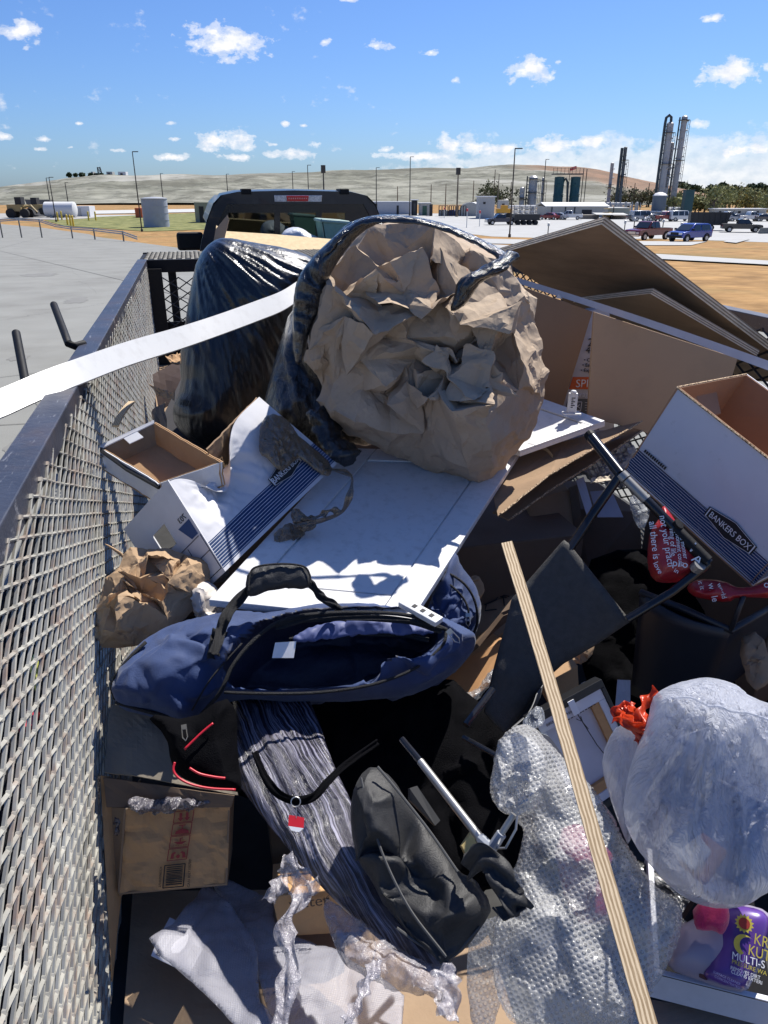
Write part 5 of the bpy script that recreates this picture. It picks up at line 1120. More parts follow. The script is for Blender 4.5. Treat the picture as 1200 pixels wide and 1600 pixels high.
# ---- long white trim strip
path = [(-60,650,1.72),(0,630,1.80),(60,604,1.87),(120,581,1.95),(200,552,2.17),(280,528,2.40),(340,508,2.56),(400,486,2.73),(440,470,2.85),(475,448,2.95),(520,425,3.05)]
wid = [47,46,44,42,38,35,33,32,31,30,28]
top = []; bot = []
for (px, py, d_), w_ in zip(path, wid): top.append(PR(px, py - w_*.5, d_ + .03)); bot.append(PR(px+2, py + w_*.48, d_ - .03))
def cr(pts, n=6):
    pts = [np.asarray(p) for p in pts]; P_ = [2*pts[0]-pts[1]] + pts + [2*pts[-1]-pts[-2]]; o = []
    for i in range(1, len(P_)-2):
        for q in range(n):
            t_ = q/n; a, b2, c_, d_ = P_[i-1:i+3]; o.append(.5*((2*b2)+(-a+c_)*t_+(2*a-5*b2+4*c_-d_)*t_**2+(-a+3*b2-3*c_+d_)*t_**3))
    o.append(pts[-1]); return o
top, bot = cr(top), cr(bot); mb = MB(); th = .006; vs = []
for a, c_ in zip(top, bot):
    n_ = toeye(a); e = n_*th; vs += [a, c_, c_ - e*1.0 + [0,0,-.003], a - e]
n_ = len(top); mb.add(vs, [(4*i+k, 4*i+(k+1)%4, 4*(i+1)+(k+1)%4, 4*(i+1)+k) for i in range(n_-1) for k in range(4)] + [(0,1,2,3), (4*n_-1,4*n_-2,4*n_-3,4*n_-4)])
obj('white_trim', mb, whitev, label='long bowed white vinyl trim strip crossing the left side rail and the black bag', cat='trim', auto=35)

# ---- white shaker door under the paper ball
def shaker(name, label, c4, th, rails, parts_uv):
    a, b_, c_, d_ = [np.asarray(q, float) for q in c4]; n = np.cross(b_-a, d_-a); n /= np.linalg.norm(n); n = n if n @ (EYE-a) > 0 else -n
    t = thing(name, label, 'door', (a+b_+c_+d_)/4); q = lambda u, v, h=0: a*(1-u)*(1-v)+b_*u*(1-v)+c_*u*v+d_*(1-u)*v + n*h
    mb = MB(); mb.prism([q(0,0,-.007), q(1,0,-.007), q(1,1,-.007), q(0,1,-.007)], -n*(th-.007)); obj('back_board', mb, white, t, bevel=.001)
    r = rails; mb = MB()
    for (u0,u1,v0,v1) in ((0,r,0,1),(1-r,1,0,1),(r+.004,1-r-.004,0,r*.6),(r+.004,1-r-.004,1-r*.6,1)): mb.prism([q(u0,v0), q(u1,v0), q(u1,v1), q(u0,v1)], -n*.0068)
    obj('frame', mb, white, t, bevel=.0015)
    mb = MB(); mb.prism([q(r+.012,r*.6+.01,-.0035), q(1-r-.012,r*.6+.01,-.0035), q(1-r-.012,1-r*.6-.01,-.0035), q(r+.012,1-r*.6-.01,-.0035)], -n*.0033); obj('panel', mb, white, t, bevel=.001)
    return t, q, n
DC = [Q(326,937,1.075), Q(641,970,1.055), Q(812,706,1.185), Q(545,700,1.2)]
t, dq, dn = shaker('white_shaker_board', 'white cabinet door lying flat under the paper ball, its near end by the navy bag', DC, .02, .16, None)
a = dq(.96,.02,.001); ux = dq(1,.02)-dq(.9,.02); ux /= np.linalg.norm(ux)
c0_, c1_ = Q(628,944,1.085), Q(686,976,1.08); d_ = c1_-c0_; sd_ = np.cross(d_/np.linalg.norm(d_), dn)*.013
t2 = thing('hinge_block', 'white plastic catch with small black marks at the near corner of the large white door', 'catch', c0_)
mb = MB(); mb.obox(c0_-sd_, d_, 2*sd_, dn*.014); obj('body', mb, white, t2, bevel=.002)
mb = MB()
for q in (.3,.52,.75): mb.obox(c0_+d_*q-sd_*.4+dn*.0145, d_*.09, sd_*.8, dn*.0006)
obj('mark', mb, ink, t2)
D2 = [Q(700,672,1.2), Q(812,704,1.215), Q(945,657,1.27), Q(835,618,1.285)]
t, dq2, dn2 = shaker('small_shaker_board', 'smaller white cabinet front sticking out to the right from under the paper ball', [D2[1], D2[2], D2[3], D2[0]], .02, .17, None); t['category'] = 'panel'
t = thing('door_bumper', 'small upright white bracket standing on the smaller white panel before the storage carton', 'bracket', Q(893,645,1.285)); bz = np.array(t.location)
rv = np.array([CY,-SY,0]); fv = np.array([SY,CY,0]); mb = MB(); mb.obox(bz - rv*.014 - fv*.006, rv*.028, fv*.016, [0,0,.064]); mb.lathe(bz+[0,0,.064], [(.010,0),(.010,.004),(.007,.009)], 10); obj('upright', mb, white, t, bevel=.002)
mb = MB(); mb.obox(bz - rv*.028 - fv*.014 - [0,0,.004], rv*.056, fv*.03, [0,0,.005]); obj('base_plate', mb, white, t, bevel=.001)
mb = MB()
for k in range(6): mb.obox(bz - rv*.006 - fv*.0068 + [0,0,.018+k*.006], rv*(.006+.006*(k%2)), fv*.0006, [0,0,.003])
obj('print', mb, ink, t)

# ---- torn storage box, left
blue_uv = None
def boxmat(name, v0, v1, nlines, base=(.62,.62,.64), scuff=.5):
    m = bpy.data.materials.new(name); m.use_nodes = True; nt_ = m.node_tree; b = NB(nt_); p = nt_.nodes['Principled BSDF']; tcx = nt_.nodes.new('ShaderNodeTexCoord'); s = nt_.nodes.new('ShaderNodeSeparateXYZ'); nt_.links.new(tcx.outputs['UV'], s.inputs[0]); v = s.outputs[1]
    ib = b.math('MULTIPLY', b.math('GREATER_THAN', v, v0), b.math('LESS_THAN', v, v1))
    fr_ = b.math('FRACT', b.math('MULTIPLY', b.math('SUBTRACT', v, v0), nlines/(v1-v0))); line = b.math('LESS_THAN', b.math('ABSOLUTE', b.math('SUBTRACT', fr_, .5)), .085)
    n_, _ = b.noise(tcx.outputs['UV'], 9, 6, .7); sc = b.ramp(n_, [(.60,0),(.66,1)]) ; blue = b.mix(s.outputs[0], (.010,.035,.11,1), (.016,.05,.15,1)); c = b.mix(line, blue, (.62,.64,.68,1)); c = b.mix(b.math('MULTIPLY', sc, scuff), c, (.36,.37,.44,1))
    nz, _ = b.noise(tcx.outputs['Object'], 14, 5); w_ = b.mix(nz, tuple(x*.93 for x in base)+(1,), tuple(x*1.05 for x in base)+(1,)); d2, _ = b.noise(tcx.outputs['Object'], 30, 6, .7); w_ = b.mix(b.math('MULTIPLY', b.ramp(d2, [(.62,0),(.75,1)]), .35), w_, (.3,.3,.3,1))
    nt_.links.new(b.mix(ib, w_, c), p.inputs['Base Color']); p.inputs['Roughness'].default_value = .6; p.inputs['Specular IOR Level'].default_value = .3
    bb, _ = b.noise(tcx.outputs['Object'], 40, 4); bn = nt_.nodes.new('ShaderNodeBump'); bn.inputs['Strength'].default_value = .12; bn.inputs['Distance'].default_value = .004; nt_.links.new(bb, bn.inputs['Height']); nt_.links.new(bn.outputs[0], p.inputs['Normal']); return m
e0, e1, e2, e3, e4 = Q(352,893,1.095), Q(527,724,1.222), Q(405,620,1.41), Q(262,750,1.30), Q(193,827,1.15)
t = thing('storage_box', 'crushed white storage box with blue stripes at the left, under brown tape', 'box', (e0+e1)/2); SB = t
def dent(P, u, v, n):
    g = np.exp(-(((u-.40)/.22)**2 + ((v-.62)/.34)**2)); r = np.abs(np.sin((u*1.0+v*.25)*46))*.004
    cr_ = crumple(P, .085, .022, 41, .4, 2)[:, 0]
    w_ = np.clip(g*1.4, 0, 1)
    tear = -.12*np.clip((v-.72)/.28, 0, 1)*np.exp(-((u-.36)/.20)**2)
    return n*(-.05*g + r*w_ + cr_*w_)[:,None] + np.outer(tear, (e3-e0)/np.linalg.norm(e3-e0))
V, Fc, uv = panel([e0, e1, e2, e3], .004, 90, 60, dent); SBM = boxmat('box_print_left', .035, .31, 10, scuff=.12); obj('long_side', (V, Fc), SBM, t, uv=uv, auto=30)
fp = lambda u, v, h=.001: e0*(1-u)*(1-v)+e1*u*(1-v)+e2*u*v+e3*(1-u)*v + SN*h
SN = np.cross(e1-e0, e3-e0); SN /= np.linalg.norm(SN); SN = SN if SN @ (EYE-e0) > 0 else -SN
def badge(t, fp, n, uc, vc, hw, hh, body, size, lu, lv, sq=1.):
    """black lozenge with a white outline; hw, hh in metres"""
    c0 = fp(uc, vc, .0012); X = (fp(uc+.01, vc)-fp(uc, vc)); X /= np.linalg.norm(X); Y = fp(uc, vc+.01)-fp(uc, vc); Y = Y - X*(X@Y); Y /= np.linalg.norm(Y)
    hexa = lambda k: [c0+X*(-hw*k)+Y*(hh*.5*k), c0+X*(-hw*k)-Y*(hh*.5*k), c0-X*hw*.55*k-Y*hh*k*.72, c0-Y*hh*k, c0+X*hw*.55*k-Y*hh*k*.72, c0+X*hw*k-Y*hh*.5*k, c0+X*hw*k+Y*hh*.5*k, c0+X*hw*.55*k+Y*hh*k*.72, c0+Y*hh*k, c0-X*hw*.55*k+Y*hh*k*.72]
    mb = MB(); mb.prism(hexa(1.0), n*.0006); obj('badge', mb, ink, t)
    mb = MB(); o_ = hexa(.95); i_ = hexa(.91)
    for i in range(10): mb.prism([o_[i], o_[(i+1)%10], i_[(i+1)%10], i_[i]], n*.0010)
    obj('badge_outline', mb, inkw, t)
    tx = textmesh('lettering', body, size, c0 - Y*size*.34 + n*.0009, X, Y, inkw, t, .0004, sq, 'CENTER'); return tx
badge(t, fp, SN, .70, .31, .066, .025, 'BANKERS BOX', .0235, 0, 0, .78)
# printed scribble and end face
ed = [e0, e3, e4, e0 + (e4 - e3)]
EN = np.cross(ed[1]-ed[0], ed[3]-ed[0]); EN /= np.linalg.norm(EN); EN = EN if EN @ (EYE-e0) > 0 else -EN
ef = lambda u, v, h=0: ed[0]*(1-u)*(1-v)+ed[1]*u*(1-v)+ed[2]*u*v+ed[3]*(1-u)*v + EN*h
# the end face has a real hand hole: built as a frame of strips
us = [0, .52, .74, 1]; vs_ = [0, .40, .66, 1]; mb = MB()
for i in range(3):
    for j in range(3):
        if i == 1 and j == 1: continue
        mb.prism([ef(us[i], vs_[j]), ef(us[i+1], vs_[j]), ef(us[i+1], vs_[j+1]), ef(us[i], vs_[j+1])], -EN*.004)
obj('end_panel', mb, boxw, t)
mb = MB()
for (u0, v0, u1, v1) in [(.05,.02,.05,.9),(.25,.02,.25,.75),(.05,.30,.40,.30),(.42,.05,.42,.99),(.05,.02,.42,.02)]:
    a, c_ = ef(u0, v0, .0008), ef(u1, v1, .0008); mb.cyl(a, c_, .0009, 4)
obj('printed_line', mb, ink, t)
mb = MB(); mb.prism([ef(.44,.04,.0005), ef(.60,.04,.0005), ef(.60,.26,.0005), ef(.44,.16,.0005)], EN*.0005); obj('printed_tab', mb, stripe, t)
Xe = ef(.5,.3)-ef(.5,.05); textmesh('lettering', '703', .02, ef(.62,.05,.0012), Xe, -(ef(.4,.1)-ef(.6,.1)), ink, t, .0003)
# kraft inside faces
k0, k1, k2, k3 = Q(403,622,1.405), Q(325,703,1.33), Q(350,738,1.24), Q(388,690,1.26)
V, Fc, uv = panel([k0, k1, k2, k3], .004, 20, 10, lambda P,u,v,n: n[None]*(crumple(P,.05,.006,3,.4,1)[:,:1])); obj('inner_side', (V, Fc), kraftd, t)
V, Fc, uv = panel([Q(345,735,1.2), Q(275,745,1.2), Q(240,800,1.1), Q(360,800,1.1)], .004, 4, 4); obj('inner_floor', (V, Fc), kraftd, t)
# ---- tray (lid)
A, Bq, Cq, Dq = Q(155,700,1.29), Q(241,660,1.345), Q(347,722,1.31), Q(248,756,1.25)
dz = np.array([.0,.0,-.062]); t = thing('box_lid', 'white box lid lying open with a brown kraft inside beside the torn box', 'lid', (A+Cq)/2+dz)
ins = (A+Bq+Cq+Dq)/4
def wall(p, q, nm, mout, min_):
    V, Fc, uv = panel([p, q, q+dz, p+dz], .003, 16, 4, lambda P,u,v,n: n[None]*(crumple(P,.06,.005,9,.4,1)[:,:1])); obj(nm, (V, Fc), mout, t)
    off = (ins - (p+q)/2); off[2] = 0; off = off/np.linalg.norm(off)*.006
    V, Fc, uv = panel([p+off, q+off, q+off+dz, p+off+dz], .002, 16, 4, lambda P,u,v,n: n[None]*(crumple(P,.06,.005,9,.4,1)[:,:1])); obj('kraft_liner', (V, Fc), min_, t)
wall(A, Bq, 'side', boxw, kraftg); wall(Bq, Cq, 'side', kraft, kraft); wall(Dq, A, 'side', boxw, kraft); wall(Cq, Dq, 'side', boxw, kraft)
V, Fc, uv = panel([A+dz, Bq+dz, Cq+dz, Dq+dz], .004, 6, 6); obj('tray_floor', (V, Fc), kraft, t)
mb = MB(); q = A*.6+Bq*.4; q2 = A*.35+Bq*.65; inn = (ins-q); inn[2]=0; inn = inn/np.linalg.norm(inn)*.035; mb.prism([q+[0,0,.003], q2+[0,0,.003], q2+inn+[0,0,-.012], q+inn+[0,0,-.012]], [0,0,.002]); obj('corner_flap', mb, inkw, t)
mb = MB(); mb.prism([A+[0,0,.004], Bq+[0,0,.004], Bq*.95+ins*.05+[0,0,.0], A*.93+ins*.07], [0,0,.003]); obj('folded_rim', mb, boxw, t)
mb = MB(); a = A + (A-ins)*.03; c_ = Dq + (Dq-ins)*.02; mb.tube([a+[0,0,.0], (a+c_)/2+[0,0,-.012], c_+[0,0,-.008]], .006, 6); obj('dark_edge', mb, ink, t)
# ---- brown packing tape wad on the torn box, twisted tape over the door
tapem = film('brown_tape', (.16,.115,.07), .18, .82, 40, .9, .008, spec=.8, coat=.5)
t = thing('packing_tape', 'crumpled brown packing tape stuck over the torn box and trailing onto the white door', 'tape', Q(470,700,1.32))
def tapeq(px, h=0): return [fp(0,0)*0 + Q(x, y, z)+SN*h for x, y, z in px]
Z1 = 1.36
def onbox(px, py, h=.006): return PP(px, py, e0 + SN*h, SN)
pb_ = onbox(455,680)
V, Fc = pillow([(405,690),(408,660),(420,645),(445,650),(462,672),(472,690),(485,700),(455,725),(438,738),(418,715),(406,708)], pb_, SN, .014, .1, .004, disp=lambda P,U,V_,D,f_: crumple(P,.03,.010,7,.5,2)*np.clip(D/.01,.3,1)[:,None]); obj('tape_wad', (V, Fc), tapem, t, auto=40)
V, Fc = pillow([(455,672),(480,690),(522,728),(515,745),(500,740),(470,715),(440,700)], onbox(480,700,.008), SN, .008, .1, .004, disp=lambda P,U,V_,D,f_: crumple(P,.03,.007,8,.5,2)*np.clip(D/.01,.3,1)[:,None]); obj('tape_strip', (V, Fc), tapem, t, auto=40)
def ribbon(path, w_, th, seed, twist=1.2, amp=.3, n=14):
    C3 = np.array(cr([np.asarray(p) for p in path], n)); m_ = len(C3); vs = []; s_ = np.linspace(0, 1, m_)
    for i in range(m_):
        tg = C3[min(i+1,m_-1)]-C3[max(i-1,0)]; tg /= np.linalg.norm(tg)+1e-9; e = toeye(C3[i]); sd = np.cross(tg, e); sd /= np.linalg.norm(sd)+1e-9; e = np.cross(sd, tg)
        an = twist*math.sin(s_[i]*9+seed); ww = w_*(1+amp*math.sin(s_[i]*23+seed*2)); x = sd*math.cos(an)+e*math.sin(an); y = np.cross(tg, x)
        for k in np.linspace(-1, 1, 7): vs.append(C3[i]+x*ww*k/2+y*(ww*.16*math.sin(k*5+s_[i]*15)+th/2))
        for k in np.linspace(1, -1, 7): vs.append(C3[i]+x*ww*k/2+y*(ww*.16*math.sin(k*5+s_[i]*15)-th/2))
    f = [(14*i+k, 14*i+(k+1)%14, 14*(i+1)+(k+1)%14, 14*(i+1)+k) for i in range(m_-1) for k in range(14)] + [tuple(range(14)), tuple(range(14*m_-1, 14*m_-15, -1))]
    mb = MB(); mb.add(vs, f); return mb
obj('tape_tail', ribbon([onbox(510,732,.01), Q(540,738,1.25), Q(550,748,1.25), Q(546,775,1.22), Q(534,800,1.17), Q(505,812,1.16), Q(480,818,1.165), Q(462,822,1.17)], .014, .001, 2), tapem, t, smooth=True)
obj('tape_tail', ribbon([Q(534,800,1.18), Q(515,798,1.18), Q(495,808,1.165), Q(470,812,1.165)], .016, .001, 5), tapem, t, smooth=True)
pw = Q(470,815,1.15); V, Fc = pillow([(452,795),(466,792),(480,806),(498,812),(492,828),(470,830),(458,815)], pw, facing(pw), .02, .5, .004, disp=lambda P,U,V_,D,f_: crumple(P,.03,.02,17,.5,2)*np.clip(D/.01,.2,1)[:,None]); obj('tape_knot', (V, Fc), tapem, t, auto=40)
V, Fc = pillow([(425,840),(440,822),(460,815),(482,830),(465,845),(440,850)], pw, facing(pw), .015, .5, .004, disp=lambda P,U,V_,D,f_: crumple(P,.03,.02,19,.5,2)*np.clip(D/.01,.2,1)[:,None]); obj('tape_knot', (V, Fc), tapem, t, auto=40)

# ---- left clutter: stick stub, dark board, scraps
plye = bpy.data.materials.new('ply_edge'); plye.use_nodes = True; b = NB(plye.node_tree); nn = plye.node_tree.nodes; tcx = nn.new('ShaderNodeTexCoord'); s = nn.new('ShaderNodeSeparateXYZ'); plye.node_tree.links.new(tcx.outputs['UV'], s.inputs[0])
n_, _ = b.noise(b.mapping(tcx.outputs['UV'], (3, 40, 1)), 1.5, 5); vv = b.math('ADD', s.outputs[1], b.math('MULTIPLY', b.math('SUBTRACT', n_, .5), .28)); fr_ = b.math('FRACT', b.math('MULTIPLY', vv, 4.0))
c = b.mix(b.ramp(fr_, [(0,0),(.12,1),(.5,1),(.62,0),(.8,.25),(1,0)]), (.26,.17,.085,1), (.66,.52,.34,1)); n3, _ = b.noise(b.mapping(tcx.outputs['UV'], (30, 6, 1)), 1.0, 6, .7); c = b.mix(b.math('MULTIPLY', b.ramp(n3, [(.66,0),(.72,1)]), .8), c, (.10,.05,.03,1))
plye.node_tree.links.new(c, nn['Principled BSDF'].inputs['Base Color']); nn['Principled BSDF'].inputs['Roughness'].default_value = .8
def barUV(a, b_, wv, tv, name, label, cat, mat=None, **k):
    """a bar with its broad face UV mapped (u along, v across)"""
    a, b_, wv, tv = map(lambda q: np.asarray(q, float), (a, b_, wv, tv)); V_ = []; U_ = []; n = 40; f = []
    rg = np.random.default_rng(5)
    for i in range(n+1):
        s_ = i/n; c_ = a+(b_-a)*s_+tv/np.linalg.norm(tv)*.012*math.sin(s_*3.14)+wv*.06*math.sin(s_*5); j1, j2 = rg.normal(0,.03,2)
        for (x, y, vv_) in ((-.5,.5,0+j1),(.5,.5,1+j2),(.5,-.5,1.9),(-.5,-.5,-.9)): V_.append(c_+wv*x*(1+.02*j1)+tv*y); U_.append((s_*6, vv_))
    for i in range(n):
        for q in range(4): f.append((4*i+q, 4*i+(q+1)%4, 4*i+4+(q+1)%4, 4*i+4+q))
    f += [(3,2,1,0), (4*n, 4*n+1, 4*n+2, 4*n+3)]
    return obj(name, (V_, f), mat or plye, label=label, cat=cat, uv=U_, **k)
a, b_ = Q(206,628,1.36), Q(181,666,1.32); barUV(a, b_, (rv*.018), np.array([0,-.004,.006]), 'wood_offcut', 'short pale plywood offcut poking up against the mesh above the box lid', 'stick')
V, Fc, uv = panel([PR(240,680,3.3), PR(284,590,3.5), PR(330,585,3.5), PR(310,712,3.2)], .01, 4, 4); obj('grey_board', (V, Fc), M('slate_board', (.04,.038,.045), .7), label='dark grey board leaning behind the box lid against the left black bag', cat='board')
V, Fc, uv = panel([Q(238,585,1.1), Q(290,555,1.15), Q(300,610,1.1), Q(250,640,1.0)], .004, 6, 6, lambda P,u,v,n: crumple(P,.12,.008,5)); obj('cardboard_scrap', (V, Fc), M('rust_board', (.035,.016,.010), .8), label='reddish brown cardboard scrap in the corner behind the mesh side', cat='cardboard')
V, Fc, uv = panel([Q(234,600,1.2), Q(272,612,1.22), Q(275,626,1.2), Q(248,616,1.18)], .003, 10, 4, lambda P,u,v,n: crumple(P,.05,.012,6)); obj('cardboard_scrap', (V, Fc), kraftd, label='thin curled cardboard strip beside the corner post', cat='cardboard')
V, Fc, uv = panel([Q(262,553,1.3), Q(285,548,1.3), Q(290,562,1.28), Q(270,566,1.28)], .003, 8, 4, lambda P,u,v,n: crumple(P,.05,.02,8)); obj('cardboard_scrap', (V, Fc), kraft, label='small crumpled tan scrap against the left black bag', cat='cardboard')
V, Fc, uv = panel([Q(235,540,.8), Q(300,530,.8), Q(320,640,.8), Q(250,690,.8)], .3, 1, 1); obj('cardboard_carton', (V, Fc), kraftd, label='brown carton deep in the front left corner of the trailer', cat='box')
V, Fc, uv = panel([Q(238,640,1.1), Q(260,625,1.12), Q(262,690,1.08), Q(245,700,1.05)], .004, 5, 5, lambda P,u,v,n: crumple(P,.05,.02,18)); obj('cardboard_scrap', (V, Fc), kraftd, label='ragged brown scrap low in the gap beside the mesh', cat='cardboard')

# ---- plywood sheets at the right
plyf = M('plywood_face', (.27,.19,.125), .75, 0, .3, 4, .1, 40, (1,1,6), dirt=((.40,.26,.13), 3, .35), spec=.25)
ap = np.array([1.32, 2.40, 1.830]) ; ap = EYE + ray(940,351)*.0021; rt = EYE + ray(1212,556)*.00236; r = rt-ap
ld = ray(792,393); s_ = -(np.dot(r, EYE-ap))/np.dot(r, ld); lf = EYE + ld*s_; l = lf-ap; n = np.cross(r, l); n /= np.linalg.norm(n); n = n if n[2] > 0 else -n
def plysheet(name, label, o, r, l, n, th, fm, layers=6):
    t = thing(name, label, 'plywood', o); mb = MB(); mb.prism([o+n*.0005, o+r+n*.0005, o+r+l+n*.0005, o+l+n*.0005], -n*.001+n*0); 
    mb = MB(); mb.prism([o, o+r, o+r+l, o+l], n*th); obj('sheet', mb, fm, t)
    # laminated edges: alternate pale and dark veneers along the near edges
    for (a, d, inw, nm) in ((o, r, -l/np.linalg.norm(l), 'edge_veneer'), (o, l, -r/np.linalg.norm(r), 'edge_veneer')):
        pale = MB(); dark = MB(); L_ = np.linalg.norm(d); inn = inw*.0015
        for k in range(layers):
            z0 = n*th*(k/layers); z1 = n*(th/layers*.98); (pale if k % 2 == 0 else dark).obox(a+z0+inn*(1 if k%2==0 else .6), d, -inn*(1 if k%2==0 else .6)-inw*.0001*0, z1)
        obj(nm, pale, M('veneer_pale', (.72,.58,.40), .8, 0, .25, 20, .3, 80), t); obj(nm, dark, M('veneer_dark', (.30,.21,.13), .85, 0, .3, 25, .3, 80), t)
    return t
r2 = r*1.25
plysheet('plywood_sheet', 'large thick plywood sheet tilted like a roof, topmost at the right', ap, r2, l*1.15, n, .030, plyf)
apb = PP(1016,459, ap - n*.085, n); rb = PP(1182,556, apb, n)-apb; lb0 = PP(930,470, apb, n)-apb
lb = l/np.linalg.norm(l)*np.linalg.norm(lb0)*1.6
plysheet('plywood_sheet', 'smaller plywood sheet tucked under the large one above the white strip', apb, rb, lb*.9, n, .022, M('plywood_face_light', (.24,.19,.13), .75, 0, .15, 5, stretch=(1,1,5)))
# scuffs on the underside of the large sheet are its own wear
# ---- long white strip at right
path = [(805,437,2.95),(900,467,2.72),(1000,500,2.52),(1100,535,2.36),(1230,582,2.20)]; mb = MB(); P_ = cr([PR(*p) for p in path], 6)
n_ = len(P_); vs = []
for i, p in enumerate(P_):
    w_ = .020 + .004*i/n_; e = toeye(p); u_ = np.array([0,0,1.]) - e*e[2]; u_ /= np.linalg.norm(u_); vs += [p+u_*w_/2, p-u_*w_/2, p-u_*w_/2-e*.012, p+u_*w_/2-e*.03]
mb.add(vs, [(4*i+k, 4*i+(k+1)%4, 4*(i+1)+(k+1)%4, 4*(i+1)+k) for i in range(n_-1) for k in range(4)] + [(0,1,2,3), (4*n_-1,4*n_-2,4*n_-3,4*n_-4)])
obj('white_trim', mb, M('white_trim_grey', (.5,.52,.58), .4), label='straight narrow white trim strip running below the plywood sheets at the right', cat='trim')
# ---- brown panels
pv = PR(1000,590,2.62); nv = facing(pv, 1, -.25); nv2 = np.array([-SY*.6, -CY, .12]); nv2 /= np.linalg.norm(nv2)
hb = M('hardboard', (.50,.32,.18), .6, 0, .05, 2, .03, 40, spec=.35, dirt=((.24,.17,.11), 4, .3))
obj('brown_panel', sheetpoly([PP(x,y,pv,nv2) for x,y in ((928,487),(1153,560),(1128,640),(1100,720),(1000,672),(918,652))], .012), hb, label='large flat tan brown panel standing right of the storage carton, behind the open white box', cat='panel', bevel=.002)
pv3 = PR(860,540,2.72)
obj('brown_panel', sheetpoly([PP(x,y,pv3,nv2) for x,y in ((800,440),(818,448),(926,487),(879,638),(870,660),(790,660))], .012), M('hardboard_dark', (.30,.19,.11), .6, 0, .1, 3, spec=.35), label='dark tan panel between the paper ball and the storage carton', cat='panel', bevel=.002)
pc_ = PR(905,580,2.80); c4 = [PP(872,668,pc_,nv2), PP(960,680,pc_,nv2), PP(952,480,pc_,nv2), PP(915,486,pc_,nv2)]
t = thing('storage_carton', 'white carton with orange SPI band and the word Storage between the brown panels', 'box', PP(905,660,pc_,nv2)); mb = MB(); mb.prism(c4, -nv2*-.0 - (-nv2)*-.12 if False else nv2*-.12); obj('carton', mb, M('carton_white', (.5,.5,.52), .6), t)
def cq(px, py, h=.002): return PP(px, py, pc_ + nv2*h, nv2)
mb = MB(); mb.prism([cq(880,668), cq(878,655), cq(888,622), cq(936,624), cq(936,672)], nv2*.0005)
obj('dark_field', mb, M('carton_grey', (.10,.11,.12), .6), t)
mb = MB(); mb.prism([cq(895,589), cq(940,589), cq(940,608), cq(889,608)], nv2*.0006); obj('orange_band', mb, orange, t)
X_ = cq(930,590)-cq(900,590); Y_ = cq(910,570)-cq(908,600)
textmesh('lettering', 'SPI', .040, cq(899,605,.004), X_, Y_, inkw, t)
textmesh('lettering', 'Storage', .026, cq(891,620,.004), X_, Y_, inkw, t)
textmesh('lettering', '2', .04, cq(918,541,.004), X_, Y_, ink, t); textmesh('lettering', '4', .034, cq(915,552,.004), X_, Y_, ink, t)
for k, wtx in enumerate(('Con', 'Easy', 'Expen')): textmesh('lettering', '• ' + wtx, .018, cq(912-k*2.5,565+k*8,.004), X_, Y_, ink, t)
mb = MB(); 
for a_, b__ in (((897,628),(909,628)),((909,628),(907,642)),((907,642),(894,640)),((894,640),(897,628)),((899,632),(906,638)),((906,632),(898,638))): mb.cyl(cq(*a_), cq(*b__), .0016, 4)
for k in range(4): mb.cyl(cq(914,629+k*4), cq(924,629.5+k*4), .0012, 4)
obj('icon', mb, inkw, t)
obj('white_corner', sheetpoly([PP(873,460,pv3+nv2*.03,nv2), PP(879,467,pv3+nv2*.03,nv2), PP(869,466,pv3+nv2*.03,nv2)], .004), whitev, label='tiny white plastic corner poking over the dark tan panel', cat='scrap')
# ---- open storage box at the right (pose solved from its corners)
bA, bB, bD, bC = map(np.array, ([1.092,1.503,1.504],[1.042,1.596,1.266],[1.188,1.241,1.095],[1.395,1.633,1.491]))
lu = bD - bB; hu = bA - bB; du = bC - bA
du = du/np.linalg.norm(du)*.32
t = thing('storage_box', 'clean open white storage box with blue stripes at the right edge', 'box', bB+lu*.5); o_ = bB; N_ = np.cross(lu, hu); N_ /= np.linalg.norm(N_); N_ = N_ if N_ @ (EYE-bB) > 0 else -N_
BX = boxmat('box_print_right', .035, .27, 9, (.60,.60,.65), .55)
def side(nm, a, b_, c_, d_, mo, mi, uvm=True):
    V, Fc, uv = panel([a,b_,c_,d_], .004, 24, 16, lambda P,u,v,n: n[None]*(crumple(P,.12,.004,12,.4,1)[:,:1])); obj(nm, (V, Fc), mo, t, uv=uv, auto=30)
    ce = o_ + lu*.5 + hu*.5 + du*.5; q = ce-(a+b_+c_+d_)/4; q = q/np.linalg.norm(q)*.0065; V, Fc, uv = panel([a+q,b_+q,c_+q,d_+q], .002, 8, 8, lambda P,u,v,n: n[None]*(crumple(P,.12,.004,12,.4,1)[:,:1])); obj('kraft_liner', (V, Fc), mi, t)
kr2 = M('kraft_inner', (.38,.21,.115), .85, 0, .1, 4, .1, 50)
side('long_side', o_, o_+lu, o_+lu+hu, o_+hu, BX, kr2); side('long_side', o_+du, o_+du+lu, o_+du+lu+hu, o_+du+hu, BX, kr2); side('end_side', o_+lu, o_+lu+du, o_+lu+du+hu, o_+lu+hu, BX, kr2)
V, Fc, uv = panel([o_, o_+lu, o_+lu+du, o_+du], .004, 4, 4); obj('bottom', (V, Fc), kr2, t)
us = [0,.36,.66,1]; vs_ = [0,.70,.84,1]; e_ = lambda u, v: o_ + du*u + hu*v; mb = MB()
for i in range(3):
    for j in range(3):
        if not (i == 1 and j == 1): mb.prism([e_(us[i],vs_[j]), e_(us[i+1],vs_[j]), e_(us[i+1],vs_[j+1]), e_(us[i],vs_[j+1])], lu/np.linalg.norm(lu)*.004)
obj('end_side', mb, kr2, t)
mb = MB(); mb.prism([e_(.36,.84)+lu*.012, e_(.66,.84)+lu*.012, e_(.62,.72)+lu*.12, e_(.40,.72)+lu*.12], [0,0,.003]); obj('handle_flap', mb, kr2, t)
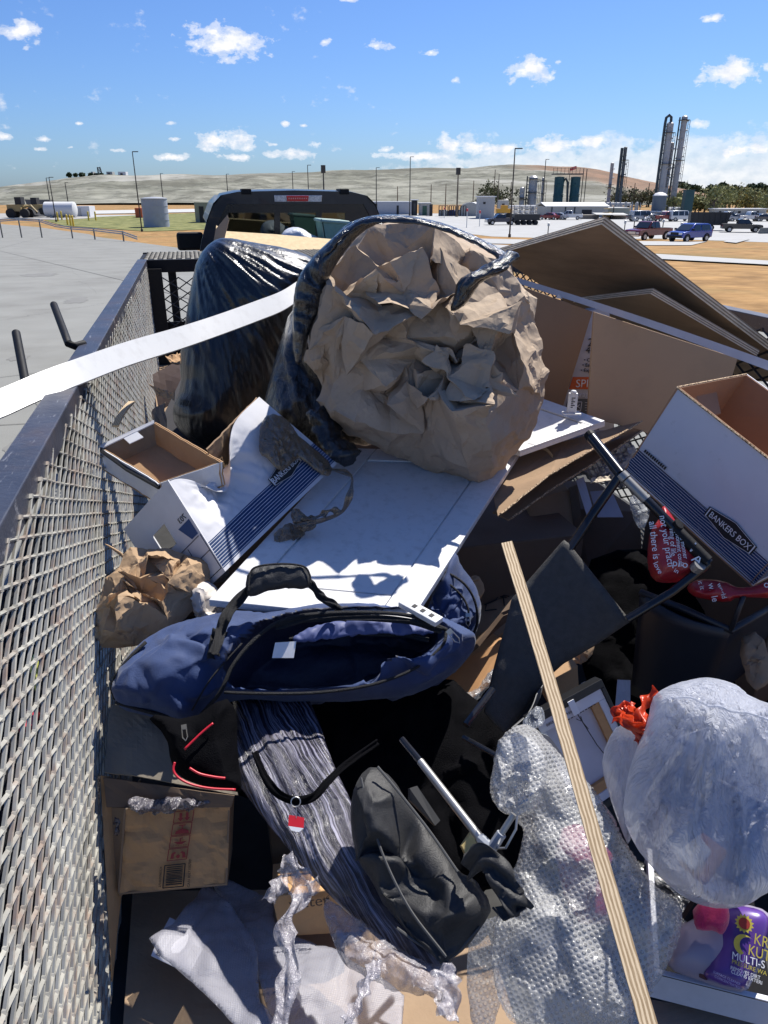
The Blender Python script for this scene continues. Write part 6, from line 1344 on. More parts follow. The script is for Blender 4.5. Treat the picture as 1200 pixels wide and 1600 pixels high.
mb = MB(); mb.tube([o_+hu, o_+hu+lu], .0028, 6); mb.tube([o_+hu, o_+hu+du], .0028, 6); obj('cut_rim', mb, corr, t)
fpr = lambda u, v, h=.001: o_ + lu*u + hu*v + N_*(h+.002)
badge(t, fpr, N_, .72, .27, .070, .026, 'BANKERS BOX', .0225, 0, 0, .80)
mb = MB(); rg = np.random.default_rng(4)
for k in range(11): 
    u0 = .045 + k*.016; mb.prism([fpr(u0,.30), fpr(u0+.010+.004*rg.random(),.30), fpr(u0+.012,.33+.01*rg.random()), fpr(u0+.002,.33)], N_*.0004)
obj('small_print', mb, ink, t)
mb = MB(); mb.tube([fpr(.0,.28), fpr(1,.28)], .0007, 4); mb.tube([fpr(.0,.028), fpr(1,.028)], .0012, 4); obj('printed_line', mb, ink, t)

# ---- double corrugated sheet with raw edges
for k, (pts, lab) in enumerate([([Q(1003,658,1.24),Q(912,710,1.20),Q(858,742,1.17),Q(778,806,1.12),Q(770,770,1.12),Q(800,700,1.15),Q(880,690,1.19),Q(960,668,1.2)], 'upper brown corrugated sheet with a raw edge running up to the right'),
                    ([Q(1005,672,1.19),Q(930,722,1.15),Q(860,765,1.11),Q(795,812,1.08),Q(770,800,1.07),Q(850,745,1.1),Q(990,668,1.17)], 'second corrugated sheet just below the first one with the same raw edge')]):
    n = np.array([-.2,-.25,.9]); n /= np.linalg.norm(n); pz = pts[1]; P2 = [np.array([p[0], p[1], pz[2] - (n[0]*(p[0]-pz[0])+n[1]*(p[1]-pz[1]))/n[2]*.25]) for p in pts]
    t = thing('cardboard_sheet', lab, 'cardboard', pts[3]); mb = MB(); mb.prism(pts, [0,0,-.004]); obj('board', mb, kraftd, t)
    rg = np.random.default_rng(k); edge = []
    for a, c_ in zip(pts[:3], pts[1:4]):
        for q in np.linspace(0,1,18,endpoint=False): edge.append(a+(c_-a)*q+rg.normal(0,.0007,3))
    mb = MB()
    mb.tube([e+[0,0,-.001] for e in edge], .0032, 5)
    obj('raw_edge', mb, corr, t)
# translucent grey film draped near
fgrey = film('grey_film', (.30,.29,.32), .35, .75, 10, 1., .03, spec=.5)
pf = Q(930,710,1.1)
V, Fc = pillow([(870,690),(930,665),(1000,690),(985,740),(975,765),(940,745),(880,735)], pf, facing(pf,1,.6), .05, .3, .007, disp=lambda P,U,V_,D,f_: crumple(P,.07,.05,3,.5,2)*np.clip(D/.02,.2,1)[:,None]); obj('plastic_film', (V, Fc), fgrey, label='greyish crumpled plastic film beneath the corrugated sheets and the black tube', cat='film', auto=50)
barUV(Q(838,700,1.18), Q(862,712,1.18), rv*.0+np.array([0.0,.016,0]), np.array([0,0,.01]), 'wood_offcut', 'stub of pale wood poking out below the smaller white panel', 'stick')
V, Fc, uv = panel([Q(930,742,1.12), Q(955,738,1.13), Q(952,748,1.12), Q(925,750,1.11)], .004, 8, 3, lambda P,u,v,n: crumple(P,.03,.015,6)); obj('cardboard_scrap', (V, Fc), M('torn_cream', (.55,.47,.36), .8), label='small torn cream scrap beside the joint of the black tubes', cat='cardboard')

# ---- cartons in the middle depth
def carton(name, label, px4, z4, down, mat, parts=(), th=None):
    P = [Q(x, y, z) for (x, y), z in zip(px4, z4)]; t = thing(name, label, 'box', P[0]); mb = MB(); mb.prism(P, np.asarray(down, float)); obj('carton', mb, mat, t, bevel=.003); return t, P
t, P = carton('cardboard_carton', 'upright brown carton face behind the grey sheet, left of the black tube', [(826,785),(890,765),(905,880),(880,905),(836,895)], [1.0,1.02,.8,.78,.8], [.05,.25,-.02], kraftd)
V, Fc, uv = panel([Q(889,762,1.03),Q(902,757,1.04),Q(918,880,.82),Q(904,884,.80)], .004, 3, 10); obj('side_flap', (V, Fc), M('umber_board', (.14,.095,.065), .8), t)
t, P = carton('cardboard_carton', 'darker brown carton deeper in the gap between the black tubes', [(903,795),(1000,800),(1005,890),(915,900)], [.9,.9,.72,.72], [0,.3,0], M('umber_board', (.14,.095,.065), .8))
V, Fc, uv = panel([Q(900,750,1.07),Q(912,745,1.08),Q(925,790,1.0),Q(917,806,.98)], .003, 3, 3); obj('white_scrap', (V, Fc), M('lilac_paper', (.40,.39,.45), .6), label='narrow pale lilac strip of card left of the lilac sheet', cat='scrap')
V, Fc, uv = panel([Q(922,768,1.0),Q(955,765,1.0),Q(974,808,.94),Q(934,808,.94)], .003, 3, 3); obj('white_scrap', (V, Fc), M('lilac_paper', (.40,.39,.45), .6), label='pale lilac rectangular sheet behind the black tube', cat='scrap')
V, Fc, uv = panel([Q(775,812,.9),Q(825,830,.92),Q(828,872,.85),Q(775,858,.85)], .03, 1, 1); obj('black_tray', (V, Fc), blackp, label='black moulded plastic tray with grip slots near the right edge of the door', cat='tray', bevel=.004)
V, Fc, uv = panel([Q(735,880,.82),Q(835,860,.86),Q(862,930,.78),Q(720,1040,.66)], .05, 1, 1); t = thing('cardboard_carton', 'brown carton with black scribbled marks between the navy bag and the grey sheet', 'box', Q(790,960,.7)); obj('carton', (V, Fc), kraftd, t, bevel=.003)
q4 = [Q(735,880,.82),Q(835,860,.86),Q(862,930,.78),Q(720,1040,.66)]; nn_ = np.cross(q4[1]-q4[0], q4[3]-q4[0]); nn_ /= np.linalg.norm(nn_); nn_ = nn_ if nn_ @ (EYE-q4[0])>0 else -nn_
mb = MB(); ms_ = lambda x, y: PP(x, y, q4[0]+nn_*.002, nn_)
for ln in ([(757,945),(775,937),(780,930)],[(776,930),(792,934)],[(785,926),(788,946)],[(760,945),(758,954),(776,952)],[(775,927),(796,932)]): mb.tube([ms_(*p) for p in ln], .0022, 5)
obj('marker_scribble', mb, ink, t)
t, P = carton('cardboard_carton', 'brown carton corner under the navy bag with a clear plastic edge', [(690,1045),(760,985),(790,1000),(780,1060),(735,1095),(700,1080)], [.72,.76,.76,.7,.66,.68], [.05,.2,-.15], M('amber_board', (.42,.22,.09), .75, 0, .15, 12))
pcf = Q(720,1085,.73); clearf = film('clear_film', (.55,.58,.62), .15, .28, 26, 1., .02, spec=1., streak=.5, streakcol=(.85,.87,.9), thr=(.55,.7))
V, Fc = pillow([(682,1062),(690,1045),(700,1075),(740,1085),(770,1040),(782,1045),(770,1065),(745,1095),(718,1100),(695,1090)], pcf, facing(pcf), .02, .5, .005, disp=lambda P,U,V_,D,f_: crumple(P,.03,.02,23,.5,2)*np.clip(D/.01,.2,1)[:,None]); obj('clear_plastic', (V, Fc), clearf, label='thin clear plastic film along the lower edge of the amber carton', cat='film', auto=50)
# long carton edge running from under the bag to the right
V, Fc, uv = panel([Q(745,1005,.80),Q(800,935,.86),Q(812,945,.85),Q(600,1130,.62)], .012, 3, 1); obj('wood_board', (V, Fc), M('dark_wood', (.12,.075,.045), .8, 0, .3, 10, stretch=(1,1,6)), label='dark wooden board edge running diagonally under the right end of the navy bag', cat='board')
t, P = carton('cardboard_carton', 'lit tan carton side seen between the grey sheet and the picture frame', [(862,1062),(903,1040),(906,1100),(868,1120)], [.85,.87,.74,.72], [.02,.12,-.02], kraft)
V, Fc, uv = panel([Q(965,1062,.80),Q(985,1063,.80),Q(985,1110,.72),Q(960,1120,.72)], .003, 3, 3); obj('white_card', (V, Fc), M('lilac_paper', (.40,.39,.45), .6), label='pale lilac card standing behind the top corner of the picture frame', cat='scrap')

# ---- black tube rack
tubem = M('tube_black', (.012,.012,.014), .25, .3, .2, 20, coat=.3); t = thing('metal_rack', 'broken black tubular rack with silver sleeves lying across the right of the load', 'rack', Q(1000,780,1.3)); RK = t
rT, rJ, rE = Q(921,679,1.40), Q(970,741,1.345), Q(1108,880,1.20)
mb = MB(); mb.tube([rT, rT+(rJ-rT)*.5, rJ], .0125, 14); obj('tube', mb, tubem, t, auto=50)
mb = MB(); mb.lathe(rT-(rJ-rT)*.02, [(.0128,0),(.0135,.004),(.0135,.012),(.0126,.014)], 14, axis=(rJ-rT)); obj('cap', mb, blackp, t)
jd = (rE-rJ); mb = MB(); mb.tube([rJ, rJ+jd*.06], .0135, 14); mb.tube([rJ+jd*.07, rJ+jd*.30], .0115, 14); obj('sleeve', mb, M('sleeve_silver', (.30,.29,.27), .38, .6), t, auto=50)
mb = MB(); mb.tube([rJ+jd*.30, rE], .0105, 14); obj('tube', mb, tubem, t, auto=50)
mb = MB(); mb.tube([rJ+jd*.62, rJ+jd*.98], .0135, 14); obj('connector', mb, blackp, t, auto=50)
mb = MB(); mb.tube([rJ+jd*.64+[0,0,.012], rJ+jd*.66+[0,0,.02]], .012, 10); obj('knob', mb, blackp, t)
mb = MB(); mb.tube([rJ, Q(925,805,1.25), Q(888,860,1.19)], .0105, 12); obj('crossbar', mb, tubem, t, auto=50)
mb = MB(); mb.tube([Q(1106,880,1.195), Q(1050,925,1.14), Q(980,968,1.08)], .0095, 12); obj('crossbar', mb, tubem, t, auto=50)
mb = MB(); mb.tube([Q(1094,882,1.2), Q(1086,889,1.185)], .0135, 12); obj('sleeve', mb, M('sleeve_silver', (.30,.29,.27), .38, .6), t)
# grey fabric sheet
gm_ = M('grey_sheet', (.06,.058,.055), .65, 0, .2, 60, .35, 500, spec=.25)
sA, sB, sC, sD = Q(881,843,1.21), Q(986,971,1.07), Q(840,1082,.93), Q(790,930,1.08)
ns = np.cross(sB-sA, sD-sA); ns /= np.linalg.norm(ns); ns = ns if ns @ (EYE-sA) > 0 else -ns
V, Fc = pillow([(881,843),(890,850),(986,971),(930,1010),(880,1038),(853,1062),(838,1085),(820,1110),(794,1143),(776,1125),(760,1108),(772,1050),(790,980),(800,935),(812,922)], sA, ns, .012, .6, .006, smooth=0, R=.02,
    disp=lambda P,U,V_,D,f_: np.outer(.05*((V_-V_.mean()))**2*3 - .055*np.clip(.0-(V_+.10),0,1)*2*np.sin(U*14) + (fbm(P*6,3,3)-.5)*.03, ns))
obj('grey_sheet', (V, Fc), gm_, label='dark grey stiff fabric sheet hanging from the black rack behind the wooden stick', cat='sheet', smooth=True)
V, Fc, uv = panel([Q(800,1138,.90),Q(838,1085,.93),Q(848,1070,.90),Q(820,1120,.86)], .002, 6, 4, lambda P,u,v,n: n[None]*(np.sin(u*3)*.01)[:,None]); obj('folded_corner', (V, Fc), M('grey_edge', (.16,.16,.16), .5), label='lighter curled corner of backing at the lower end of the grey sheet', cat='scrap')
# ---- navy plastic bin below
binm = M('bin_navy', (.012,.016,.026), .45, 0, .1, 3); t = thing('plastic_bin', 'large dark navy plastic bin in the deep shade behind the white rubbish bag', 'bin', Q(1070,1000,.8))
q_ = [Q(1000,925,1.02),Q(1142,985,1.0),Q(1105,1100,.72),Q(985,1085,.70)]; V, Fc, uv = panel(q_, .006, 8, 8, lambda P,u,v,n: n[None]*(.03*np.sin(u*3.14))[:,None]); obj('front_wall', (V, Fc), binm, t, smooth=True)
V, Fc, uv = panel([q_[1], q_[1]+[.25,.1,0], q_[2]+[.2,.1,0], q_[2]], .006, 4, 4); obj('side_wall', (V, Fc), binm, t)
mb = MB(); mb.tube([q_[0], (q_[0]+q_[1])/2+[0,0,.004], q_[1], q_[1]+[.25,.1,0]], .009, 8); mb.tube([q_[1], Q(1162,930,1.1)], .006, 8); obj('rim', mb, binm, t, smooth=True)
# ---- red tote with white lettering
redm = M('tote_red', (.34,.012,.02), .4, 0, .15, 8, .4, 14, coat=.2); t = thing('tote_bag', 'red shopping bag covered in white slogans squeezed behind the black rack', 'bag', Q(1060,860,1.05))
pr_ = PR(1060,850,1.78); nr = facing(pr_,1,.1)
V, Fc = pillow([(1036,786),(1048,800),(1070,830),(1100,862),(1110,885),(1090,900),(1066,908),(1040,910),(1020,905),(1012,880),(1012,845),(1020,822),(1032,806)], pr_, nr, .05, .8, .005, disp=lambda P,U,V_,D,f_: crumple(P,.12,.02,31,.5,2)*np.clip(D/.02,.2,1)[:,None]); obj('bag_body', (V, Fc), redm, t, smooth=True)
pr2 = PR(1110,920,1.86); V, Fc = pillow([(1072,915),(1090,902),(1130,905),(1160,920),(1215,900),(1215,935),(1150,930),(1140,940),(1100,934),(1080,928)], pr2, facing(pr2), .03, .8, .005, disp=lambda P,U,V_,D,f_: crumple(P,.1,.02,35,.5,2)*np.clip(D/.02,.2,1)[:,None]); obj('bag_fold', (V, Fc), redm, t, smooth=True)
pl_ = pr_ + nr*.062
def onr(px, py): return PP(px, py, pl_, nr)
def slog(s, a, b_, size, sq=1.):
    X = onr(*b_)-onr(*a); Y = np.cross(nr, X); textmesh('slogan', s, size, onr(*a), X, Y, inkw, t, .0004, sq)
slog('all there is', (1014,815), (1022,885), .021, .95); slog('not your practi', (1030,806), (1046,900), .021, .88); slog('ning of life.', (1046,826), (1050,890), .016, .9); slog('moment could', (1055,832), (1062,892), .014, .9); slog('e momer', (1062,840), (1070,882), .014, .9)
slog('pro', (1050,884), (1064,886), .022); slog('I', (1076,860), (1090,868), .032); slog('\u2019 A', (1070,868), (1086,880), .03); slog('lululemon'[:0] + 'love', (1020,880), (1034,906), .016); slog('in', (1052,893), (1066,900), .014)
pl_ = pr2 + facing(pr2)*.035; nr = facing(pr2); slog('while', (1106,912), (1112,935), .02); slog('it it', (1090,908), (1096,926), .015); slog('world', (1120,912), (1128,934), .015); slog('o', (1192,912), (1198,922), .022)

# ---- wooden stick across everything
a, b_ = Q(792,849,1.30), Q(1022,1625,.99); wv = ray(1000,1200)-ray(980,1206); wv = wv/np.linalg.norm(wv)*.0215; d_ = (b_-a); d_/=np.linalg.norm(d_); wv = wv - d_*np.dot(wv, d_); tn = np.cross(d_, wv); tn = tn/np.linalg.norm(tn)*.009; tn = tn if tn @ (EYE-a) > 0 else -tn
barUV(a, b_, wv, tn, 'wooden_stick', 'long thin plywood strip standing diagonally across the lower right with a layered lit edge', 'stick')

# ---- picture frame seen from the back
fA, fB = Q(823,1122,.93), Q(937,1060,.98); fD, fC_ = Q(905,1290,.70), Q(1010,1215,.76)
t = thing('picture_frame', 'back of a black picture frame holding a white canvas with a hanging wire', 'picture', (fA+fC_)/2); fn = np.cross(fB-fA, fD-fA); fn /= np.linalg.norm(fn); fn = fn if fn @ (EYE-fA) > 0 else -fn
fq = lambda u, v, h=0: fA*(1-u)*(1-v)+fB*u*(1-v)+fC_*u*v+fD*(1-u)*v + fn*h
def rect(mb, u0, u1, v0, v1, h0, h1): mb.prism([fq(u0,v0,h0), fq(u1,v0,h0), fq(u1,v1,h0), fq(u0,v1,h0)], fn*(h1-h0))
mb = MB(); rect(mb,0,1,0,.07,-.02,.008); rect(mb,0,1,.94,1,-.02,.008); rect(mb,0,.06,.071,.939,-.02,.008); rect(mb,.95,1,.071,.939,-.02,.008); obj('frame', mb, M('frame_black', (.012,.012,.013), .4), t, bevel=.001)
mb = MB(); rect(mb,.06,.95,.07,.94,-.018,-.010); obj('canvas_back', mb, M('canvas_white', (.52,.51,.56), .8), t)
mb = MB(); rect(mb,.061,.949,.071,.17,-.009,.004); rect(mb,.061,.949,.87,.939,-.009,.004); rect(mb,.061,.13,.171,.869,-.009,.004); rect(mb,.86,.949,.171,.869,-.009,.004); obj('folded_canvas', mb, M('canvas_edge', (.62,.62,.66), .6), t, bevel=.001)
mb = MB(); rect(mb,.76,.858,.172,.868,-.009,.001); rect(mb,.131,.759,.79,.868,-.009,.001); obj('stretcher_bar', mb, M('pine_bar', (.50,.27,.11), .7, 0, .12, 12, stretch=(1,1,5)), t)
mb = MB(); mb.tube([fq(.55,.12,.005), fq(.56,.2,.006), fq(.62,.5,.0), fq(.72,.84,.004)], .0011, 5); mb.tube([fq(.52,.2,.005), fq(.55,.23,.007), fq(.58,.2,.005), fq(.57,.25,.006), fq(.6,.33,.004)], .001, 5); obj('hanging_wire', mb, polem, t)
mb = MB(); rect(mb,.50,.58,.03,.16,.009,.011); obj('tape_hanger', mb, inkw, t)
X = fq(.4,.12)-fq(.2,.12); textmesh('label_print', '0003 Design Prints', .009, fq(.16,.135,.0046), X, -(fq(.3,.3)-fq(.3,.1)), ink, t, .0002)
mb = MB()
for k in range(14): rect(mb, .27+k*.04, .29+k*.04+(k%3)*.004, .175, .182, .0012, .002)
for k in range(8): rect(mb, .50+k*.035, .52+k*.035, .90, .925, .0046, .005)
obj('staple', mb, ink, t)
mb = MB(); mb.prism([fq(.0,.10,.012), fq(.11,.18,.02), fq(.22,.62,.02), fq(.12,.5,.016)], fn*.002); obj('paper_corner', mb, M('pale_green_paper', (.5,.53,.5), .6), t)

# ---- white rubbish bag with red ties
wbm = film('white_bag', (.66,.69,.78), .24, .72, 15, 1., .03, (0,.1,.2), (1.6,1,.16), spec=.5, transl=.45, streak=.3, streakcol=(.85,.87,.93), thr=(.5,.7))
pw = PR(1090,1240,1.36); nw = facing(pw, 1, .05); t = thing('trash_bag', 'full white translucent rubbish bag with an orange red drawstring at the lower right', 'bag', pw)
def wdisp(P, U, V_, D, f_):
    du, dv = U-.0, V_-.19; th_ = np.arctan2(du, -dv); rad = np.hypot(du, dv)
    wq_ = fbm(P*5, 19, 2)*1.2; r = ridge(np.stack([th_*7+wq_, rad*1.8, U*0], 1), 14, 3, .55)*np.clip(rad/.12,.3,1) + .3*ridge(np.stack([th_*26+wq_*3, rad*3.5, U*0+3], 1), 15, 2)*np.clip(1.3-rad/.3,.15,1)
    low = fbm(P*4.5, 12, 2)-.5
    return np.outer(((r-.7)*.036 + low*.10)*np.clip(D/.04,0,1)*(1 if f_ else -1), nw)
V, Fc = pillow([(1012,1128),(1018,1094),(1028,1083),(1054,1070),(1080,1064),(1100,1060),(1130,1064),(1156,1075),(1172,1092),(1225,1108),(1225,1385),(1196,1396),(1160,1418),(1122,1420),(1088,1413),(1052,1391),(1020,1357),(992,1322),(972,1275),(978,1225),(990,1180)], pw, nw, .15, .8, .0055, disp=wdisp); obj('bag_film', (V, Fc), wbm, t, smooth=True)
ps = PR(975,1220,1.42); V, Fc = pillow([(958,1140),(975,1130),(1010,1140),(1012,1180),(990,1250),(985,1330),(968,1290),(944,1220),(940,1180)], ps, facing(ps), .05, .8, .005, disp=bagdisp(.012, 20, 5, .5, 51, .015)); obj('side_bulge', (V, Fc), wbm, t, smooth=True)
for k, (px, py, r_, mc, an) in enumerate([(1090,1310,.04,(.5,.5,.5),.3),(1140,1300,.06,(.35,.35,.42),1.),(1110,1190,.055,(.6,.6,.65),2.),(1100,1340,.03,(.5,.2,.08),.7),(1060,1220,.04,(.25,.25,.3),1.5)]):
    c_ = PR(px, py, 1.34); mb = MB(); a_ = np.array([math.cos(an), .3, math.sin(an)])*r_; b2 = np.cross(a_, toeye(c_)); mb.obox(c_-a_-b2*.7, a_*2, b2*1.4, toeye(c_)*.05); obj('contents', mb, M('contents_%d' % k, mc, .7), t, bevel=.004)
pk = PR(1100,1078,1.30); mb = MB(); 
hm = [PR(1022,1098,1.36),PR(1050,1092,1.27),PR(1078,1090,1.22),PR(1098,1098,1.19),PR(1108,1103,1.19),PR(1125,1104,1.19),PR(1142,1111,1.2),PR(1170,1114,1.22),PR(1200,1124,1.25),PR(1240,1132,1.28)]
P_ = cr(hm, 6); mb.tube(P_, .0032, 7, flat=.6); obj('drawstring_hem', mb, wbm, t, smooth=True)
redt = film('red_tie', (.62,.06,.015), .3, .93, 20, .6, .006, spec=.5, transl=.35)
for k, path in enumerate([[(962,1118,1.40),(975,1122,1.36),(990,1135,1.34),(1008,1142,1.33),(1014,1150,1.33)],[(972,1108,1.40),(985,1118,1.38),(995,1130,1.36),(1012,1136,1.34)],[(1028,1080,1.38),(1014,1090,1.38),(1004,1110,1.37),(1006,1128,1.35),(1000,1150,1.35)],[(985,1098,1.42),(978,1112,1.40),(982,1130,1.36),(998,1150,1.34),(1006,1168,1.34)],[(964,1128,1.39),(966,1112,1.40),(980,1104,1.41),(990,1112,1.39)]]):
    obj('drawstring', ribbon([PR(*p) for p in path], .021, .0008, k*1.7, .9, .25), redt, t, smooth=True)

pq_ = Q(1080,1000,.70); V, Fc = pillow([(905,880),(985,850),(1060,880),(1200,910),(1240,1000),(1240,1130),(1100,1110),(960,1110),(905,1060)], pq_, facing(pq_,1,.4), .05, .3, .014, disp=lambda P,U,V_,D,f_: crumple(P,.2,.05,93,.5,2)*np.clip(D/.03,.1,1)[:,None]); obj('black_cloth', (V, Fc), blackf, label='added black cloth darkening the hollow behind the white rubbish bag and navy bin', cat='cloth', smooth=True)  # added cloth, blackens this hollow where deep shade belongs
for (poly, z, nm, lb, mt, sd_) in [([(985,770),(1010,775),(1018,800),(1005,830),(992,815),(984,790)], 1.12, 'plastic_scrap', 'small shiny clear plastic scrap under the silver sleeve of the rack', clearf, 3), ([(905,1068),(918,1062),(926,1085),(920,1108),(908,1100)], .86, 'plastic_scrap', 'clear plastic scrap above the top corner of the picture frame', clearf, 5), ([(812,1135),(835,1100),(850,1105),(852,1130),(835,1140)], .92, 'plastic_scrap', 'crinkled clear plastic piece below the curled corner of the grey sheet', clearf, 7),
      ([(886,672),(905,664),(925,668),(915,682),(895,684)], 1.14, 'paper_scrap', 'torn brown paper scrap just below the smaller white panel', kraftd, 9), ([(730,905),(745,895),(760,915),(750,940),(735,930)], .93, 'paper_scrap', 'crushed tan paper scrap right beside the end pocket of the navy bag', kraft, 11), ([(870,1010),(900,990),(930,1000),(925,1030),(890,1040)], .82, 'cardboard_scrap', 'bent dark brown cardboard scrap below the grey sheet', kraftd, 13), ([(1150,1000),(1190,980),(1210,1060),(1175,1085)], .95, 'cardboard_scrap', 'brown cardboard corner in the shade at the right edge above the white bag', kraftd, 15)]:
    pz_ = Q(poly[0][0], poly[0][1], z); V, Fc = pillow(poly, pz_, facing(pz_,1,.3), .012, .5, .005, disp=lambda P,U,V_,D,f_: crumple(P,.05,.02,sd_,.4,2)*np.clip(D/.01,.2,1)[:,None]); obj(nm, (V, Fc), mt, label=lb, cat='scrap', auto=40)
pz_ = Q(1040,1430,.70); V, Fc = pillow([(975,1330),(1060,1375),(1120,1400),(1130,1450),(1060,1500),(1020,1520),(985,1480)], pz_, facing(pz_,1,.5), .03, .4, .008, disp=lambda P,U,V_,D,f_: crumple(P,.09,.03,95,.5,2)*np.clip(D/.02,.1,1)[:,None]); obj('dark_gap_sheet', (V, Fc), blackbag2, label='added black sheet darkening the gap between the bubble wrap and the white drawer', cat='plastic', smooth=True)  # added sheet, stands in for the darkness of this gap
# ---- pink sock, jug, white drawer, black strap under the bag
pj = Q(1140,1490,.80); t = thing('cleaner_jug', 'purple plastic cleaner jug with yellow and white lettering lying in the white drawer', 'jug', pj)
purple = M('jug_purple', (.105,.045,.26), .3, 0, .1, 6, coat=.3); nj = facing(pj, 1, .1)
V, Fc = pillow([(1052,1450),(1090,1430),(1120,1414),(1160,1412),(1200,1422),(1212,1450),(1200,1490),(1180,1525),(1166,1552),(1130,1545),(1080,1528),(1046,1515),(1040,1490)], pj, nj, .05, .8, .005, power=.42, disp=lambda P,U,V_,D,f_: np.outer((fbm(P*18,3,2)-.5)*.006, nj)); obj('jug_body', (V, Fc), M('jug_plastic', (.30,.27,.36), .35, 0, .1, 5), t, smooth=True)
pn = pj + nj*.030; V, Fc = pillow([(1112,1424),(1140,1416),(1170,1416),(1198,1426),(1205,1450),(1192,1490),(1176,1522),(1165,1548),(1130,1540),(1096,1528),(1108,1500),(1122,1466)], pn, nj, .026, .2, .005, power=.42, disp=lambda P,U,V_,D,f_: np.outer((fbm(P*18,3,2)-.5)*.004, nj)); obj('front_label', (V, Fc), purple, t, smooth=True)
pq = pj + nj*.060
def onj(x, y): return PP(x, y, pq, nj)
def jl(s, a, b_, size, mt, sq=1.): X = onj(*b_)-onj(*a); textmesh('lettering', s, size, onj(*a), X, np.cross(nj, X), mt, t, .0005, sq)
yel = M('ink_yellow', (.50,.42,.06), .5)
jl('KRUD', (1177,1474), (1200,1482), .022, yel, .75); jl('KUTTER', (1168,1491), (1200,1502), .021, yel, .75); jl('MULTI-S', (1143,1498), (1196,1514), .0150, inkw, .85)
jl('PRESSURE WA', (1143,1505), (1190,1522), .0085, yel, .9); jl('REMOVES DIRT', (1141,1514), (1186,1530), .0068, inkw, .9); jl('CLEANS EXTERI', (1142,1520), (1186,1537), .0068, inkw, .9)
jl('SURFACE CLEANER', (1114,1520), (1150,1537), .005, M('ink_pale', (.4,.35,.55), .6), .9); jl('CONCENTRATED', (1116,1527), (1150,1543), .005, M('ink_pale', (.4,.35,.55), .6), .9)
c0 = onj(1163,1443); X = onj(1175,1446)-c0; X /= np.linalg.norm(X); Y = np.cross(nj, X); mb = MB(); star = [c0 + (X*math.cos(a_)+Y*math.sin(a_))*(.014 if k % 2 else .0105) for k, a_ in enumerate(np.linspace(0, 2*math.pi, 28, endpoint=False))]; mb.prism(star, nj*.0006); obj('starburst', mb, yel, t)
mb = MB(); mb.prism([c0+nj*.0008 + (X*math.cos(a_)+Y*math.sin(a_))*.0082 for a_ in np.linspace(0, 2*math.pi, 16, endpoint=False)], nj*.0005); obj('starburst_centre', mb, M('ink_darkred', (.3,.03,.02), .5), t)
mb = MB(); c1_ = onj(1163,1477); ar = [c1_ + (X*math.cos(a_)+Y*math.sin(a_))*.015 for a_ in np.linspace(.9, 4.4, 14)] + [c1_ + X*.006 + (X*math.cos(a_)+Y*math.sin(a_))*.0125 for a_ in np.linspace(4.2, 1.1, 14)]; mb.prism(ar, nj*.0005); obj('crescent', mb, yel, t)
mb = MB(); rg = np.random.default_rng(2)
for k in range(11):
    for q in range(9):
        if rg.random() < .85: p = onj(1081+q*3.4+k*-.9*0+k*1.5*0, 1462+k*5.2-q*-.9-0); mb.obox(p - nj*.035, X*.0028*rg.uniform(.5,1), nj*.0004, Y*.0012)
obj('fine_print', mb, M('ink_grey', (.5,.5,.52), .6), t)
mb = MB()
for (x, y) in ((1105,1502),(1101,1524)): mb.prism([onj(x,y)-nj*.03 + (X*math.cos(a_)*1.6+Y*math.sin(a_))*.0055*rg.uniform(.8,1.2) for a_ in np.linspace(0, 2*math.pi, 10, endpoint=False)], nj*.001)
obj('brown_stain', mb, M('stain_brown', (.10,.03,.02), .5), t)
psk = Q(1112,1435,.88); V, Fc = pillow([(1083,1412),(1110,1408),(1138,1412),(1141,1432),(1136,1450),(1127,1461),(1117,1452),(1100,1453),(1084,1450)], psk, facing(psk), .022, .8, .0035, disp=lambda P,U,V_,D,f_: crumple(P,.04,.012,61,.5,2)*np.clip(D/.01,.2,1)[:,None]); obj('pink_cloth', (V, Fc), M('magenta_cloth', (.50,.02,.11), .85, 0, .1, 20, .3, 300, sheen=.3), label='magenta pink cloth squeezed under the white bag above the jug', cat='cloth', smooth=True)
mb = MB(); mb.tube([Q(1100,1395,.86), Q(1072,1438,.82)], .0105, 4); obj('black_bar', mb, blackp, label='short flat black bar end sticking out under the white bag beside the pink cloth', cat='bar')
t = thing('shallow_white_box', 'white drawer box with a pale front edge at the bottom right corner', 'drawer', Q(1120,1560,.72)); zt = .76
a, b_ = Q(1022,1520,zt), Q(1230,1572,zt); back = np.cross([0,0,1.], (b_-a)/np.linalg.norm(b_-a)); mb = MB(); mb.obox(a, b_-a, -back*.012 if back[1] < 0 else back*.012, [0,0,-.055]); bk = back if back[1] > 0 else -back
mb = MB(); mb.obox(a, b_-a, bk*.010, [0,0,-.06]); mb.obox(a+bk*.0102, (b_-a)/np.linalg.norm(b_-a)*.01, bk*.25, [0,0,-.06]); obj('side_wall', mb, M('drawer_white', (.55,.56,.62), .4, dirt=((.4,.4,.43), 20, .3)), t, bevel=.0015)
mb = MB(); mb.obox(a+[0,0,-.056]+bk*.0102+(b_-a)*.045, (b_-a)*.95, bk*.24, [0,0,.004]); obj('bottom', mb, M('drawer_dark', (.010,.010,.012), .8, spec=.1), t)
mb = MB(); mb.obox(a+(b_-a)*.06-bk*.0006+[0,0,-.001], (b_-a)*.9, bk*.0004, [0,0,-.0015]); obj('edge_line', mb, polem, t)
V, Fc, uv = panel([Q(985,1556,.665), Q(1230,1600,.665), Q(1230,1680,.66), Q(985,1680,.66)], .02, 1, 1); obj('wood_plank', (V, Fc), M('plank_tan', (.36,.26,.19), .7, 0, .15, 6, .1, 30, (1,6,1), dirt=((.22,.12,.06), 8, .4)), label='tan wooden plank below the white drawer at the bottom edge', cat='board')

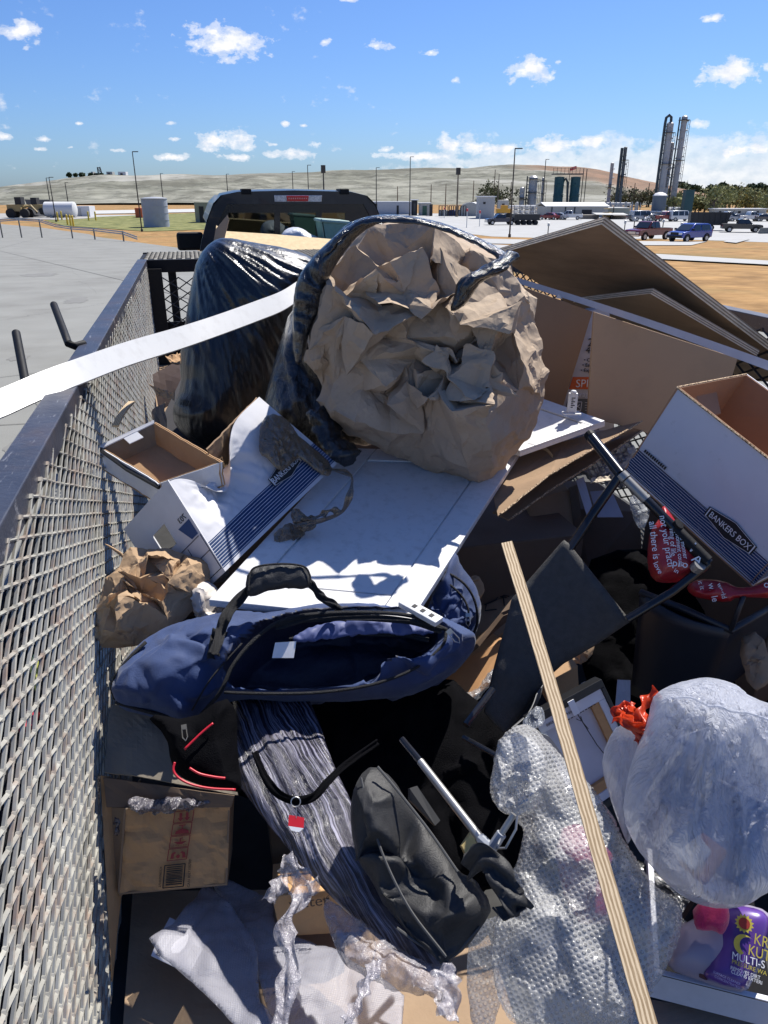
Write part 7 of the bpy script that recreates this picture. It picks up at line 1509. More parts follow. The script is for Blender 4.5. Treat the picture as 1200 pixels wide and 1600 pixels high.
# ---- bubble wrap
bw = bpy.data.materials.new('bubble_wrap'); bw.use_nodes = True; b = NB(bw.node_tree); nn = bw.node_tree.nodes; lk = bw.node_tree.links; p = nn['Principled BSDF']; tcx = nn.new('ShaderNodeTexCoord'); vo = nn.new('ShaderNodeTexVoronoi'); vo.voronoi_dimensions = '2D'; vo.inputs['Scale'].default_value = 125; vo.inputs['Randomness'].default_value = .06; lk.new(tcx.outputs['UV'], vo.inputs['Vector'])
h = b.ramp(vo.outputs['Distance'], [(.0,1),(.24,.9),(.37,.12),(.43,0)]); g, _ = b.noise(tcx.outputs['Object'], 60, 5, .6); hh = b.math('ADD', h, b.math('MULTIPLY', g, .5)); bn = nn.new('ShaderNodeBump'); bn.inputs['Strength'].default_value = .7; bn.inputs['Distance'].default_value = .004; lk.new(hh, bn.inputs['Height']); lk.new(bn.outputs[0], p.inputs['Normal'])
p.inputs['Base Color'].default_value = (.62,.62,.62,1); p.inputs['Roughness'].default_value = .2; p.inputs['Specular IOR Level'].default_value = .6; p.inputs['Coat Weight'].default_value = .15
tt = nn.new('ShaderNodeBsdfTransparent'); mx = nn.new('ShaderNodeMixShader'); g2, _ = b.noise(tcx.outputs['Object'], 9, 4); al = b.math('ADD', b.math('MULTIPLY', b.ramp(vo.outputs['Distance'], [(.26,0),(.38,.3),(.48,.1)]), 1.), b.math('MULTIPLY', g2, .62)); b.inp(mx, 0, al); lk.new(tt.outputs[0], mx.inputs[1]); lk.new(p.outputs[0], mx.inputs[2]); lk.new(mx.outputs[0], nn['Material Output'].inputs[0])
def plane_uv(V, n):
    u = np.cross([0,0,1.], n); u /= np.linalg.norm(u); v = np.cross(n, u); return np.stack([V@u*.77+V@v*.64, -(V@u)*.64+V@v*.77], 1)
pb = Q(900,1400,.86); nb2 = facing(pb, 1, .2); t = thing('bubble_wrap', 'large crumpled sheet of clear bubble wrap bunched beside the black bag', 'bubble wrap', pb)
V, Fc = pillow([(786,1147),(812,1130),(838,1136),(874,1172),(907,1207),(952,1260),(994,1342),(1030,1385),(1069,1410),(1065,1455),(1039,1511),(1015,1550),(1010,1640),(900,1640),(800,1590),(775,1540),(770,1440),(790,1400),(812,1340),(822,1295),(806,1271),(784,1267),(767,1245),(770,1200)], pb, nb2, .11, .3, .006, R=.09, disp=lambda P,U,V_,D,f_: (crumple(P,.14,.035,71,.5,2,.45) + crumple(P+4,.03,.006,73,.5,1))*np.clip(D/.02,.2,1)[:,None]); obj('film', (V, Fc), bw, t, auto=60, uv=plane_uv(V, nb2))
pb3 = PR(820,1210,1.32); V, Fc = pillow([(776,1160),(800,1140),(840,1150),(860,1190),(850,1250),(826,1272),(790,1270),(768,1240)], pb3, facing(pb3), .035, .6, .0045, disp=lambda P,U,V_,D,f_: (crumple(P,.05,.03,77,.5,3,.55))*np.clip(D/.02,.2,1)[:,None]); obj('bunched_end', (V, Fc), bw, t, auto=60, uv=plane_uv(V, nb2))
pb4 = Q(770,1510,.70); V, Fc = pillow([(738,1440),(790,1425),(800,1500),(785,1560),(768,1620),(740,1620),(728,1520)], pb4, facing(pb4,1,.4), .012, .5, .006, disp=lambda P,U,V_,D,f_: (crumple(P,.06,.02,79,.5,2))*np.clip(D/.02,.2,1)[:,None]); obj('loose_edge', (V, Fc), bw, t, auto=60, uv=plane_uv(V, nb2))
pk_ = Q(905,1350,.80); V, Fc = pillow([(870,1290),(920,1285),(950,1340),(965,1400),(950,1440),(905,1435),(880,1370)], pk_, facing(pk_), .05, .8, .008, disp=lambda P,U,V_,D,f_: crumple(P,.08,.02,5)); obj('wrapped_object', (V, Fc), M('maroon_object', (.30,.04,.09), .5, 0, .3, 9), label='dull maroon pink object showing faintly through the bubble wrap', cat='object', smooth=True)

# ---- black folding-chair bag
pcb = Q(650,1340,.92); ncb = facing(pcb, 1, .15); t = thing('canvas_bag', 'open black canvas chair bag with stitched seams lying in the middle of the foreground', 'bag', pcb)
V, Fc = pillow([(562,1210),(587,1194),(617,1217),(640,1250),(667,1283),(692,1321),(717,1358),(742,1370),(771,1417),(754,1446),(730,1475),(697,1502),(668,1488),(633,1450),(587,1392),(560,1340),(546,1283),(548,1240)], pcb, ncb, .055, .8, .005, disp=lambda P,U,V_,D,f_: (crumple(P,.14,.04,81,.5,2,.45))*np.clip(D/.02,.15,1)[:,None] - np.outer(.035*np.exp(-((U+.0-.25*(V_))**2)/.0016)*np.clip(D/.03,0,1), ncb)); obj('bag_body', (V, Fc), canvas, t, smooth=True)
seam = M('seam_grey', (.07,.07,.07), .7)
for k, path in enumerate([[(564,1215),(575,1262),(600,1340),(640,1420),(697,1495)],[(590,1198),(625,1240),(672,1300),(715,1362)],[(620,1450),(660,1478),(700,1498),(750,1448)]]):
    P_ = cr([PP(x, y, pcb+ncb*(.05 if k < 2 else .02), ncb) for x, y in path], 8); mb = MB(); mb.tube(P_, .0022, 6); obj('seam', mb, seam, t)
obj('strap', ribbon([PR(728,1355,1.28), PR(750,1340,1.25), PR(772,1352,1.24), PR(788,1382,1.24), PR(806,1410,1.24), PR(815,1422,1.26)], .038, .003, 1.2, .35, .1), canvas, t, smooth=True)
mb = MB(); a = PR(788,1438,1.25); b__ = PR(822,1418,1.25); c_ = PR(800,1408,1.25); d_ = PR(770,1418,1.26); mb.tube([a, b__], .0018, 6); mb.tube([a, d_], .0018, 6); mb.prism([a, b__, b__+(c_-b__)*.7, d_+(c_-d_)*.1], -toeye(a)*.003); obj('strap_end', mb, canvas, t)
# inner parts of the folding chair: silver rod, clear joint, leg
t = thing('chair_frame', 'silver rod and clear plastic joint of a folding chair poking from the black canvas bag', 'chair frame', PR(740,1290,1.32)); silver = M('rod_silver', (.42,.41,.39), .35, .75)
ra, rb_ = PR(657,1190,1.40), PR(752,1312,1.30); mb = MB(); mb.tube([ra, rb_], .0072, 14); obj('rod', mb, silver, t, auto=50)
mb = MB(); mb.tube([PR(628,1155,1.43), ra], .0062, 10); obj('rod', mb, tubem, t); jn = M('joint_clear', (.38,.40,.43), .15, .2)
mb = MB(); j2 = PR(768,1326,1.29); mb.tube([rb_-(rb_-ra)*.02, j2], .0088, 8); mb.tube([j2, PR(784,1302,1.28)], .0085, 8); obj('joint', mb, jn, t, bevel=.0008)
mb = MB(); mb.tube([PR(783,1303,1.28), PR(803,1272,1.27)], .0052, 10); mb.tube([j2, PR(790,1325,1.27), PR(806,1296,1.26), PR(808,1275,1.26)], .002, 6); obj('wire', mb, silver, t)
mb = MB(); mb.prism([PR(737,1300,1.36), PR(745,1318,1.36), PR(743,1340,1.36), PR(735,1350,1.36), PR(722,1322,1.36)], [.0,.01,-.01]); obj('yellow_card', mb, M('card_yellow', (.62,.48,.20), .8), label='small pale yellow card corner showing inside the black canvas bag', cat='card')
mb = MB(); mb.prism([PR(640,1232,1.42), PR(652,1228,1.42), PR(688,1282,1.40), PR(680,1290,1.40), PR(640,1250,1.42)], [0,.01,-.01]); obj('black_tab', mb, M('tab_black', (.05,.05,.05), .6), label='matt charcoal cloth tab behind the upper edge of the canvas bag', cat='cloth')
mb = MB(); mb.tube([PR(728,1133,1.42), PR(770,1077,1.46)], .007, 10); obj('black_pole', mb, tubem, label='glossy black pole slanting beside the clear plastic and the amber carton', cat='pole')
mb = MB(); mb.tube([PR(724,1152,1.44), PR(775,1180,1.40)], .005, 10); obj('black_pole', mb, tubem, label='thin black pole leading into the bunched end of the bubble wrap', cat='pole')
# deep black fabric mass behind
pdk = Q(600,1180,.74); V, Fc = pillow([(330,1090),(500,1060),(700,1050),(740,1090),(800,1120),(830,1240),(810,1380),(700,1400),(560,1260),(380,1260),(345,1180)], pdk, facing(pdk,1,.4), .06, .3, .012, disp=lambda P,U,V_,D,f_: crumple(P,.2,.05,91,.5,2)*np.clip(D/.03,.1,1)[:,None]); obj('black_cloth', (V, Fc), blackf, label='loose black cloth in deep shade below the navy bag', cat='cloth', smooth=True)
# ---- navy duffel bag
navyc = M('navy_cloth', (.022,.040,.11), .7, 0, .2, 9, .16, 330, sheen=.15, spec=.3, col2=(.028,.052,.14)); webm = M('black_webbing', (.022,.022,.024), .7, 0, .3, 90, .8, 500, spec=.35); lining = M('lining_shade_tone', (.010,.013,.035), .55, 0, .15, 10, .3, 120)
pdf = Q(450,1010,.99); nd = facing(pdf, 1, .55); t = thing('duffel_bag', 'open navy blue duffel bag with black zip, padded handle and a white tag inside', 'bag', pdf); DB = t
openp = [(345,1078),(362,1040),(392,1005),(430,975),(480,962),(560,958),(640,964),(696,985),(688,1010),(645,1045),(580,1068),(500,1080),(420,1082)]
u_ = np.cross([0,0,1.], nd); u_ /= np.linalg.norm(u_); v_ = np.cross(nd, u_)
def uvp(px, py, p0=pdf, n=nd): w_ = PP(px, py, p0, n) - p0; return (w_@u_, w_@v_)
opl = smooth_poly([uvp(*p) for p in openp], 2)
def duf(P, U, V_, D, f_):
    k = np.clip(D/.03, .1, 1)[:,None]; base = crumple(P, .16, .035, 101, .6, 2, .45)*k
    if f_:
        g = np.stack([U, V_], 1); ins = pip(g, opl); d, _ = edist(g, opl); s_ = np.where(ins, d, -d)
        dep = np.clip(s_/.035, 0, 1)**.6*.17; lipb = np.exp(-((s_+.012)/.014)**2)*.010
        lp = fbm(P*9, 4, 3)-.5
        return base*(1-.6*ins[:,None]) + np.outer(-dep + lipb + lp*.03*k[:,0], nd)
    return base
V, Fc = pillow([(178,1088),(180,1068),(200,1030),(232,1002),(262,984),(292,972),(330,962),(380,956),(430,962),(470,950),(560,945),(640,952),(700,972),(728,985),(745,1000),(738,1020),(712,1048),(682,1070),(640,1084),(560,1090),(480,1094),(400,1090),(352,1090),(325,1110),(302,1134),(288,1138),(262,1128),(228,1116),(190,1108)], pdf, nd, .11, .9, .0052, R=.12, disp=duf)
# faces inside the opening get the lining, coloured darker for the shade in there
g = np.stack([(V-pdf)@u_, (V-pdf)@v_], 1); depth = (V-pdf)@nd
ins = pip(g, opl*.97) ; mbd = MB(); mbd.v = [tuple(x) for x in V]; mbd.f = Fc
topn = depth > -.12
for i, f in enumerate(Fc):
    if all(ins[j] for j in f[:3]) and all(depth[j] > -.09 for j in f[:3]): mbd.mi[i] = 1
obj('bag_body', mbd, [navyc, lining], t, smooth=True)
def ond(px, py, h): return PP(px, py, pdf + nd*h, nd)
P_ = cr([ond(x, y, h) for x, y, h in [(300,1133,.02),(322,1108,.05),(345,1080,.08),(364,1040,.10),(394,1003,.11),(432,974,.11),(480,961,.11),(560,957,.11),(640,962,.11),(698,984,.10)]], 8); mb = MB(); mb.tube(P_, .0045, 8); obj('zip_tape', mb, webm, t, smooth=True)
P_ = cr([ond(x, y, h) for x, y, h in [(698,984,.10),(690,1010,.10),(645,1046,.09),(580,1070,.08),(500,1082,.075),(420,1084,.075),(350,1082,.08)]], 8); mb = MB(); mb.tube(P_, .0035, 8); obj('zip_tape', mb, webm, t, smooth=True)
obj('zip_band', ribbon([ond(430,980,.108), ond(480,968,.108), ond(560,965,.108), ond(640,971,.108), ond(690,986,.105)], .014, .0015, 3, .1, .05), webm, t, smooth=True)
obj('inner_band', ribbon([ond(452,1000,.07), ond(500,993,.07), ond(560,990,.07), ond(630,992,.07), ond(670,1000,.07)], .011, .0015, 3, .1, .05), webm, t, smooth=True)
P_ = cr([ond(x, y, h) for x, y, h in [(180,1092,.0),(176,1070,.03),(196,1035,.06),(228,1003,.06)]], 6); mb = MB(); mb.tube(P_, .004, 7); obj('piping', mb, webm, t, smooth=True)
P_ = cr([ond(x, y, h) for x, y, h in [(182,1098,.02),(230,1112,.04),(270,1122,.04),(300,1134,.03)]], 6); mb = MB(); mb.tube(P_, .004, 7); obj('piping', mb, webm, t, smooth=True)
P_ = cr([ond(x, y, h) for x, y, h in [(345,1012,.10),(378,1005,.11),(330,1060,.10),(300,1110,.06)][1:]], 6); mb = MB(); mb.tube(P_, .002, 6); obj('seam', mb, webm, t, smooth=True)
mb = MB(); tg = [ond(430,1004,.10), ond(463,1002,.10), ond(459,1028,.09), ond(425,1028,.09)]; mb.prism(tg, -nd*.0008); obj('care_label', mb, inkw, t)
lb_ = ond(560,985,.075); V, Fc = pillow([(452,1000),(475,978),(520,968),(580,964),(640,970),(684,984),(660,990),(600,988),(540,990),(490,998)], lb_, nd, .006, .4, .004, disp=lambda P,U,V_,D,f_: crumple(P,.05,.010,64,.5,2)); obj('lit_lining_strip', (V, Fc), M('lining_lit_tone', (.07,.09,.22), .6, 0, .15, 10), t, smooth=True)  # lit upper band of the inside wall, painted as a paler lining strip
# zip pullers
slm = M('zip_metal', (.45,.43,.40), .3, .85)
def puller(p, d, t, s=1.):
    d = np.asarray(d, float); d /= np.linalg.norm(d); e = toeye(p); w_ = np.cross(d, e)*.006*s; mb = MB(); mb.obox(p-w_, d*.010*s, 2*w_, e*.005); a = p+d*.010*s
    mb.tube([a-w_*.8, a+d*.018*s-w_*.9, a+d*.026*s, a+d*.018*s+w_*.9, a+w_*.8, a-w_*.8], .0013*s, 6); obj('zip_puller', mb, slm, t, smooth=False)
puller(ond(700,984,.115), ond(716,1002,.10)-ond(700,984,.115), t, 1.1); puller(PR(287,1132,1.40), np.array([0,-.15,-1.]), t, .9)
# padded handle with straps
hc = Q(432,905,1.17)
nh = facing(hc, 1, .2)
V, Fc = pillow([(384,926),(388,898),(396,884),(425,880),(458,878),(478,882),(486,898),(487,914),(470,918),(440,916),(410,924),(396,930)], hc, nh, .016, .8, .0035, disp=lambda P,U,V_,D,f_: crumple(P,.05,.006,7,.5,2)); obj('handle_pad', (V, Fc), canvas, t, smooth=True)
P_ = cr([PP(x, y, hc+nh*.016, nh) for x, y in ((388,926),(390,900),(400,886),(440,881),(474,885),(484,898),(485,912))], 6); mb = MB(); mb.tube(P_, .0022, 6); obj('pad_piping', mb, webm, t, smooth=True)
obj('handle_strap', ribbon([PP(396,915,hc,nh), PP(378,932,hc,nh), Q(362,950,1.13), Q(352,965,1.12), Q(345,985,1.10), Q(340,1005,1.09), Q(332,1022,1.08)], .022, .003, 1, .5, .1), webm, t, smooth=True)
obj('handle_strap', ribbon([PP(480,905,hc,nh), PP(492,920,hc,nh), Q(505,935,1.13), Q(522,945,1.10), Q(532,955,1.09)], .017, .003, 2, .5, .1), webm, t, smooth=True)
obj('handle_strap', ribbon([ond(345,985,.115), ond(340,1005,.115), ond(336,1030,.11)], .034, .003, .3, .1, .05), webm, t, smooth=True)
# right end pocket
pe = Q(710,940,.98); ne = facing(pe, 1, .0)
V, Fc = pillow([(668,950),(680,915),(690,888),(705,866),(715,860),(722,882),(740,905),(752,930),(753,965),(745,990),(735,1010),(715,1030),(690,1040),(672,1010),(655,985)], pe, ne, .07, .8, .005, disp=lambda P,U,V_,D,f_: crumple(P,.11,.04,111,.5,3,.5)*np.clip(D/.02,.15,1)[:,None]); obj('end_pocket', (V, Fc), navyc, t, smooth=True)
def one(px, py, h): return PP(px, py, pe + ne*h, ne)
P_ = cr([one(*p) for p in ((684,892,.05),(705,898,.06),(728,915,.06),(742,940,.05),(746,970,.04),(738,995,.03))], 6); mb = MB(); mb.tube(P_, .0035, 6); obj('zip_tape', mb, webm, t, smooth=True)
P_ = cr([one(*p) for p in ((676,905,.05),(700,912,.07),(722,932,.07),(732,955,.07),(730,985,.06))], 6); mb = MB(); mb.tube(P_, .003, 6); obj('zip_tape', mb, webm, t, smooth=True)
puller(one(731,958,.078), one(732,985,.07)-one(731,958,.07), t, .9)
# ---- black inside mass / red piped cap bag
pc2 = Q(330,1160,.95); t = thing('piped_bag', 'black bag with thin red piping in the shade below the navy duffel', 'bag', pc2); nc2 = facing(pc2,1,.15)
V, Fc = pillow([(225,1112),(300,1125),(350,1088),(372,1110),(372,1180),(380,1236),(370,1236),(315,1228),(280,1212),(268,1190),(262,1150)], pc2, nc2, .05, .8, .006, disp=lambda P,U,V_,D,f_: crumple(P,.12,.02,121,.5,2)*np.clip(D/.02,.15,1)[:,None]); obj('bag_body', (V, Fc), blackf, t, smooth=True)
redp = M('piping_red', (.50,.015,.03), .4)
for path in ([(333,1130),(315,1145),(288,1171)],[(273,1191),(271,1204),(280,1216),(300,1226),(330,1232),(368,1234)],[(296,1200),(312,1209),(335,1214),(352,1216)]):
    mb = MB(); mb.tube(cr([PP(x, y, pc2+nc2*.055, nc2) for x, y in path], 8), .0023, 7); obj('red_piping', mb, redp, t, smooth=True)
# ---- black strap with ring and red tag
t = thing('key_strap', 'thin black lanyard with a metal ring and red tag over the wrapped bundle', 'lanyard', PR(463,1250,1.30))
obj('strap', ribbon([PR(*p) for p in ((398,1175,1.34),(415,1215,1.32),(435,1240,1.30),(463,1251,1.29),(490,1245,1.29),(512,1222,1.30),(540,1195,1.32),(590,1160,1.36))], .013, .003, 1, .6, .1), blackf, t, smooth=True)
rc = PR(462,1253,1.275); e = toeye(rc); ux = np.cross([0,0,1.], e); ux /= np.linalg.norm(ux); uy = np.cross(e, ux); mb = MB(); mb.tube([rc + (ux*math.cos(a_)+uy*math.sin(a_))*.0075 for a_ in np.linspace(0, 2*math.pi, 17)], .001, 6, False); mb.tube([rc-uy*.0075, rc-uy*.017+ux*.0005, rc-uy*.024-ux*.001], .0007, 5); obj('ring', mb, slm, t)
q = rc - uy*.024 - ux*.002; mb = MB(); mb.prism([q-ux*.010+uy*.006, q+ux*.002+uy*.003, q+ux*.014-uy*.001, q+ux*.012-uy*.016, q-ux*.012-uy*.010], -e*.002); obj('tag', mb, M('tag_red', (.60,.02,.03), .4), t)
mb = MB(); mb.prism([q-ux*.012-uy*.0101, q+ux*.012-uy*.0161, q+ux*.004-uy*.021, q-ux*.008-uy*.017], -e*.002); obj('tag_edge', mb, inkw, t)

# ---- brown paper wad with white paper at the left
pw_ = Q(240,930,1.06); t = thing('paper_wad', 'small crumpled heap of light brown paper against the mesh below the torn box', 'paper', pw_); nw_ = facing(pw_, 1, .3)
V, Fc = facetball([(147,985),(150,952),(165,905),(188,888),(196,862),(206,850),(232,856),(262,852),(290,862),(315,868),(332,882),(330,905),(312,940),(292,962),(268,982),(235,998),(215,1008),(160,1008)], pw_, nw_, .06, .7, .075, .038, 4, .09, 18, .03, 2, .004, .02); obj('paper', (V, Fc), paperm2, t, auto=16)
mb = MB(); V, Fc = pillow([(160,848),(172,852),(195,866),(196,876),(180,862)], Q(178,860,1.14), facing(Q(178,860,1.14)), .004, .5, .003); obj('paper_strip', (V, Fc), paperm2, t, smooth=True)
pw2 = Q(315,925,1.05); V, Fc = pillow([(296,905),(330,905),(350,930),(352,960),(335,985),(318,968),(300,950)], pw2, facing(pw2,1,.3), .03, .5, .0045, disp=lambda P,U,V_,D,f_: crumple(P,.05,.03,141,.5,3)*np.clip(D/.02,.15,1)[:,None]); obj('white_paper', (V, Fc), M('crumpled_white', (.58,.53,.48), .7), label='crumpled off-white paper between the brown wad and the white door', cat='paper', auto=50)
pg = Q(300,880,1.05); V, Fc = pillow([(270,862),(330,848),(365,890),(345,915),(300,905),(275,885)], pg, facing(pg,1,.5), .02, .5, .006, disp=lambda P,U,V_,D,f_: crumple(P,.07,.03,143,.5,2)*np.clip(D/.02,.15,1)[:,None]); obj('grey_paper', (V, Fc), M('grey_paper', (.16,.16,.165), .8), label='dark grey crumpled sheet under the printed corner of the torn box', cat='paper', auto=50)

# ---- carton with red handling symbols
sA_, sB_, sC_, sD_ = Q(197,1263,.80), Q(360,1245,.80), Q(355,1380,.66), Q(187,1395,.645)
t = thing('cardboard_carton', 'brown carton with red handling symbols and a barcode standing upside down at the left', 'box', (sC_+sD_)/2); SX = sB_-sA_; SXn = SX/np.linalg.norm(SX); NS = np.cross(SX, sD_-sA_); NS /= np.linalg.norm(NS); NS = NS if NS @ (EYE-sA_) > 0 else -NS
kraftf = M('carton_face', (.54,.32,.155), .8, 0, .1, 7, .12, 60, (1,1,1), spec=.2, dirt=((.26,.14,.065), 14, .45))
V, Fc, uv = panel([sA_, sB_, sC_, sD_], .004, 30, 24, lambda P,u,v,n: n[None]*(crumple(P,.06,.009,151,.4,2)[:,:1]) + n[None]*(.006*np.sin(u*3.1))[:,None]); obj('front_face', (V, Fc), kraftf, t)
dpt = -NS*.16; up_ = np.array([0,0,.0])
for a, b__, nm in ((sA_, sD_, 'side_face'), (sB_, sC_, 'side_face')): V, Fc, uv = panel([a, a+dpt, b__+dpt, b__], .004, 6, 6); obj(nm, (V, Fc), kraftd, t)
V, Fc, uv = panel([sD_, sC_, sC_+dpt, sD_+dpt], .004, 3, 3); obj('bottom', (V, Fc), kraftd, t)
mb = MB(); mb.tube([sA_+NS*.001, (sA_+sB_)/2+NS*.003+[0,0,.001], sB_+NS*.001], .0024, 6); obj('raw_edge', mb, corr, t)
def os_(u, v, h=.0085): return sA_*(1-u)*(1-v)+sB_*u*(1-v)+sC_*u*v+sD_*(1-u)*v + NS*h
def box_outline(mb, u0, v0, u1, v1, w_=.0012, sk=.0):
    c_ = [os_(u0,v0), os_(u1,v0), os_(u1-sk,v1), os_(u0-sk,v1)]
    for i in range(4): mb.tube([c_[i], c_[(i+1)%4]], w_, 4)
mr = MB(); W0, W1 = .475, .655
for k in range(4):
    v0 = .085 + k*.145; sh = k*.012; box_outline(mr, W0-sh, v0, W1-sh, v0+.132, .0009, .01); c_ = lambda u, v: os_(W0-sh+(W1-W0)*u, v0+.132*v, .0088)
    if k == 0:
        for x in (.32,.66): mr.prism([c_(x-.07,.15), c_(x+.07,.15), c_(x+.07,.6), c_(x+.16,.6), c_(x,.9), c_(x-.16,.6), c_(x-.07,.6)], NS*.0004)
    if k == 1:
        mr.prism([c_(.12,.9), c_(.18,.65), c_(.4,.5), c_(.6,.5), c_(.82,.65), c_(.88,.9)], NS*.0004); mr.prism([c_(.47,.18), c_(.53,.18), c_(.53,.5), c_(.47,.5)], NS*.0004); mr.prism([c_(.32,.12), c_(.68,.12), c_(.68,.2), c_(.32,.2)], NS*.0004)
    if k == 2:
        mr.prism([c_(.15,.5), c_(.85,.5), c_(.6,.72), c_(.4,.72)], NS*.0004); mr.prism([c_(.47,.2), c_(.53,.2), c_(.53,.5), c_(.47,.5)], NS*.0004); mr.prism([c_(.5,.2), c_(.64,.15), c_(.64,.22), c_(.5,.26)], NS*.0004)
        for q in range(6): mr.prism([c_(.15+q*.13,.8), c_(.19+q*.13,.8), c_(.17+q*.13,.88)], NS*.0004)
    if k == 3:
        mr.prism([c_(.1,.85), c_(.15,.4), c_(.3,.25), c_(.4,.35), c_(.28,.5), c_(.28,.85)], NS*.0004); mr.prism([c_(.9,.85), c_(.85,.4), c_(.7,.25), c_(.6,.35), c_(.72,.5), c_(.72,.85)], NS*.0004); mr.prism([c_(.38,.65), c_(.5,.5), c_(.62,.65), c_(.56,.85), c_(.44,.85)], NS*.0004)
obj('handling_symbols', mr, inkr, t)
mk = MB(); box_outline(mk, .41, .705, .60, .965, .0012, .005); rg = np.random.default_rng(8); v = .725
while v < .94:
    h_ = rg.uniform(.006,.016); mk.prism([os_(.43,v), os_(.58,v), os_(.58,v+h_), os_(.43,v+h_)], NS*.0004); v += h_ + rg.uniform(.006,.013)
obj('barcode', mk, ink, t)
textmesh('lettering', 'CAN 8027100709', .0072, os_(.655,.985), os_(.655,.7)-os_(.655,.985), os_(.5,.9)-os_(.6,.9), ink, t, .0002); textmesh('lettering', '2710070900324', .0062, os_(.385,.955), os_(.385,.75)-os_(.385,.955), os_(.3,.9)-os_(.4,.9), ink, t, .0002)
pt_ = Q(280,1255,.81); V, Fc = pillow([(198,1262),(205,1240),(240,1248),(290,1244),(352,1240),(360,1248),(300,1262),(230,1268)], pt_, facing(pt_,1,1.), .012, .5, .004, disp=lambda P,U,V_,D,f_: crumple(P,.03,.02,161,.5,2)*np.clip(D/.01,.2,1)[:,None]); obj('tape_film', (V, Fc), film('grey_tape', (.13,.12,.14), .2, .85, 40, 1, .01, spec=.9, coat=.4), t, auto=45)
pt_ = Q(188,1300,.74); V, Fc = pillow([(186,1262),(196,1268),(194,1300),(184,1302),(182,1280)], pt_, facing(pt_), .006, .5, .003, disp=lambda P,U,V_,D,f_: crumple(P,.03,.012,163,.5,2)); obj('tape_film', (V, Fc), MATS['grey_tape'], t, auto=45)
# flaps of the big carton around it
V, Fc, uv = panel([Q(172,1100,.93),Q(345,1120,.90),Q(372,1240,.82),Q(163,1206,.86)], .005, 24, 16, lambda P,u,v,n: n[None]*(crumple(P,.1,.008,171,.4,2)[:,:1]) + n[None]*(.006*np.sin(u*5))[:,None]); obj('folded_cardboard', (V, Fc), kraftg, label='wide grey brown cardboard flap folded over above the symbol carton', cat='cardboard')
V, Fc, uv = panel([Q(160,1215,.845),Q(365,1244,.825),Q(360,1262,.80),Q(165,1262,.80)], .005, 12, 4, lambda P,u,v,n: n[None]*(crumple(P,.06,.01,172,.4,2)[:,:1])); obj('folded_cardboard', (V, Fc), M('umber_board2', (.17,.115,.075), .8, 0, .2, 8), label='narrow dark brown flap edge between the wide flap and the symbol carton', cat='cardboard')
V, Fc, uv = panel([Q(156,1212,.84),Q(170,1214,.84),Q(190,1378,.64),Q(174,1535,.52)], .004, 4, 16, lambda P,u,v,n: n[None]*(crumple(P,.06,.004,173,.4,2)[:,:1])); obj('cardboard_strip', (V, Fc), kraftf, label='tall narrow cardboard side standing along the mesh left of the symbol carton', cat='cardboard')
mb = MB(); mb.tube([Q(155,1212,.845),Q(151,1300,.74),Q(151,1370,.66),Q(160,1440,.60),Q(173,1532,.52)], .0028, 6); obj('ragged_cardboard', mb, corr, label='ragged corrugated edge of the tall narrow cardboard side', cat='cardboard')
V, Fc, uv = panel([Q(168,1262,.78),Q(200,1262,.79),Q(190,1400,.63),Q(186,1400,.63)], .004, 3, 6); obj('cardboard_strip', (V, Fc), kraftd, label='inner cardboard wall just left of the symbol carton face', cat='cardboard')
# base cardboard
V, Fc, uv = panel([Q(207,1390,.51),Q(740,1388,.51),Q(860,1760,.50),Q(180,1760,.50)], .006, 40, 40, lambda P,u,v,n: n[None]*(crumple(P,.3,.008,181,.4,2)[:,:1])); obj('cardboard_sheet', (V, Fc), M('base_kraft', (.33,.235,.155), .85, 0, .08, 4, .15, 45, spec=.15, dirt=((.25,.17,.11), 5, .4)), label='large flat brown cardboard sheet covering the floor at the bottom of the photo', cat='cardboard')
# black small disc on dark bag, small water carton
V, Fc, uv = panel([Q(412,1300,.74),Q(425,1400,.70),Q(438,1462,.64),Q(428,1440,.62)], .003, 2, 2)
t = thing('water_carton', 'small brown carton printed with the word water under the wrapped bundle', 'box', Q(470,1460,.64)); wa, wb, wc, wd = Q(425,1401,.66), Q(560,1385,.66), Q(560,1456,.57), Q(438,1464,.57)
mb = MB(); wn = np.cross(wb-wa, wd-wa); wn /= np.linalg.norm(wn); wn = wn if wn @ (EYE-wa) > 0 else -wn; mb.prism([wa, wb, wc, wd], -wn*.10); obj('carton', mb, kraftf, t, bevel=.002)
X_ = Q(510,1390,.66)-Q(425,1400,.66); textmesh('lettering', 'water', .034, Q(450,1420,.64)+wn*.0015+X_*.02, X_, -(wd-wa), M('ink_brown', (.05,.03,.02), .6), t, .0003)
lc = Q(509,1404,.652)+wn*.002; Xn = X_/np.linalg.norm(X_); Yn = np.cross(wn, Xn); mb = MB(); mb.tube([lc-Yn*.004, lc+Xn*.006+Yn*.002, lc+Xn*.007+Yn*.009, lc+Xn*.001+Yn*.004, lc-Yn*.004, lc+Xn*.004+Yn*.004], .0009, 5); mb.tube([lc-Yn*.005, lc-Xn*.006+Yn*.001, lc-Xn*.003+Yn*.005, lc-Yn*.005], .0009, 5); obj('leaf_print', mb, M('ink_brown', (.05,.03,.02), .6), t)
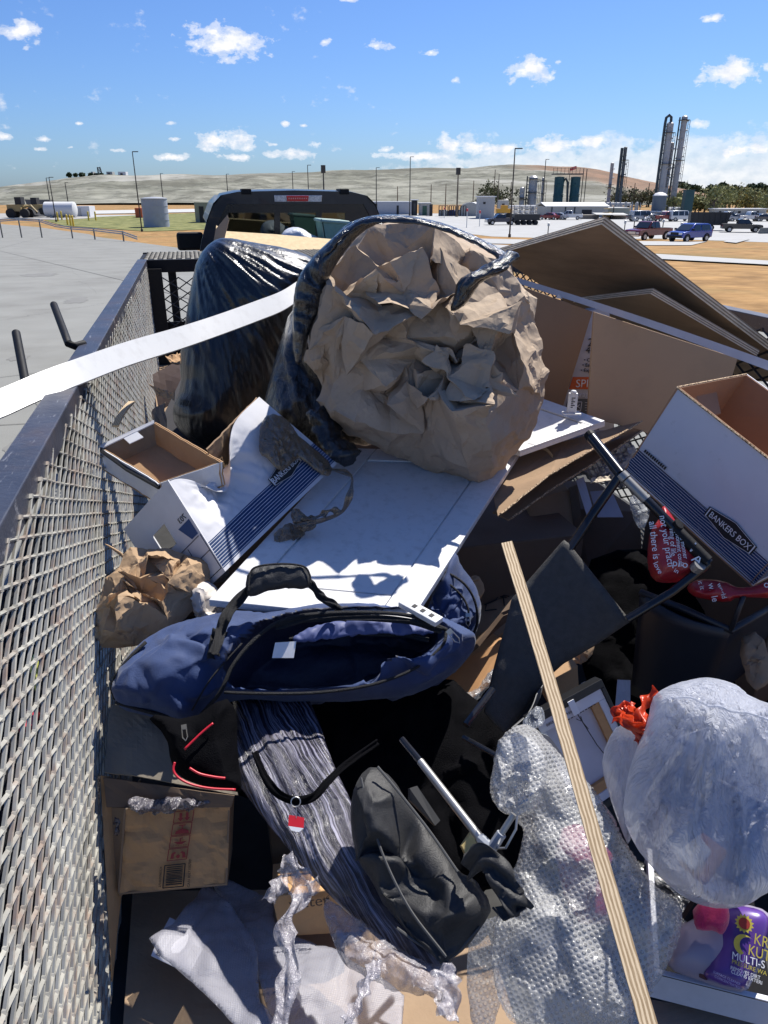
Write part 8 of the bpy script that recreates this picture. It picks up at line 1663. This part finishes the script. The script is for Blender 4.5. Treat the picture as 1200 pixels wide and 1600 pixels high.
# ---- foam sheets
foam = bpy.data.materials.new('foam_sheet'); foam.use_nodes = True; b = NB(foam.node_tree); nn = foam.node_tree.nodes; lk = foam.node_tree.links; p = nn['Principled BSDF']; tcx = nn.new('ShaderNodeTexCoord'); wv_ = nn.new('ShaderNodeTexVoronoi'); wv_.inputs['Scale'].default_value = 330; wv_.inputs['Randomness'].default_value = .15; lk.new(tcx.outputs['Object'], wv_.inputs['Vector']); g, _ = b.noise(tcx.outputs['Object'], 9, 5)
bn = nn.new('ShaderNodeBump'); bn.inputs['Strength'].default_value = .5; bn.inputs['Distance'].default_value = .0015; lk.new(wv_.outputs['Distance'], bn.inputs['Height']); lk.new(bn.outputs[0], p.inputs['Normal']); lk.new(b.mix(g, (.34,.34,.40,1), (.42,.42,.48,1)), p.inputs['Base Color']); p.inputs['Roughness'].default_value = .45
tt = nn.new('ShaderNodeBsdfTransparent'); mx = nn.new('ShaderNodeMixShader'); b.inp(mx, 0, b.math('MULTIPLY_ADD', wv_.outputs['Distance'], -.25, .60)); lk.new(tt.outputs[0], mx.inputs[1]); lk.new(p.outputs[0], mx.inputs[2]); lk.new(mx.outputs[0], nn['Material Output'].inputs[0])
def flatsheet(name, poly, z, tilt, mt, label, cat, seed, amp=.02, th=.004, cell=.16):
    pz = Q(poly[0][0], poly[0][1], z); nz_ = np.array([tilt[0], tilt[1], 1.]); V, Fc = pillow(poly, pz, nz_/np.linalg.norm(nz_), th, .1, .006, R=.01, smooth=0, disp=lambda P,U,V_,D,f_: np.outer(crumple(P,cell,amp,seed,.5,2)[:,2], nz_)); return obj(name, (V, Fc), mt, label=label, cat=cat, smooth=True)
flatsheet('foam_sheet', [(330,1376),(345,1374),(400,1388),(428,1400),(430,1440),(470,1462),(520,1475),(620,1540),(632,1548),(626,1640),(470,1640),(420,1580),(390,1480),(350,1430)], .57, (0,.05), foam, 'lower white packing foam sheet spread at the bottom centre', 'foam', 191, .018)
V, Fc, uv = panel([Q(236,1493,.59),Q(265,1432,.59),Q(329,1463,.59),Q(296,1522,.59)], .0012, 6, 6, lambda P,u,v,n: n[None]*(.003*np.sin(u*4))[:,None]); t = thing('paper_note', 'folded white paper with small print lying under the corner of the upper foam sheet', 'paper', Q(280,1480,.70)); obj('paper', (V, Fc), M('note_white', (.72,.72,.78), .7), t)
mb = MB(); a = Q(265,1432,.593); X_ = Q(329,1463,.593)-a; Y_ = Q(236,1493,.593)-a; rg = np.random.default_rng(6)
for k in range(6): o__ = a + X_*(.72+.03*k) + Y_*.35; mb.obox(o__, Y_*rg.uniform(.2,.45), X_*.012, [0,0,.0003])
for k in range(5): o__ = a + X_*(.08) + Y_*(.80+.03*k); mb.obox(o__, X_*.10, Y_*.012, [0,0,.0003])
obj('fine_print', mb, ink, t)
flatsheet('foam_sheet', [(232,1464),(270,1440),(300,1405),(318,1378),(326,1374),(335,1388),(360,1410),(392,1452),(402,1480),(405,1560),(470,1640),(400,1640),(370,1600),(300,1530),(262,1498),(248,1490)], .60, (0,.04), foam, 'upper white packing foam sheet with a folded paper note under its left corner', 'foam', 195, .015)
# ---- stretch-wrapped bundle
a, b_ = Q(425,1090,.88), Q(690,1560,.82); ax = (b_-a)/np.linalg.norm(b_-a); pm = (a+b_)/2; e = toeye(pm); nb3 = e - ax*(e@ax); nb3 /= np.linalg.norm(nb3)
t = thing('wrapped_bundle', 'long bundle wound in streaky clear stretch film running from the navy bag to the bottom', 'bundle', pm)
us_ = np.cross([0,0,1.], nb3); us_ /= np.linalg.norm(us_); vs2 = np.cross(nb3, us_); axu, axv = ax@us_, ax@vs2
def bdisp(P, U, V_, D, f_):
    s_ = U*axu + V_*axv; c_ = -U*axv + V_*axu; w_ = fbm(np.stack([s_*3, c_*4, U*0], 1), 5, 2)*.06
    r = ridge(np.stack([(c_+w_)*30, s_*1.6, U*0], 1), 3, 3, .6); r2 = ridge(np.stack([(c_+w_)*95, s_*4, U*0], 1), 6, 2)
    return np.outer(((r-.6)*.010 + r2*.004 + (fbm(P*6,3,2)-.5)*.035)*np.clip(D/.02,0,1)*(1 if f_ else -1), nb3)
angb = math.atan2(1, 0)
# film material streaked along the bundle axis
sm = bpy.data.materials.new('stretch_film'); sm.use_nodes = True; b = NB(sm.node_tree); nn = sm.node_tree.nodes; lk = sm.node_tree.links; p = nn['Principled BSDF']; tcx = nn.new('ShaderNodeTexCoord')
sep = nn.new('ShaderNodeVectorMath'); 
def dotn(vec, dvec): m = nn.new('ShaderNodeVectorMath'); m.operation = 'DOT_PRODUCT'; lk.new(vec, m.inputs[0]); m.inputs[1].default_value = tuple(dvec); return m.outputs['Value']
nn.remove(sep); sd = np.cross(nb3, ax); along = dotn(tcx.outputs['Object'], ax); across = dotn(tcx.outputs['Object'], sd); wob, _ = b.noise(tcx.outputs['Object'], 5, 3)
vec = b.comb(b.math('MULTIPLY', b.math('ADD', across, b.math('MULTIPLY', wob, .05)), 230.), b.math('MULTIPLY', along, 5.), dotn(tcx.outputs['Object'], nb3*20)); s1, _ = b.noise(vec, 1.0, 6, .7)
vec2 = b.comb(b.math('MULTIPLY', across, 30.), b.math('MULTIPLY', along, 2.5), 0.0); s2, _ = b.noise(vec2, 1.0, 3, .6)
c = b.mix(b.ramp(s1, [(.47,0),(.66,1)]), (.012,.011,.022,1), (.46,.45,.58,1)); c = b.mix(b.math('MULTIPLY', b.ramp(s2, [(.35,1),(.6,0)]), .75), c, (.03,.028,.045,1)); c = b.mix(b.math('MULTIPLY', b.ramp(b.math('ADD', along, 0.0), [(0.0,0),(.25,1)]), .5), c, b.mix(b.ramp(s1, [(.50,0),(.70,1)]), (.06,.04,.045,1), (.46,.42,.43,1)))
lk.new(c, p.inputs['Base Color']); p.inputs['Roughness'].default_value = .25; p.inputs['Coat Weight'].default_value = .3; bn = nn.new('ShaderNodeBump'); bn.inputs['Strength'].default_value = .8; bn.inputs['Distance'].default_value = .006; lk.new(s1, bn.inputs['Height']); lk.new(bn.outputs[0], p.inputs['Normal'])
V, Fc = pillow([(362,1086),(420,1080),(478,1082),(500,1130),(515,1180),(538,1230),(572,1300),(606,1372),(650,1440),(702,1500),(718,1522),(700,1530),(660,1515),(620,1490),(570,1450),(520,1405),(470,1350),(420,1290),(372,1225),(346,1190),(345,1165),(366,1120)], pm, nb3, .028, .8, .005, disp=bdisp); obj('wrapped_rods', (V, Fc), sm, t, smooth=True)
clr = film('loose_film', (.40,.38,.42), .22, .34, 30, 1., .012, spec=1., streak=.5, streakcol=(.85,.84,.86), thr=(.52,.7), coat=.4)
pz = PP(600,1480,pm,nb3)
V, Fc = pillow([(512,1400),(540,1420),(600,1462),(660,1500),(712,1512),(718,1540),(712,1580),(692,1592),(676,1552),(640,1550),(600,1536),(560,1515),(535,1500),(520,1460),(508,1430)], pz+nb3*.01, nb3, .04, .4, .0045, disp=lambda P,U,V_,D,f_: crumple(P,.07,.022,201,.5,2,.5)*np.clip(D/.015,.2,1)[:,None]); obj('film_end', (V, Fc), clr, t, auto=55)
obj('film_tail', ribbon([PR(445,1345,1.38),PR(462,1368,1.36),PR(468,1400,1.35),PR(452,1430,1.33),PR(447,1460,1.32),PR(455,1500,1.30),PR(448,1545,1.28),PR(436,1610,1.27)], .030, .0006, 4, .8, .3), clr, t, smooth=True)
obj('film_tail', ribbon([PR(468,1362,1.37),PR(446,1372,1.37),PR(430,1392,1.36),PR(420,1408,1.35)], .030, .0006, 1, .9, .3), clr, t, smooth=True)
obj('film_tail', ribbon([PR(500,1385,1.36),PR(480,1378,1.37),PR(455,1350,1.38),PR(440,1345,1.38)], .026, .0006, 2.2, .9, .3), clr, t, smooth=True)
obj('film_tail', ribbon([PR(590,1500,1.27),PR(575,1530,1.25),PR(560,1565,1.24),PR(540,1600,1.23)], .020, .0006, 5, .9, .3), clr, t, smooth=True)
obj('film_tail', ribbon([PR(690,1510,1.25),PR(702,1545,1.23),PR(700,1592,1.21)], .034, .0006, 6, .7, .2), clr, t, smooth=True)
# ---- hidden cartons that carry the heap
for k, (x0,y0,z0,x1,y1,z1,lab) in enumerate([(.45,1.85,ZF+.002,1.1,2.6,.96,'large carton buried under the paper ball and the white door'),(-.15,2.5,ZF+.002,.34,3.2,.95,'carton buried under the left black bag'),(.05,1.3,ZF+.002,.60,1.7,.62,'carton buried under the duffel bag'),(1.38,1.35,ZF+.002,1.92,1.95,1.04,'dark carton under the open white box at the right edge'),(1.25,.35,ZF+.002,1.9,1.1,.8,'low dark carton on the trailer floor right of the white rubbish bag'),(.15,3.4,ZF+.002,1.9,4.6,1.1,'low carton stack in front of the trailer nose')]):
    mb = MB(); mb.box((x0,y0,z0),(x1,y1,z1)); tb = thing('cardboard_carton', lab, 'box', (x0,y0,z0)); obj('carton', mb, M('umber_board', (.14,.095,.065), .8), tb, bevel=.004); mb = MB(); mb.box((x0+.02,(y0+y1)/2-.025,z1+.001),(x1-.02,(y0+y1)/2+.025,z1+.002)); obj('closing_tape', mb, tapem, tb)
# ---- render settings
scene.render.engine = 'CYCLES'; scene.cycles.transparent_max_bounces = 12; scene.cycles.max_bounces = 6; scene.cycles.diffuse_bounces = 3; scene.cycles.glossy_bounces = 3; scene.cycles.transmission_bounces = 4
